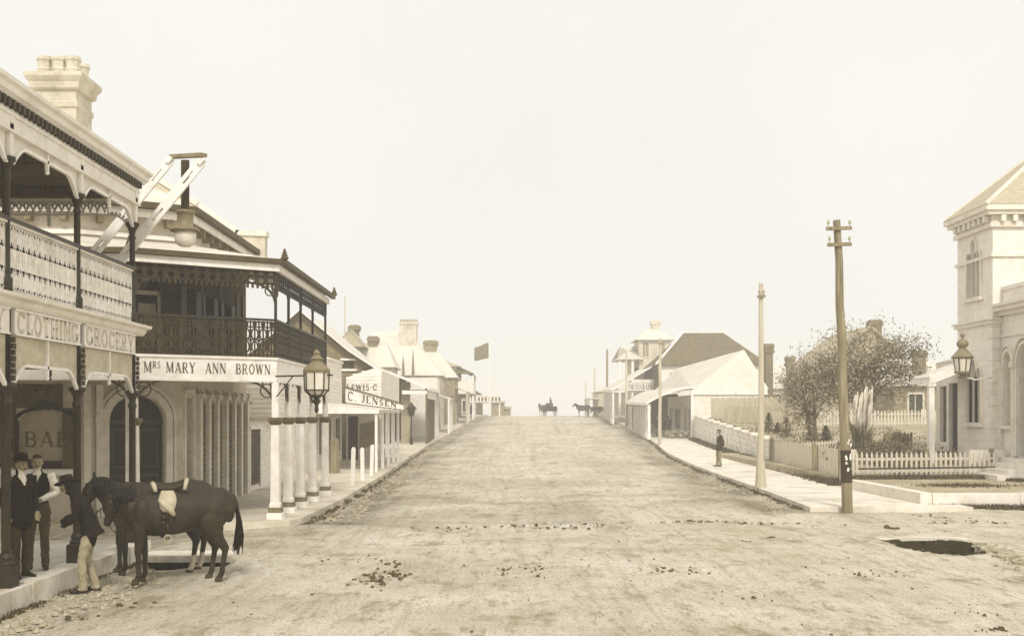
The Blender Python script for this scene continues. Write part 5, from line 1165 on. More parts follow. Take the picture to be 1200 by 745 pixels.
for z in (6.72, 2.14):
    b = MB(); b.bx(TX-.16, TX-.002, TY1-2.25, TY1-.75, z, z+.13); b.build('sill', STONE_B, th)
for a in (3.2, 4.2):
    b = MB(); b.bx(TX+a-.28, TX+a+.28, TY0+.28, TY0+.32, 7.38, 8.82); b.build('lancet_window', GLASS_P, th)
def belt(b, z0, z1, out):
    b.bx(TX-out, TX, TY0-out, TY1+out, z0, z1); b.bx(TX+.0005, 24.4+out, TY0-out, TY0, z0, z1)
b = MB(); belt(b, 5.8, 5.93, .1); belt(b, 5.932, 6.0, .17); belt(b, 8.16, 8.27, .08); b.build('string_course', STONE_B, th)
b = MB(); belt(b, 9.2, 9.36, .12); belt(b, 9.62, 9.76, .28); belt(b, 9.762, 9.95, .38); b.build('cornice', STONE_B, th)
b = MB(); belt(b, 9.362, 9.618, .06); k = TY0+.1
while k < TY1: b.bx(TX-.26, TX-.062, k, k+.16, 9.38, 9.6); k += .42
k = TX+.2
while k < 24.2: b.bx(k, k+.16, TY0-.26, TY0-.062, 9.38, 9.6); k += .42
b.build('modillion_course', STONE_B, th)
ap = V((20.8, 40.7, 13.0)); c4 = [V((TX-.4, TY0-.4, 9.96)), V((24.8, TY0-.4, 9.96)), V((24.8, TY1+.4, 9.96)), V((TX-.4, TY1+.4, 9.96))]
b = MB()
for i in range(4): b.poly([c4[i], c4[(i+1) % 4], ap], .07, (c4[i]+c4[(i+1) % 4])/2-V((20.8, 40.7, 0))+V((0, 0, 5)))
b.build('tower_roof', mat('grey_slate_roof', .68, .07, 5, .8, bump=.5, bscale=16, stretch=(1, 1, 3)), th)
b = MB()
for p in c4: b.beam(p, ap, .1, .1)
b.build('roof_hip', STONE_B, th)
# quoins on the near tower corner
b = MB()
for k in range(13):
    q = .32 if k % 2 else .2; b.bx(TX-.03, TX, TY0-.03, TY0+q, .9+k*.4, 1.26+k*.4); b.bx(TX+.0005, TX+.24, TY0-.03, TY0, .9+k*.4, 1.26+k*.4)
b.build('quoin', STONE, th)
b = MB(); b.bx(TX-.12, TX, TY0-.12, TY1+.05, .3, 1.0); b.bx(TX+.0005, TX+.299, TY0-.12, TY0, .3, 1.0); b.build('base_course', STONE_B, th)
# wing with arched openings facing the street
WX = 17.8; WL_ = 9.0
wh = [arch(.28, .86, 2.2, 4.3, 4.75), arch(1.3, 2.3, 1.15, 4.25, 4.95), arch(3.2, 3.9, 2.2, 4.3, 4.75), arch(4.9, 5.6, 2.2, 4.3, 4.75), arch(6.5, 7.2, 2.2, 4.3, 4.75)]
b = MB(); b.wall((WX, TY0-.001, 0), (0, -1, 0), (-1, 0, 0), rect(0, WL_, .2, 6.4), wh, .4); b.bx(WX+.401, 30, TY0-WL_, TY0-WL_+.4, .2, 6.4); b.bx(29.6, 30, TY0-WL_+.41, TY0-.01, .2, 6.4); b.build('wing_wall', STONE, th)
for i, h in enumerate(wh):
    a0, a1, z0, zt = h[0][0], h[1][0], h[0][1], max(p[1] for p in h); o_ = V((WX, TY0, 0))
    b = MB(); b.fr(o_, (0, -1, 0), (-1, 0, 0), a0-.02, a1+.02, -.3, -.26, z0-.02, zt+.02); w = b.build('arched_door' if i == 1 else 'arched_window', DOORW if i == 1 else GLASS_P, th)
    b = MB(); c = (a0+a1)/2; r = (a1-a0)/2+.08; zs = h[2][1]
    b.ribbon([o_+V((-.03, -(c-r), z0))]+[o_+V((-.03, -(c-r*math.cos(math.pi*k/12)), zs+(zt-zs+.08)*math.sin(math.pi*k/12))) for k in range(13)]+[o_+V((-.03, -(c+r), z0))], .13, (-1, 0, 0), .1)
    b.ribbon([o_+V((-.05, -(c-(r+.14)*math.cos(math.pi*k/12)), zs+(zt-zs+.24)*math.sin(math.pi*k/12))) for k in range(13)], .06, (-1, 0, 0), .12); b.build('arch_moulding', STONE_B, w)
    if i != 1:
        b = MB(); b.fr(o_, (0, -1, 0), (-1, 0, 0), a0-.12, a1+.12, .002, .15, z0-.12, z0); b.build('sill', STONE_B, w)
for a in (.1, 1.08, 2.52, 2.95, 4.4, 6.05, 7.6):
    b = MB(); o_ = V((WX, TY0, 0)); b.fr(o_, (0, -1, 0), (-1, 0, 0), a-.08, a+.08, .002, .12, 1.0, 4.2); b.fr(o_, (0, -1, 0), (-1, 0, 0), a-.13, a+.13, .002, .18, 4.2, 4.4); b.fr(o_, (0, -1, 0), (-1, 0, 0), a-.13, a+.13, .002, .18, .45, 1.0); b.build('pilaster', STONE_B, th)
b = MB()
for z0, z1, o_ in ((5.3, 5.38, .06), (6.05, 6.2, .14), (6.202, 6.36, .3), (6.362, 6.46, .4)): b.bx(WX-o_, WX-.001, TY0-WL_-o_, TY0-.002, z0, z1)
b.build('wing_cornice', STONE_B, th)
b = MB(); b.bx(WX+.05, WX+.4, TY0-WL_, TY0-.003, 6.401, 6.95); b.bx(WX-.02, WX+.46, TY0-WL_, TY0-.003, 6.951, 7.08); b.build('parapet', STONE, th)
b = MB(); b.poly([(WX+.42, TY0-WL_, 6.5), (29.8, TY0-WL_, 6.5), (29.8, TY0-.01, 6.5), (WX+.42, TY0-.01, 6.5)], .1, (0, 0, 1)); b.build('wing_roof', ROOF_G, th)
for k in range(4):
    b = MB(); b.bx(17.65-.36*(4-k)+.1, 17.65 if k == 3 else 17.65-.36*(3-k)+.1, 36.2, 38.5, FZ-.02, FZ+.17*(k+1)); b.build('step', STONE_B, th)
b = MB(); b.bx(16.4, 17.6, 38.51, 38.75, FZ, 1.35); b.build('step_wall', STONE_B, th)
# rear wing with porch
b = MB(); b.wall((17.6, 44.5, 0), (0, -1, 0), (-1, 0, 0), rect(0, 2.28, .2, 4.6), [rect(.35, 1.0, 1.5, 3.7), rect(1.25, 2.1, .9, 3.8)], .3); b.bx(17.91, 24, 44.2, 44.5, .2, 4.6); b.build('rear_wall', STONE, th)
b = MB(); b.bx(17.75, 17.8, 43.45, 44.2, 1.48, 3.72); b.build('window', GLASS, th); b = MB(); b.bx(17.75, 17.8, 42.35, 43.3, .88, 3.82); b.build('door', DOORW, th)
b = MB(); b.poly([(15.85, 40.8, 3.95), (15.85, 42.5, 3.95), (17.62, 42.5, 4.62), (17.62, 40.8, 4.62)], .07, (-.2, 0, 1)); b.poly([(17.62, 42.02, 4.64), (17.62, 44.6, 4.64), (21, 44.6, 5.6), (21, 42.02, 5.6)], .07, (-.2, 0, 1)); b.build('porch_roof', ROOF_P, th)
b = MB(); b.beam((15.92, 40.8, 3.82), (15.92, 42.5, 3.82), .1, .2); b.beam((15.9, 40.82, 3.85), (17.19, 40.82, 4.35), .08, .3); b.build('porch_beam', W_WHITE, th)
for y in (40.95,):
    b = MB(); b.bx(15.9, 16.1, y-.1, y+.1, FZ, 3.8); b.lathe([(.14, 0), (.14, .12), (.1, .16)], (16, y, 3.62), sq=True); b.ball((16, y, 3.98), .1, 8, 6); b.build('porch_post', W_WHITE, th)
b = MB()
for k in range(9): b.beam((16.15+k*.17, 42.45, .5), (16.15+k*.17, 42.45, 1.15), .05, .05)
b.beam((16.05, 42.45, 1.15), (17.59, 42.45, 1.15), .07, .07); b.build('porch_rail', D_IRON2, th)
# lantern on its bracket
lx, ly = PX(1128, 38.1), 38.1
o = thing('ornate_lantern', 'large ornate glazed lantern with bulbous crown bracketed from the pale stone tower', 'lantern', (lx, ly, 3.8)); gz_ = mat('grey_zinc', .6)
b = MB(); b.lathe([(.36, 4.52), (.38, 4.56), (.33, 4.6), (.2, 4.76), (.13, 4.84), (.1, 4.88), (.17, 4.92), (.2, 5.0), (.18, 5.08), (.09, 5.15), (.05, 5.18), (.04, 5.24), (.09, 5.28), (.08, 5.33), (.02, 5.4)], (lx, ly, 0), 14); b.build('crown', gz_, o, True)
b = MB(); b.lathe([(.24, 4.06), (.31, 4.5)], (lx, ly, 0), 12); b.build('glass', LAMPG, o)
b = MB()
for k in range(8):
    a = 2*math.pi*k/8; b.beam((lx+.245*math.cos(a), ly+.245*math.sin(a), 4.06), (lx+.318*math.cos(a), ly+.318*math.sin(a), 4.52), .028, .028)
b.build('glazing_bar', D_IRON2, o)
b = MB(); b.lathe([(.05, 3.8), (.13, 3.84), (.14, 3.88), (.08, 3.92), (.1, 3.96), (.27, 4.0), (.28, 4.06)], (lx, ly, 0), 12); b.build('base', gz_, o)
b = MB(); b.tube([(lx, ly, 3.9), (lx+.5, ly+.15, 3.78), (TX-.02, TY0+.06, 3.9)], .03, 6); b.build('bracket_arm', STONE_B, o)
# ---- picket fence in front of the garden
pf = thing('picket_fence', 'low white picket fence beside the stone tower with a dark pipe rail along it', 'fence', (14.5, 37.5, FZ))
A0, A1 = V((12.05, 37.35, FZ)), V((17.2, 38.3, FZ)); fd = (A1-A0).normalized(); fn = V((fd.y, -fd.x, 0)); FLn = (A1-A0).length
b = MB(); n = 29
for k in range(n):
    s = .06+k*(FLn-.12)/(n-1); h = .9+random.uniform(-.02, .02); a = s-.04; c = s+.04; off = random.uniform(-.012, .012)
    b.wall(A0, fd, fn, [(a+off, .04), (c+off, .04), (c, h-.1), (s, h), (a, h-.1)], [], .025)
b.build('pickets', FENCE_P, pf)
b = MB(); b.fr(A0, fd, fn, 0, FLn, -.09, -.03, .2, .29); b.fr(A0, fd, fn, 0, FLn, -.09, -.03, .6, .69); b.build('rail', FENCE_P, pf)
for s in (.02, FLn*.52, FLn-.05):
    b = MB(); b.fr(A0, fd, fn, s-.07, s+.07, -.2, -.091, -.1, .98); b.build('post', TIMBER if s > .1 else FENCE_P, pf)
b = MB(); p = A0+fn*.22+V((0, 0, .34)); q = A1+fn*.3+V((0, 0, .36)); b.tube([p, q], .028, 8); b.build('pipe_rail', D_IRON2, pf)
# ---- boarded side fence
o = thing('boarded_fence', 'smooth pale boarded fence on a stone footing along the right footpath', 'fence', (12.4, 45, .2))
A, Bv = V((11.9, 38.0, 0)), V((12.88, 51.8, 0)); fd = (Bv-A).normalized(); fn = V((-fd.y, fd.x, 0)); Ln = (Bv-A).length
b = MB(); k = 0
while k*.19 < Ln-.1:
    s = k*.19; zz = 1.36+.05*(s/Ln)+random.uniform(-.008, .008); b.fr(A, fd, fn, s, s+.186, -.03, random.uniform(-.004, .004), .42, zz); k += 1
b.build('boards', FENCE_P, o)
b = MB(); s = 0
while s < Ln:
    w = random.uniform(.7, 1.3); b.fr(A, fd, fn, s, min(Ln, s+w-.02), -.14, .05+random.uniform(-.02, .03), .05, .4+random.uniform(-.05, .06)); s += w
b.build('stone_footing', KERB, o)
for s in (.05, 4.3, Ln-.1):
    b = MB(); b.fr(A, fd, fn, s-.08, s+.08, .061, .2, .1, 1.5); b.build('post', TIMBER, o)
b = MB(); b.fr(A, fd, fn, Ln-2.2, Ln+.3, -.12, .05, 1.43, 1.5); b.build('cap_board', FENCE_P, o)
# ---- retaining wall with stepped top
o = thing('retaining_wall', 'pale rough masonry wall stepping up along the right footpath to the corner shop', 'wall', (14, 68, .4))
A, Bv = V((12.95, 52.1, 0)), V((15.15, 85.6, 0)); fd = (Bv-A).normalized(); fn = V((-fd.y, fd.x, 0)); Ln = (Bv-A).length
b = MB(); ns = 11; cap = MB()
for i in range(ns):
    s0, s1 = Ln*i/ns, Ln*(i+1)/ns; zt = 1.38+(i+.3)*(1.15/ns)
    zb = gz(A.y+s0)+.02; nz = 5
    for r_ in range(nz):
        z0_, z1_ = lerp(zb, zt-.1, r_/nz), lerp(zb, zt-.1, (r_+1)/nz); s = s0
        while s < s1-.05:
            w = random.uniform(.5, 1.1); e = min(s1, s+w); e = s1 if s1-e < .2 else e; b.fr(A, fd, fn, s, e-.015, -.35, random.uniform(-.03, .035), z0_, z1_-.012); s = e
    cap.fr(A, fd, fn, s0, s1-.01, -.38, .06, zt-.1, zt)
b.build('stonework', STONE, o); cap.build('coping', STONE_B, o)
# ---- garden ground behind
def wall_x(y): return interp(RW, y)
def garden_z(x, y):
    zc = interp([(37.6, .42), (40, .7), (46, 1.02), (52, 1.22), (62, 1.65), (70, 1.95), (86, 2.35)], y)
    return zc+.018*max(0, x-wall_x(y)-2)+.06*noise.noise(V((x*.6, y*.4, 2)))
vs = []; gx = axis([(0, 12, .6), (12, 50, 4)]); gy = axis([(37.9, 86, .8)])
for y in gy:
    for x in gx: X = wall_x(y)+.1+x; vs.append((X, y, garden_z(X, y) if x > .5 else garden_z(X, y)-.1))
k = len(gx); b = MB(); b.add(vs, [(j*k+i, j*k+i+1, (j+1)*k+i+1, (j+1)*k+i) for j in range(len(gy)-1) for i in range(k-1)])
struct(b.build('garden_ground', mat('garden_lawn', .6, .1, 1.6, .95, bump=.8, bscale=18, grime=.7), smooth=True))
def pickets(name, label, P, h, pitch, w, m, lean=0, posts=True, flat=False):
    A, Bv = V(P[0]), V(P[1]); o = thing(name, label, 'fence', ((A.x+Bv.x)/2, (A.y+Bv.y)/2, min(A.z, Bv.z))); fd = V((Bv.x-A.x, Bv.y-A.y, 0)); Ln = fd.length; fd.normalize(); fn = V((fd.y, -fd.x, 0))
    b = MB(); s = 0
    while s < Ln:
        z0 = lerp(A.z, Bv.z, s/Ln); hh = h*random.uniform(.95, 1.03); p = V((A.x, A.y, z0))
        b.wall(p, fd, fn, rect(s, s+w, -.1, hh) if flat else [(s, -.1), (s+w, -.1), (s+w, hh-.08), (s+w/2, hh), (s, hh-.08)], [], .03); s += pitch
    b.build('palings', m, o)
    b = MB(); q0, q1 = A-fn*.05, Bv-fn*.05
    for t in (.25, .75): b.beam(q0+V((0, 0, h*t)), q1+V((0, 0, h*t)), .05, .09)
    b.build('rail', m, o)
    return o
pickets('paling_fence', 'tall grey paling fence climbing from the retaining wall past the corner shop', ((15.4, 80, 2.0), (25.5, 78, 2.25)), 1.75, .16, .145, FENCE, flat=True)
pickets('paling_fence', 'grey paling fence nearer than the tall one, stepping up behind the retaining wall', ((14.9, 73.5, 1.9), (19.5, 70.5, 1.9)), 1.25, .15, .135, FENCE, flat=True)
pickets('garden_picket_fence', 'pale picket fence across the back of the garden beyond the trees', ((18.2, 66, 1.75), (27, 66, 1.85)), 1.05, .2, .11, FENCE_P)
pickets('dark_paling_gate', 'dark weathered paling gate near the white porch post', ((15.1, 43.4, .7), (16.15, 43.4, .7)), 1.2, .13, .1, TIMBER)
pickets('low_bed_fence', 'very low white pickets edging the flower bed under the left tree', ((12.6, 46, .95), (14.3, 46.6, 1.05)), .5, .14, .07, FENCE_P)
# ---- houses behind the garden
o = thing('gabled_brick_house', 'brown gabled house with a stack chimney showing through the garden trees', 'house', (29, 88, 2))
b = MB(); b.wall((PX(942, 86), 86, 0), (1, 0, 0), (0, -1, 0), [(0, 1), (PX(1085, 86)-PX(942, 86), 1), (PX(1085, 86)-PX(942, 86), 4.95), (PX(1056, 86)-PX(942, 86), PZ(418, 86)), (PX(1020, 86)-PX(942, 86), PZ(383, 86)), (0, PZ(440, 86))], [rect(3.4, 4.4, 2.6, 4.2), rect(6.2, 7.2, 2.6, 4.2)], .3); b.bx(PX(942, 86), PX(942, 86)+.3, 86.3, 96, 1, 5.5); b.build('wall', BRICK_L, o)
for a in (3.4, 6.2): bx('window', GLASS, o, PX(942, 86)+a-.02, PX(942, 86)+a+1.02, 86.1, 86.15, 2.58, 4.22)
xa, za = PX(1020, 86), PZ(381.5, 86)
b = MB(); b.poly([(xa, 85.7, za), (xa, 96, za), (PX(938, 86), 96, PZ(443, 86)), (PX(938, 86), 85.7, PZ(443, 86))], .1, (0, 0, 1)); b.poly([(xa, 85.7, za), (xa, 96, za), (PX(1062, 86), 96, PZ(421, 86)), (PX(1062, 86), 85.7, PZ(421, 86))], .1, (0, 0, 1)); b.build('roof', ROOF_G, o)
b = MB(); b.poly([(PX(1004, 84), 83.6, PZ(449, 84)), (PX(1086, 84), 83.6, PZ(449, 84)), (PX(1080, 84), 86.05, PZ(437, 84)), (PX(1010, 84), 86.05, PZ(437, 84))], .1, (0, 0, 1)); b.build('skillion_roof', ROOF_G, o)
b = MB(); b.beam((PX(1004, 84), 83.6, PZ(450.5, 84)), (PX(1086, 84), 83.6, PZ(450.5, 84)), .12, .16); b.build('gutter', GUTTER, o)
b = MB(); chimney(b, PX(1025, 88), 88, 7.5, PZ(375, 88), .85, .08); b.build('chimney', BRICK, o)
o = thing('brick_cottage', 'low brick cottage with pale roof and two tall chimneys beside the pale pole', 'cottage', (23, 92, 2))
shell(o, PX(893, 90), PX(948, 90), 90, 96, 1.2, PZ(456, 90), BRICK_L, [('S', .8, 1.6, 2.8, 4.2)])
hip('roof', o, PX(893, 90), PX(948, 90), 90, 96, PZ(455.5, 90), PZ(424, 90), 1.6, ROOF_P, 'x', .1)
for px, py, w, nm in ((903, 402, .6, 'tall'), (928.5, 417, .55, 'short')):
    b = MB(); b.lathe([(w/2, 3.2), (w/2, PZ(py, 88.5)-.8), (w/2+.08, PZ(py, 88.5)-.75), (w/2+.12, PZ(py, 88.5)-.55), (w/2+.02, PZ(py, 88.5)-.5), (w/2+.1, PZ(py, 88.5)-.2), (w/2+.06, PZ(py, 88.5))], (PX(px, 88.7), 89.4, 0), sq=True); b.build('chimney', BRICK, o)
o = thing('pale_roofed_house', 'house with a wide pale iron roof and round topped chimney beside the tower', 'house', (33, 80, 2))
shell(o, PX(1048, 78), PX(1135, 78), 78, 88, 1, PZ(452, 78), STUCCO_D, [('S', 1, 2, 2.4, 4)]); hip('roof', o, PX(1048, 78), PX(1135, 78), 78, 88, PZ(451.5, 78), PZ(417, 78), 1.4, ROOF_P, 'x', .3)
b = MB(); chimney(b, PX(1077, 80), 80, 4.8, PZ(410.5, 80), .75, .1); b.build('chimney', BRICK, o)

# ---- poles
def pole(name, label, base, top, r0, r1, m, arms=(), group='poles along the right footpath'):
    o = thing(name, label, 'pole', base, group=group); base, top = V(base), V(top)
    b = MB(); n = 7; pts = [base.lerp(top, i/n)+V((random.uniform(-.02, .02), 0, 0)) for i in range(n+1)]; pts[0].z -= .2
    b.tube(pts, [lerp(r0, r1, i/n) for i in range(n+1)], 10); b.build('shaft', m, o)
    for za, wa in arms:
        t = (za-base.z)/(top.z-base.z); c = base.lerp(top, t)+V((0, -r1-.03, 0))
        b = MB(); b.beam(c-V((wa/2, 0, 0)), c+V((wa/2, 0, .02)), .07, .09); a = b.build('crossarm', TIMBER, o)
        for s in (-1, 1):
            b = MB(); b.lathe([(.012, .04), (.012, .12), (.034, .13), (.038, .17), (.026, .21), (.008, .23)], (c.x+s*(wa/2-.05), c.y, c.z), 8); b.build('insulator', STEEL, a)
    return o
p1 = pole('telegraph_pole', 'stout leaning telegraph pole with two crossarms and torn paper at the street corner', (9.16, 29.0, 0), (8.88, 29.0, 7.66), .14, .092, TIMBER, ((7.42, .66), (7.0, .62)))
b = MB(); n = 8
b.tube([(9.13, 29, .82), (9.10, 29, 1.66)], [.146, .139], 12); b.build('tarred_sheath', TAR, p1)
b = MB()
for i in range(22):
    a = random.uniform(-1.9, -.2); z = random.uniform(1.1, 1.95); r = .142; x0, y0_ = 9.105+r*math.cos(a), 29+r*math.sin(a); s = random.uniform(.03, .1)
    tx, ty = -math.sin(a), math.cos(a); nx_, ny_ = math.cos(a)*.008, math.sin(a)*.008
    b.add([(x0-tx*s*.4+nx_, y0_-ty*s*.4+ny_, z), (x0+tx*s*.4+nx_, y0_+ty*s*.4+ny_, z+random.uniform(-.02, .02)), (x0+tx*s*.35+nx_*1.8, y0_+ty*s*.35+ny_*1.8, z+s), (x0-tx*s*.3+nx_, y0_-ty*s*.3+ny_, z+s*random.uniform(.8, 1.3))], [(0, 1, 2, 3)])
b.build('torn_paper', W_WHITE, p1)
p2 = pole('telegraph_pole', 'straight pale whitewashed pole with flared foot on the right footpath', (8.78, 37.0, .14), (8.78, 37, 6.95), .115, .068, TIMBER_P, ((6.5, .26),))
b = MB(); b.lathe([(.2, 0), (.17, .35), (.135, .9)], (8.78, 37, .14), 12); b.build('flared_foot', TIMBER_P, p2)
pole('telegraph_pole', 'bare pole on the kerb before the curved shop veranda', (11.25, 77, gz(77)), (11.3, 77, 7.85), .13, .09, TIMBER_P, ((7.5, .3),))
pole('telegraph_pole', 'slim pole rising in front of the PHOTOGRAPHER board', (PX(734, 111), 111, gz(111)), (PX(734, 111), 111, PZ(411, 111)), .13, .09, TIMBER_P)
pole('telegraph_pole', 'dark slim pole at the far end of the slanting shop veranda', (PX(711.5, 136), 136, gz(136)), (PX(711.5, 136), 136, PZ(409, 136)), .16, .12, TIMBER)
pole('telegraph_pole', 'thin pole standing behind the cart at the crest', (PX(697, 165), 165, gz(165)), (PX(697, 165), 165, PZ(431, 165)), .17, .13, TIMBER_P)
pole('telegraph_pole', 'faint shortest pole beyond the crest above the standing cart horse', (PX(686.5, 205), 205, gz(205)), (PX(686.5, 205), 205, PZ(448, 205)), .18, .14, TIMBER_P)

# ---- trees and plants
def leafquads(b, c, n, sp, s):
    for i in range(n):
        p = V(c)+V((random.gauss(0, sp), random.gauss(0, sp), random.gauss(0, sp*.8))); a = V((random.gauss(0, 1), random.gauss(0, 1), random.gauss(0, 1))).normalized(); d_ = a.cross(V((random.gauss(0, 1), random.gauss(0, 1), random.gauss(0, 1)))).normalized(); k = s*random.uniform(.6, 1.3)
        b.mi_next = 0; b.cur = random.choice((0, 0, 1, 2, 2)); b.add([p-a*k, p-d_*k*.45, p+a*k, p+d_*k*.45], [(0, 1, 2, 3)])
def tree(name, label, base, ctr, rad, nl, stems, leafn, seed):
    random.seed(seed); o = thing(name, label, 'tree', base); base = V(base); ctr = V(ctr)
    tb = MB(); lb = MB(); tips = []
    for sx, sy in stems:
        fork = V((base.x+sx*.55, base.y+sy*.5, lerp(base.z, ctr.z-rad[2], .75)))
        top = V((ctr.x+sx, ctr.y+sy, ctr.z+rad[2]*.25)); pts = [base+V((sx*.1, 0, -.2)), base.lerp(fork, .55)+V((.06, 0, 0)), fork, fork.lerp(top, .5)+V((random.uniform(-.15, .15), 0, 0)), top]
        tb.tube(pts, [.11, .09, .075, .05, .02], 8)
        for i in range(nl):
            while True:
                u = V((random.uniform(-1, 1), random.uniform(-1, 1), random.uniform(-1, 1)))
                if .3 < u.length < 1: break
            e = ctr+V((u.x*rad[0], u.y*rad[1], u.z*rad[2])); t = random.uniform(.25, .95); s = pts[2].lerp(top, t*.9)
            mid = s.lerp(e, .5)+V((random.gauss(0, .15), random.gauss(0, .15), random.gauss(.08, .12)))
            tb.tube([s, mid, e], [.035, .02, .007], 5); tips += [e, mid.lerp(e, .5)]
            for k in range(3):
                e2 = e+V((random.gauss(0, .35), random.gauss(0, .35), random.gauss(0, .28))); tb.tube([mid.lerp(e, random.uniform(.3, .9)), e2], [.012, .005], 4); tips.append(e2)
    for t in tips: leafquads(lb, t, int(leafn*random.choice((.03, .25, .8, 1.3, 2.1))), .29, .06)
    tb.build('trunk', BARK, o); lb.build('crown', None, o, mats=[LEAF, LEAF_D, LEAF_L]); return o
tree('garden_tree', 'wide thin leaved garden tree just right of the stout leaning pole', (15.3, 47, 1.05), (15.75, 47.3, 4.55), (2.55, 1.9, 1.75), 26, ((-.1, 0), (.75, .3), (-.8, .2)), 30, 3)
tree('garden_tree', 'smaller drooping garden tree just left of the stout leaning pole', (13.75, 48, 1.05), (13.65, 48.2, 3.7), (1.35, 1.2, 1.75), 22, ((0, 0), (-.35, .2)), 30, 5)
random.seed(21)
def conifer(label, x, y, h, r):
    o = thing('small_conifer', label, 'shrub', (x, y, garden_z(x, y)), group='small dark conifers in the garden'); z0 = garden_z(x, y)
    b = MB(); b.tube([(x, y, z0-.1), (x, y, z0+h*.9)], [.04, .01], 6); b.build('stem', BARK, o)
    b = MB()
    for i in range(420):
        t = random.random()**1.3; rr = r*(1-t)**.8*(.35+.65*random.random()); a = random.uniform(0, 6.28); p = V((x+rr*math.cos(a), y+rr*math.sin(a), z0+.08+t*h)); q = p+V((math.cos(a)*.1, math.sin(a)*.1, .09))
        b.cur = random.choice((0, 1, 1)); s = V((-math.sin(a)*.03, math.cos(a)*.03, .01)); b.add([p-s, p+s, q], [(0, 1, 2)])
    b.build('foliage', None, o, mats=[LEAF, LEAF_D]); return o
for px, Y, h, r, l in ((901, 60, 1.0, .38, 'leftmost small dark conifer on the garden slope'), (911.5, 59, .5, .3, 'tiniest dark conifer on the garden slope'), (921, 56, .95, .42, 'ragged small conifer left of the smaller garden tree'), (951, 52, 1.15, .5, 'tallest dark conifer standing right before the smaller tree trunk'), (968, 51, .75, .4, 'dark conifer just behind the stout leaning pole')): conifer(l, PX(px, Y), Y, h, r)
def pampas(name, label, x, y, h, r, n, plumes, seed):
    random.seed(seed); o = thing(name, label, 'shrub', (x, y, garden_z(x, y))); z0 = garden_z(x, y)-.05; b = MB()
    for i in range(n):
        a = random.uniform(0, 6.28); hh = h*random.uniform(.5, 1); sp = r*random.uniform(.3, 1.1); b.cur = random.choice((0, 1, 1)); p = V((x+random.gauss(0, .12), y+random.gauss(0, .12), z0)); dx, dy = math.cos(a)*sp, math.sin(a)*sp; prev = None
        for k in range(5):
            t = k/4; c = p+V((dx*t*t, dy*t*t, hh*(t-.22*t*t*t))); w = .022*(1-t)+.003; s = V((-math.sin(a)*w, math.cos(a)*w, 0))
            if prev: b.add([prev[0], prev[1], c+s, c-s], [(0, 1, 2, 3)])
            prev = (c-s, c+s)
    b.build('leaves', None, o, mats=[LEAF, LEAF_D])
    if plumes:
        b = MB()
        for i in range(plumes):
            a = random.uniform(0, 6.28); rr = r*.62*math.sqrt(random.random()); X, Yq = x+rr*math.cos(a), y+rr*math.sin(a); zt = z0+h*random.uniform(1.05, 1.4)
            b.tube([(X*.6+x*.4, Yq*.6+y*.4, z0+h*.5), (X, Yq, zt-.65), (X+.02, Yq, zt-.5), (X+.04, Yq, zt-.2), (X+.07, Yq, zt)], [.008, .012, .045, .05, .008], 6)
        b.build('plumes', PLUME, o)
    return o
pampas('pampas_grass', 'tall pampas grass clump with pale feathery plumes right of the leaning pole', PX(1010, 42), 42, 2.05, .6, 420, 30, 8)
pampas('flax_bush', 'spiky dark flax bush left of the dark paling gate', PX(1052, 43.5), 43.5, 1.5, .55, 260, 0, 9)
def bush(name, label, x, y, z, r, n, seed):
    random.seed(seed); o = thing(name, label, 'shrub', (x, y, z)); b = MB(); b.tube([(x, y, z-.1), (x, y, z+r[2]*.8)], [.04, .01], 6); b.build('stem', BARK, o); b = MB()
    for i in range(n): 
        u = V((random.gauss(0, .45), random.gauss(0, .45), random.random())); leafquads(b, V((x+u.x*r[0], y+u.y*r[1], z+u.z*r[2]*(1-.4*min(1, u.x*u.x))*2)), 6, .08, .05)
    b.build('foliage', None, o, mats=[LEAF, LEAF_D, LEAF_D]); return o
bush('garden_bush', 'rounded dark bush growing against the white porch of the hall', PX(1098, 41.6), 40.6, .45, (.5, .4, .45), 130, 4)
bush('garden_bush', 'broad dark shrub spreading behind the picket fence left of the flax', PX(1040, 40.5), 40.3, .6, (.8, .5, .55), 300, 14)
bush('garden_bush', 'thick dark shrub crowding the foot of the pampas grass', PX(1022, 41), 40.9, .6, (.55, .4, .5), 220, 16)
bush('garden_bush', 'low loose bush inside the boarded fence by the leaning pole', PX(985, 41), 41, .8, (.7, .4, .35), 130, 6)
bush('garden_bush', 'small flowering bush showing over the middle of the picket fence', PX(1062, 38.2), 38.2, .45, (.5, .3, .38), 110, 12)
# grass along wall feet and kerbs
b = MB(); vs = []; P = axis([(38.2, 85.5, .45)])
for y in P:
    xw = wall_x(y)-.02; w = .3+.16*noise.noise(V((y*.9, 1, 6)))
    for u, h in ((0, .16), (.4, .13+.06*noise.noise(V((y*2, 2, 2)))), (.75, .07), (1, -.02)): vs.append((xw-u*w, y, path_z(y)+h*(.7+.5*noise.noise(V((y*3.1, u*3, 9))))))
b.add(vs, [(j*4+i, j*4+i+1, (j+1)*4+i+1, (j+1)*4+i) for j in range(len(P)-1) for i in range(3)]); struct(b.build('earth_verge', mat('dark_earth', .27, .08, 4, .95, bump=.9, bscale=20), smooth=True))
random.seed(31)
def grass(name, label, spots):
    b = MB()
    for x, y, z, h in spots:
        a = random.uniform(0, 6.28); w = (.012+.01*random.random())*(1 if y < 27 else 2.2); dx, dy = math.cos(a), math.sin(a); l = random.uniform(-.6, .6)*h
        b.add([(x-dx*w, y-dy*w, z-.01), (x+dx*w, y+dy*w, z-.01), (x+dy*l, y-dx*l, z+h)], [(0, 1, 2)])
    o = b.build(name, GRASSM); o['kind'] = 'stuff'; o['label'] = label; o['category'] = 'grass'
sp = []
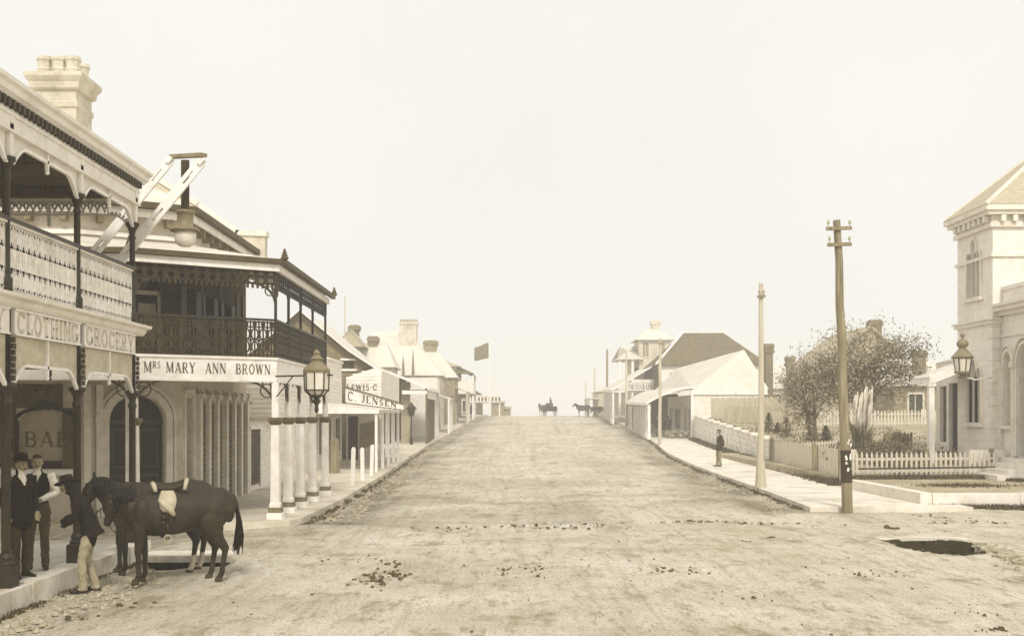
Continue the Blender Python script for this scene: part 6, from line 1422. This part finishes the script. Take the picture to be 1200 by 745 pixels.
for i in range(16000):
    y = 38+random.random()**1.3*47; x = wall_x(y)-.12-abs(random.gauss(0, .16)); sp.append((x, y, path_z(y), random.uniform(.1, .3)*(.5+.6*max(0, noise.noise(V((y*1.3, 0, 5)))+.5))))
for i in range(4500):
    x = 11.7+random.random()*10; y = 30.26-abs(random.gauss(0, .13)); sp.append((x, y, 0.0, random.uniform(.04, .2)))
for i in range(5000):
    t = random.random(); x = lerp(11.9, 17.3, t); y = lerp(37.25, 37.6, t)-abs(random.gauss(0, .22)); sp.append((x, y, FZ, random.uniform(.03, .16)))
for i in range(2500): sp.append((random.uniform(16.5, 22), 36.0-abs(random.gauss(0, .2)), FZ, random.uniform(.03, .14)))
for i in range(900):
    a = random.uniform(0, 6.28); sp.append((14.2+1.2*random.gauss(0, .5), 33.6+.8*random.gauss(0, .5), FZ, random.uniform(.02, .07)))
for i in range(5000):
    x = random.uniform(12.5, 22); y = random.uniform(39, 80); x = max(x, wall_x(y)+.3); sp.append((x, y, garden_z(x, y), random.uniform(.06, .25)*max(0, .3+noise.noise(V((x*.5, y*.3, 8))))))
grass('grass', 'rough dry grass along the wall feet, fence and forecourt kerb', sp)
sp = []
for i in range(2500):
    y = 8+random.random()*12.3; sp.append((-6.33+abs(random.gauss(0, .07)), y, 0, random.uniform(.02, .1)*max(.1, noise.noise(V((y*1.7, 3, 3)))+.5)))
for i in range(3500):
    y = 29.5+random.random()**1.4*60; sp.append((interp(RK, y)-.02-abs(random.gauss(0, .12)), y, gz(y), random.uniform(.03, .14)*max(.1, noise.noise(V((y*.9, 3, 3)))+.5)))
for i in range(2500):
    y = 26+random.random()**1.4*60; sp.append((interp(LK, y)+.03+abs(random.gauss(0, .12)), y, gz(y), random.uniform(.03, .14)*max(.1, noise.noise(V((y*.9, 5, 3)))+.4)))
grass('weeds', 'sparse weeds growing in the gutters along the kerbs', sp)
# =================================================================== people and horses
def fuse(b, name, voxel, smooth, mats, pick, parent=None, ids=None):
    "weld overlapping closed solids into one continuous skin, then colour it by body region"
    me = bpy.data.meshes.new('tmp'); me.from_pydata([tuple(p) for p in b.v], [], b.f); me.update()
    bm = bmesh.new(); bm.from_mesh(me); bmesh.ops.recalc_face_normals(bm, faces=bm.faces); bm.to_mesh(me); bm.free()
    t = bpy.data.objects.new('tmp', me); COL.objects.link(t)
    r = t.modifiers.new('r', 'REMESH'); r.mode = 'VOXEL'; r.voxel_size = voxel
    s = t.modifiers.new('s', 'SMOOTH'); s.iterations = smooth; s.factor = .5
    dg = bpy.context.evaluated_depsgraph_get(); out = bpy.data.meshes.new_from_object(t.evaluated_get(dg))
    bpy.data.objects.remove(t); out.name = name; out.materials.clear()
    for m in mats: out.materials.append(m)
    for p in out.polygons: p.material_index = pick(p.center); p.use_smooth = True
    o = bpy.data.objects.new(name, out); COL.objects.link(o)
    if parent: o.parent = parent
    return o
def segd(p, a, b_):
    d = b_-a; t = max(0, min(1, (p-a).dot(d)/max(1e-9, d.length_squared))); return (p-(a+d*t)).length
def person(label, loc, rz, spine, arms, legs, headdir, outfit, hat=None, group=None, voxel=.011, apron=None, moustache=False, hands=True, coat=True):
    """spine: pelvis, waist, chest, neck base, head centre; arms: (shoulder, elbow, wrist, hand dir); legs: (hip, knee, ankle); all local, figure facing -Y"""
    o = thing('person', label, 'person', loc, rz, group)
    S = [V(p) for p in spine]; b = MB(); bones = []
    SK, JK, TR, SH, ST, HR, VS = range(7); mats = [SKIN, outfit['jacket'], outfit['trousers'], SHOE, SHIRT, HAIR, outfit.get('vest', outfit['jacket'])]
    sh = [V(a[0]) for a in arms]; sx = (sh[1]-sh[0]).normalized()
    pel, wai, che, nek, hd = S
    up = (che-pel).normalized()
    b.tube([pel-up*.08, pel, wai, wai.lerp(che, .5), che, che.lerp(nek, .55), nek], [(.15, .1), (.17, .12), (.148, .108), (.165, .118), (.185, .125), (.165, .1), (.07, .065)], 16, side=sx)
    body_m = VS if 'vest' in outfit else JK
    bones += [(pel, wai, TR if not coat else JK, .15), (wai, che, body_m, .17), (che, nek, body_m, .15)]
    if coat: b.tube([wai, pel, pel-up*.13], [(.16, .12), (.19, .145), (.2, .16)], 16, side=sx); bones.append((pel, pel-up*.11, JK, .18))
    hdv = V(headdir).normalized(); hup = (hd-nek).normalized(); hsx = hdv.cross(V((0, 0, 1))).normalized(); hup = hsx.cross(hdv).normalized()
    b.tube([nek-V((0, 0, .03)), nek.lerp(hd, .7)], [.06, .054], 10); bones.append((nek+(hd-nek)*.1, nek.lerp(hd, .6), SK, .055)); bones.append((nek-V((0, 0, .02)), nek+(hd-nek)*.05, ST, .068))
    def hp(f, s, u): return hd+hdv*f+hsx*s+hup*u
    # skull, face, jaw
    b.tube([hp(-.02, 0, .115), hp(-.015, 0, .1), hp(-.008, 0, .05), hp(0, 0, 0), hp(.012, 0, -.05), hp(.025, 0, -.09), hp(.035, 0, -.112)], [(.03, .04), (.06, .078), (.076, .095), (.076, .092), (.064, .075), (.045, .048), (.02, .022)], 14, side=hsx)
    b.tube([hp(.085, 0, .025), hp(.1, 0, -.005), hp(.115, 0, -.03), hp(.09, 0, -.042)], [.012, .014, .018, .014], 6)
    b.tube([hp(.082, -.04, .032), hp(.092, 0, .034), hp(.082, .04, .032)], .012, 6)
    b.tube([hp(.075, -.022, -.062), hp(.09, 0, -.063), hp(.075, .022, -.062)], .011, 6)
    for s in (-1, 1): b.ball(hp(-.01, s*.078, -.005), (.014, .022, .032), 6, 5); b.ball(hp(.06, s*.045, -.028), .028, 7, 5)
    bones.append((hp(0, 0, .06), hp(.02, 0, -.07), SK, .09)); eyes = [hp(.084, s*.032, .008) for s in (-1, 1)]; mous = hp(.098, 0, -.05)
    for (s_, e_, w_, hdir), side in zip(arms, (-1, 1)):
        s_, e_, w_ = V(s_), V(e_), V(w_)
        am = ST if ('vest' in outfit and not outfit.get('coat_arms')) else JK
        b.tube([s_.lerp(che, .25), s_, s_.lerp(e_, .5), e_, e_.lerp(w_, .45), w_], [.07, .072, .062, .053, .05, .037], 10)
        bones += [(s_, e_, am, .06), (e_, e_.lerp(w_, .9), am, .05)]
        hd_ = V(hdir).normalized(); fw = (w_-e_).normalized(); pn = hd_.cross(sx); pn = pn.normalized() if pn.length > .1 else V((0, 0, 1)); lat = hd_.cross(pn).normalized()
        pc = w_+hd_*.05
        b.tube([w_-fw*.01, w_+hd_*.03, w_+hd_*.085], [(.03, .022), (.04, .02), (.038, .016)], 8, side=lat); bones.append((w_+hd_*.005, w_+hd_*.16, SK, .035))
        if hands:
            for k, (q, ln) in enumerate(((-.03, .07), (-.01, .08), (.01, .075), (.03, .058))):
                r0 = w_+hd_*.08+lat*q; m1 = r0+hd_*ln*.55+pn*side*.008; b.tube([r0-hd_*.02, m1, m1+hd_*ln*.38+pn*side*.03], [.0105, .0098, .0085], 6)
            r0 = w_+hd_*.03-lat*.035; b.tube([w_+hd_*.02-lat*.02, r0-lat*.018+hd_*.025, r0-lat*.02+hd_*.06], [.012, .0115, .009], 6)
    for (h_, k_, a_, tdir) in legs:
        h_, k_, a_ = V(h_), V(k_), V(a_); td = V(tdir).normalized()
        b.tube([h_+V((0, 0, .06)), h_, h_.lerp(k_, .5), k_, k_.lerp(a_, .35), k_.lerp(a_, .75), a_+V((0, 0, .0)), a_+V((0, 0, -.045))], [.085, .098, .086, .066, .064, .06, .058, .06], 12)
        bones += [(h_, k_, TR, .08), (k_, a_, TR, .062)]
        b.tube([a_-td*.06+V((0, 0, -.055)), a_+V((0, 0, -.03)), a_+td*.06+V((0, 0, -.042)), a_+td*.14+V((0, 0, -.058)), a_+td*.19+V((0, 0, -.066))], [(.038, .03), (.045, .05), (.046, .036), (.046, .028), (.03, .018)], 10, side=td.cross(V((0, 0, 1))))
        bones.append((a_-td*.05+V((0, 0, -.06)), a_+td*.18+V((0, 0, -.06)), SH, .035))
    def pick(c):
        for e in eyes:
            if (c-e).length < .0105: return HR
        if moustache and (c-mous).length < .024 and -.004 < (c-mous).dot(hup) < .012: return HR
        bi = min(bones, key=lambda q: segd(c, q[0], q[1])-q[3]); m = bi[2]
        if m == SK and (c-hd).length < .16:
            l = c-hd; u, f = l.dot(hup), l.dot(hdv)
            if u > .065+.0*f or (f < -.02 and u > -.06 and abs(l.dot(hsx)) < .072) or (f < .015 and u > .03): return HR
        if m in (VS, JK) and 'vest' in outfit or outfit.get('open'):
            fr_ = (c-che).dot(up); s = abs((c-che).dot(sx)); fwd = up.cross(sx); ff = (c-che).dot(fwd)
            if m in (VS, JK) and fr_ > .05 and s < (.012+(fr_-.05)*.42) and (c-che).dot(V((0, -1, 0))) > .03: return ST
            if outfit.get('open') and m == VS and s > .09: return JK
        return m
    ob = fuse(b, 'body', voxel, 4, mats, pick, o)
    mv = {}
    for p in ob.data.polygons:          # creases and folds in the cloth
        if p.material_index in (JK, TR, ST, VS):
            for i in p.vertices: mv[i] = p.normal.copy()
    for i, nn in mv.items():
        v = ob.data.vertices[i]; c = v.co; f = noise.noise(V((c.x*9, c.y*9, c.z*13)))*.9+noise.noise(V((c.x*20, c.y*20, c.z*24+5)))*.5
        v.co = c+nn*(.011*f)
    if hat:
        h = MB(); base = hp(-.012, 0, .07); n = 16
        def ring(r, z, ex=1.12): return [base+hsx*(r*math.cos(2*math.pi*i/n))+hdv*(r*ex*math.sin(2*math.pi*i/n))+hup*z for i in range(n)]
        prof = [(.145, .0), (.15, .008), (.09, .012), (.088, .05), (.084, .085), (.065, .105), (.02, .112)] if hat == 'bowler' else [(.17, -.015), (.172, -.004), (.094, .012), (.088, .06), (.08, .095), (.05, .1), (.015, .088)]
        vs = [p for r, z in prof for p in ring(r, z)]; fs = [(j*n+i, j*n+(i+1) % n, (j+1)*n+(i+1) % n, (j+1)*n+i) for j in range(len(prof)-1) for i in range(n)]+[tuple(range(n-1, -1, -1)), tuple((len(prof)-1)*n+i for i in range(n))]
        h.add(vs, fs); inv = MB(); inv.v = h.v; inv.f = h.f; inv.mi = h.mi
        me = bpy.data.meshes.new('hat'); me.from_pydata([tuple(p) for p in h.v], [], h.f); me.materials.append(CLOTH_D); ho = bpy.data.objects.new('hat', me); COL.objects.link(ho); ho.parent = o
    return o
STAND = [(0, 0, .93), (0, 0, 1.08), (0, -.005, 1.27), (0, .01, 1.46), (0, -.025, 1.6)]
def legs_(dx=.1, fy=0.0, bend=.02): return [((-dx*.9, 0, .88), (-dx, -bend-fy*.4, .49), (-dx*1.05, -fy, .085), (-.25, -1, 0)), ((dx*.9, 0, .88), (dx, -bend, .49), (dx*1.05, .02, .085), (.25, -1, 0))]
W = {'jacket': CLOTH_D, 'trousers': CLOTH_G, 'vest': CLOTH_D}
# man in waistcoat and white sleeves, hands together at his waist
person('man in dark waistcoat and white shirt sleeves standing on the stone kerb, hands clasped', (-6.86, 16.55, .281), R(12), STAND,
       [((-.185, 0, 1.41), (-.25, .03, 1.14), (-.06, -.17, 1.06), (1, -.25, -.1)), ((.185, 0, 1.41), (.26, .03, 1.14), (.06, -.17, 1.05), (-1, -.25, -.15))], legs_(.1, .1), (.12, -1, -.03), W, moustache=True, coat=False)
# man in hat and long dark coat beside him
person('man in dark hat and dark coat standing left of the man in white sleeves', (-6.78, 15.75, .281), R(55), STAND,
       [((-.19, 0, 1.41), (-.25, .05, 1.13), (-.24, -.08, .9), (.1, -.2, -1)), ((.19, 0, 1.41), (.25, .05, 1.13), (.2, -.12, .93), (-.3, -.3, -1))], legs_(.09, .05), (.2, -1, -.1), {'jacket': CLOTH_D, 'trousers': CLOTH_M, 'vest': CLOTH_D, 'coat_arms': 1}, hat='bowler', moustache=True)
# groom leaning towards the horses
person('stooping man in broad hat, dark jacket and pale trousers holding the saddled horse', (-5.99, 16.22, 0), R(-78),
       [(0, .04, .93), (0, .0, 1.09), (0, -.1, 1.28), (0, -.2, 1.44), (0, -.285, 1.545)],
       [((-.185, -.14, 1.39), (-.26, -.2, 1.12), (-.14, -.4, 1.02), (.2, -1, .1)), ((.185, -.14, 1.39), (.25, -.14, 1.1), (.12, -.33, .98), (-.2, -1, .1))],
       [((-.09, .04, .88), (-.11, -.03, .49), (-.11, .1, .085), (-.1, -1, 0)), ((.09, .04, .88), (.1, -.07, .48), (.1, -.05, .085), (.15, -1, 0))], (-.75, -.8, -.35), {'jacket': CLOTH_D, 'trousers': CLOTH_L, 'open': 0}, hat='felt')
# boy on the right footpath
mr = person('young man in dark jacket and grey trousers standing alone on the right footpath', (PX(843, 51.3), 51.3, path_z(51.3)), R(-80), STAND,
       [((-.185, 0, 1.41), (-.24, .07, 1.14), (-.16, .04, .92), (.2, -.3, -1)), ((.185, 0, 1.41), (.25, .1, 1.14), (.14, .12, .95), (-.5, .2, -1))], legs_(.09, .07), (0, -1, 0), {'jacket': CLOTH_M, 'trousers': mat('grey_trousers', .5), 'open': 1, 'vest': CLOTH_G, 'coat_arms': 1}, voxel=.014)
far1 = dup(mr, (PX(770, 91), 91, path_z(91)), R(20), 'dark figure standing at the curved veranda posts', 'people under the curved veranda')
far2 = dup(mr, (PX(783, 89), 89, path_z(89)), R(160), 'dark figure standing in the curved veranda shop doorway', 'people under the curved veranda')

def horse(label, loc, rz, coat, socks=False, neck=(1.0, 1.43), head=(1.3, 1.06), voxel=.02, group=None, tack=True, stance=0.0):
    o = thing('horse', label, 'horse', loc, rz, group); b = MB(); Ysd = V((0, 1, 0))
    # trunk: deep chest, tucked belly, round croup
    b.tube([(.80, 0, 1.14), (.70, 0, 1.15), (.52, 0, 1.14), (.3, 0, 1.12), (0, 0, 1.13), (-.3, 0, 1.15), (-.55, 0, 1.2), (-.75, 0, 1.2), (-.9, 0, 1.16), (-.97, 0, 1.12)],
           [(.08, .12), (.18, .25), (.235, .345), (.275, .375), (.3, .365), (.285, .33), (.275, .32), (.255, .31), (.18, .235), (.07, .12)], 20, side=Ysd)
    b.tube([(.62, 0, 1.38), (.45, 0, 1.42), (.25, 0, 1.42), (0, 0, 1.4)], [(.05, .06), (.07, .09), (.08, .08), (.08, .06)], 10, side=Ysd)           # withers
    b.tube([(-.3, 0, 1.42), (-.5, 0, 1.46), (-.68, 0, 1.44), (-.85, 0, 1.3)], [(.12, .06), (.17, .08), (.17, .08), (.12, .06)], 10, side=Ysd)        # croup
    n0 = V((.58, 0, 1.24)); n3 = V((neck[0], 0, neck[1])); n1 = n0.lerp(n3, .4)+V((0, 0, .04)); n2 = n0.lerp(n3, .75)+V((0, 0, .05))
    b.tube([n0-V((.16, 0, .06)), n0, n1, n2, n3], [(.15, .28), (.14, .27), (.11, .205), (.085, .155), (.075, .12)], 14, side=Ysd)
    h0 = n3+V((-.03, 0, .02)); h1 = V((head[0], 0, head[1])); hd_ = (h1-h0).normalized()
    b.tube([h0-hd_*.05, h0+hd_*.04, h0.lerp(h1, .3), h0.lerp(h1, .55), h0.lerp(h1, .8), h1, h1+hd_*.03], [(.05, .07), (.085, .12), (.09, .13), (.07, .095), (.055, .07), (.055, .06), (.03, .03)], 12, side=Ysd)
    pn = V((hd_.z, 0, -hd_.x)); pn = -pn if pn.z < 0 else pn
    for s in (-1, 1):
        e0 = h0+V((-.02, s*.055, .06)); b.tube([e0, e0+V((.02, s*.02, .1)), e0+V((.035, s*.02, .16))], [.03, .028, .006], 7)
        b.ball(h0.lerp(h1, .3)+V((0, s*.085, 0))+pn*.05, .022, 6, 5); b.ball(h1+V((0, s*.035, 0))+pn*.02, .022, 6, 5)
    for s in (-1, 1):       # shoulder, forearm, barrel, haunch and gaskin muscle
        b.ball((.47, s*.2, 1.12), (.15, .085, .25), 12, 8); b.ball((.56, s*.16, .98), (.1, .075, .13), 10, 7); b.ball((.1, s*.2, 1.06), (.34, .115, .24), 14, 9)
        b.ball((-.66, s*.17, 1.14), (.2, .13, .25), 12, 8); b.ball((-.5, s*.2, .98), (.12, .09, .16), 10, 7); b.ball((-.7, s*.17, .74), (.075, .055, .12), 8, 6); b.ball((-.86, s*.11, 1.14), (.1, .11, .2), 10, 7)
    HO, SO = [], []
    for s in (-1, 1):
        dx = .05*s*stance
        b.tube([(.5, s*.13, 1.16), (.53, s*.165, .95), (.5+dx*.4, s*.165, .74), (.5+dx, s*.155, .5), (.49+dx, s*.155, .44), (.49+dx, s*.155, .25), (.485+dx, s*.155, .145), (.52+dx, s*.155, .07), (.525+dx, s*.155, .05)],
               [(.1, .17), (.095, .125), (.07, .085), (.052, .058), (.046, .05), (.034, .038), (.042, .046), (.042, .044), (.05, .055)], 10, side=Ysd)
        b.tube([(.535+dx, s*.155, .075), (.545+dx, s*.155, .005)], [(.05, .055), (.062, .07)], 10, side=Ysd)
        dx = -.07*s*stance
        b.tube([(-.6, s*.12, 1.2), (-.62, s*.165, 1.02), (-.57+dx*.3, s*.17, .84), (-.66+dx*.6, s*.165, .66), (-.735+dx, s*.16, .53), (-.72+dx, s*.16, .45), (-.69+dx, s*.16, .25), (-.68+dx, s*.16, .15), (-.645+dx, s*.16, .07), (-.64+dx, s*.16, .05)],
               [(.14, .26), (.14, .25), (.11, .165), (.072, .1), (.05, .068), (.044, .05), (.036, .04), (.044, .048), (.044, .046), (.05, .055)], 10, side=Ysd)
        b.tube([(-.63+dx, s*.16, .075), (-.62+dx, s*.16, .005)], [(.05, .055), (.062, .07)], 10, side=Ysd)
    mats = [coat, HOOF, SOCK, COAT_M]
    def pick(c):
        if c.z < .06: return 1
        if socks and c.x < -.3 and c.z < .3: return 2
        return 0
    fuse(b, 'body', voxel, 4, mats, pick, o)
    t = MB()
    for k in range(34):
        a = random.uniform(-.07, .07); f = random.uniform(-.06, .05); t.tube([(-.9, a*.4, 1.28), (-.99, a*.7, 1.2), (-1.03+f*.4, a*1.1, .95), (-1.03+f, a*1.4, .72), (-1.0+f*1.4, a*1.3, .46+random.uniform(-.08, .12))], [.02, .028, .026, .02, .004], 5)
    me = bpy.data.meshes.new('tail'); me.from_pydata([tuple(p) for p in t.v], [], t.f); me.materials.append(COAT_M); q = bpy.data.objects.new('tail', me); COL.objects.link(q); q.parent = o
    t = MB()
    for k in range(34):
        u = k/33; p = n3.lerp(n0, u)+V((0, 0, lerp(.1, .25, u)+.05*math.sin(u*3.1))); s = random.choice((-1, 1, 1)); t.tube([p+V((0, 0, .0)), p+V((.01, s*.06, -.01)), p+V((.02+random.uniform(-.03, .03), s*(.1+.04*u), -.14)), p+V((.02, s*(.11+.05*u), -.22-random.uniform(0, .06)))], [.02, .024, .018, .004], 5)
    me = bpy.data.meshes.new('mane'); me.from_pydata([tuple(p) for p in t.v], [], t.f); me.materials.append(COAT_M); q = bpy.data.objects.new('mane', me); COL.objects.link(q); q.parent = o
    if tack:
        t = MB()
        def loop(c, ax, rx, rz_, w):
            ax = ax.normalized(); u2 = V((0, 1, 0)); u3 = ax.cross(u2).normalized(); P = [c+u2*(rx*math.cos(2*math.pi*i/14))+u3*(rz_*math.sin(2*math.pi*i/14)) for i in range(15)]; t.ribbon(P, w, ax, .012)
        loop(h0.lerp(h1, .62), hd_, .075, .098, .025); loop(h0.lerp(h1, .1), hd_, .096, .135, .025)
        for s in (-1, 1): t.tube([h0.lerp(h1, .1)+V((0, s*.1, 0)), h0.lerp(h1, .62)+V((0, s*.08, 0)), h1+V((-.04, s*.062, -.02))], .011, 5)
        t.tube([h1+V((-.04, .062, -.02)), h1+V((-.12, .16, -.12)), n0+V((.1, .17, -.05)), V((.3, .14, 1.5))], .01, 5)
        me = bpy.data.meshes.new('bridle'); me.from_pydata([tuple(p) for p in t.v], [], t.f); me.materials.append(LEATHD); q = bpy.data.objects.new('bridle', me); COL.objects.link(q); q.parent = o
    return o
HA = ((-5.02, 17.2, 0), R(-162)); HB = ((-5.62, 18.15, 0), R(-164))
ha = horse('dark saddled horse standing in the gutter, nearer of the two by the kerb', HA[0], HA[1], COAT, neck=(.9, 1.4), head=(1.02, .96), stance=1, voxel=.015)
ha.scale = (.96,)*3
hb = horse('dark horse with white hind socks standing behind the saddled horse', HB[0], HB[1], COAT, True, neck=(.95, 1.45), head=(1.14, 1.02), stance=-1, voxel=.015)
# saddle with pale flaps
sd = thing('saddle', 'pale worn stock saddle with hanging stirrup on the back of the nearer horse', 'saddle', HA[0], HA[1])
sd.scale = (.96,)*3
def sbuild(b, name, m, par=None):
    me = bpy.data.meshes.new(name); me.from_pydata([tuple(p) for p in b.v], [], b.f); me.materials.append(m); me.polygons.foreach_set('use_smooth', [True]*len(me.polygons)); q = bpy.data.objects.new(name, me); COL.objects.link(q); q.parent = par or sd
    bm = bmesh.new(); bm.from_mesh(me); bmesh.ops.recalc_face_normals(bm, faces=bm.faces); bm.to_mesh(me); bm.free(); return q
b = MB(); b.tube([(.34, 0, 1.6), (.3, 0, 1.55), (.2, 0, 1.52), (.05, 0, 1.515), (-.1, 0, 1.55), (-.18, 0, 1.62), (-.2, 0, 1.64)], [(.05, .03), (.1, .045), (.13, .05), (.16, .05), (.17, .05), (.14, .03), (.08, .015)], 12, side=(0, 1, 0)); sbuild(b, 'seat', LEATHD)
b = MB(); b.tube([(.33, .0, 1.6), (.31, .1, 1.57), (.28, .19, 1.48)], [.035, .04, .03], 8); b.tube([(.33, .0, 1.6), (.31, -.1, 1.57), (.28, -.19, 1.48)], [.035, .04, .03], 8); sbuild(b, 'pommel_roll', LEATH); b = MB(); b.tube([(-.16, -.2, 1.5), (-.19, -.12, 1.62), (-.2, 0, 1.65), (-.19, .12, 1.62), (-.16, .2, 1.5)], [.03, .035, .038, .035, .03], 8); sbuild(b, 'cantle_roll', LEATH)
for s in (-1, 1):
    b = MB(); P = []
    for j in range(7):
        u = j/6; z = lerp(1.49, 1.16, u); y = s*(.15+.175*math.sin(u*1.5)); w = .02+.095*math.sqrt(max(0, math.sin(math.pi*(.1+.87*u))))
        P.append([(.08-w, y, z), (.1, y+s*.02, z), (.12+w, y, z)])
    vs = [p for r_ in P for p in r_]; vs2 = [(x, y+s*.025, z) for x, y, z in vs]; k = len(vs); fs = []
    for j in range(6):
        for i in range(2): a = j*3+i; fs += [(a, a+1, a+4, a+3), (a+k, a+3+k, a+4+k, a+1+k)]
    for j in range(6): fs += [(j*3, j*3+3, j*3+3+k, j*3+k), (j*3+2, j*3+2+k, j*3+5+k, j*3+5)]
    fs += [(0, k, k+1, 1), (1, k+1, k+2, 2), (18, 19, 19+k, 18+k), (19, 20, 20+k, 19+k)]
    b.add(vs+vs2, fs); sbuild(b, 'flap', LEATH)
    b = MB(); b.ribbon([V((.12, s*.335, 1.2)), V((.1, s*.345, .98)), V((.1, s*.34, .8))], .03, (0, 1, 0), .012); q = sbuild(b, 'stirrup_leather', LEATHD)
    b = MB(); b.tube([V((.1, s*.34, .8))+V((.055*math.sin(2*math.pi*i/12), 0, -.07+.07*math.cos(2*math.pi*i/12))) for i in range(13)], .012, 6); b.beam((.04, s*.34, .67), (.16, s*.34, .67), .05, .02); sbuild(b, 'stirrup_iron', STEEL, q)
    b = MB(); b.tube([(.22, s*.27, 1.36), (.17, s*.33, 1.3), (.06, s*.35, 1.2), (0, s*.345, 1.1)], [.04, .06, .065, .03], 8); sbuild(b, 'knee_roll', LEATH)
b = MB(); b.ribbon([V((.2+.0*i, .345*math.sin(2*math.pi*i/20), 1.13+.4*math.cos(2*math.pi*i/20))) for i in range(21)], .09, (1, 0, 0), .012)
b = MB(); b.ribbon([V((.16, .325*math.sin(2*math.pi*i/24), 1.12-.395*math.cos(2*math.pi*i/24))) for i in range(-7, 8)], .012, (1, 0, 0), .09); sbuild(b, 'girth', LEATHD)

# ---- carts at the crest
def wheel(b, c, r, ax=(0, 1, 0), n=14):
    c = V(c); ax = V(ax); u = V((0, 0, 1)); v = ax.cross(u)
    b.tube([c+u*(r*math.cos(2*math.pi*i/20))+v*(r*math.sin(2*math.pi*i/20)) for i in range(21)], .035, 6, cap=False); b.tube([c-ax*.1, c+ax*.1], .08, 8)
    for i in range(n): b.beam(c, c+u*(r*math.cos(2*math.pi*i/n))+v*(r*math.sin(2*math.pi*i/n)), .03, .03)
def cart(label, loc, rz, cat, seat):
    o = thing('horse_cart', label, cat, loc, rz)
    def bld(b, name, m, par=None):
        me = bpy.data.meshes.new(name); me.from_pydata([tuple(p) for p in b.v], [], b.f); me.materials.append(m); q = bpy.data.objects.new(name, me); COL.objects.link(q); q.parent = par or o; return q
    b = MB(); b.bx(-1.1, .9, -.62, .62, .72, .82); b.bx(-1.1, .9, -.62, -.57, .82, 1.28); b.bx(-1.1, .9, .57, .62, .82, 1.28); b.bx(-1.1, -1.05, -.57, .57, .82, 1.28); b.bx(.85, .9, -.57, .57, .82, 1.2); bld(b, 'box', DOORW)
    if seat: b = MB(); b.bx(.1, .5, -.55, .55, 1.29, 1.38); b.bx(.05, .1, -.55, .55, 1.38, 1.75); bld(b, 'seat', LEATHD)
    for s in (-1, 1): b = MB(); wheel(b, (-.15, s*.78, .68), .66); bld(b, 'wheel', D_IRON2)
    b = MB(); b.tube([(-.15, -.85, .68), (-.15, .85, .68)], .04, 6); bld(b, 'axle', D_IRON)
    for s in (-1, 1): b = MB(); b.tube([(.85, s*.42, .8), (1.7, s*.38, .95), (2.9, s*.34, 1.05)], .035, 6); bld(b, 'shaft', TIMBER)
    return o
hc = horse('dark harnessed horse standing side on at the crest, head to the left', (PX(683, 143), 143, gz(143)), R(178), COAT, neck=(1.0, 1.62), head=(1.34, 1.3), voxel=.035, stance=.4)
cart('dark two wheeled cart standing behind the crest horse by the last shop', (PX(683, 143)+2.0, 143, gz(143)), R(180), 'cart', False)
cart('small dark cart with upright driver driving away over the crest', (PX(644, 151), 151, gz(151)), R(112), 'cart', True)
hp_ = horse('brown horse drawing the small driven cart over the crest', (PX(644, 151)-.9, 153.2, gz(153)), R(112), COATF, voxel=.04, neck=(1.0, 1.6), head=(1.3, 1.25))
dr = dup(mr, (PX(646, 151)-.1, 151, gz(151)+.83), R(-110), 'driver standing upright in the small cart going over the crest')
hl = horse('dark horse standing end on at the left kerb near the balcony shop', (PX(553, 138), 138, gz(138)), R(80), COAT, neck=(.95, 1.68), head=(1.25, 1.4), voxel=.04)
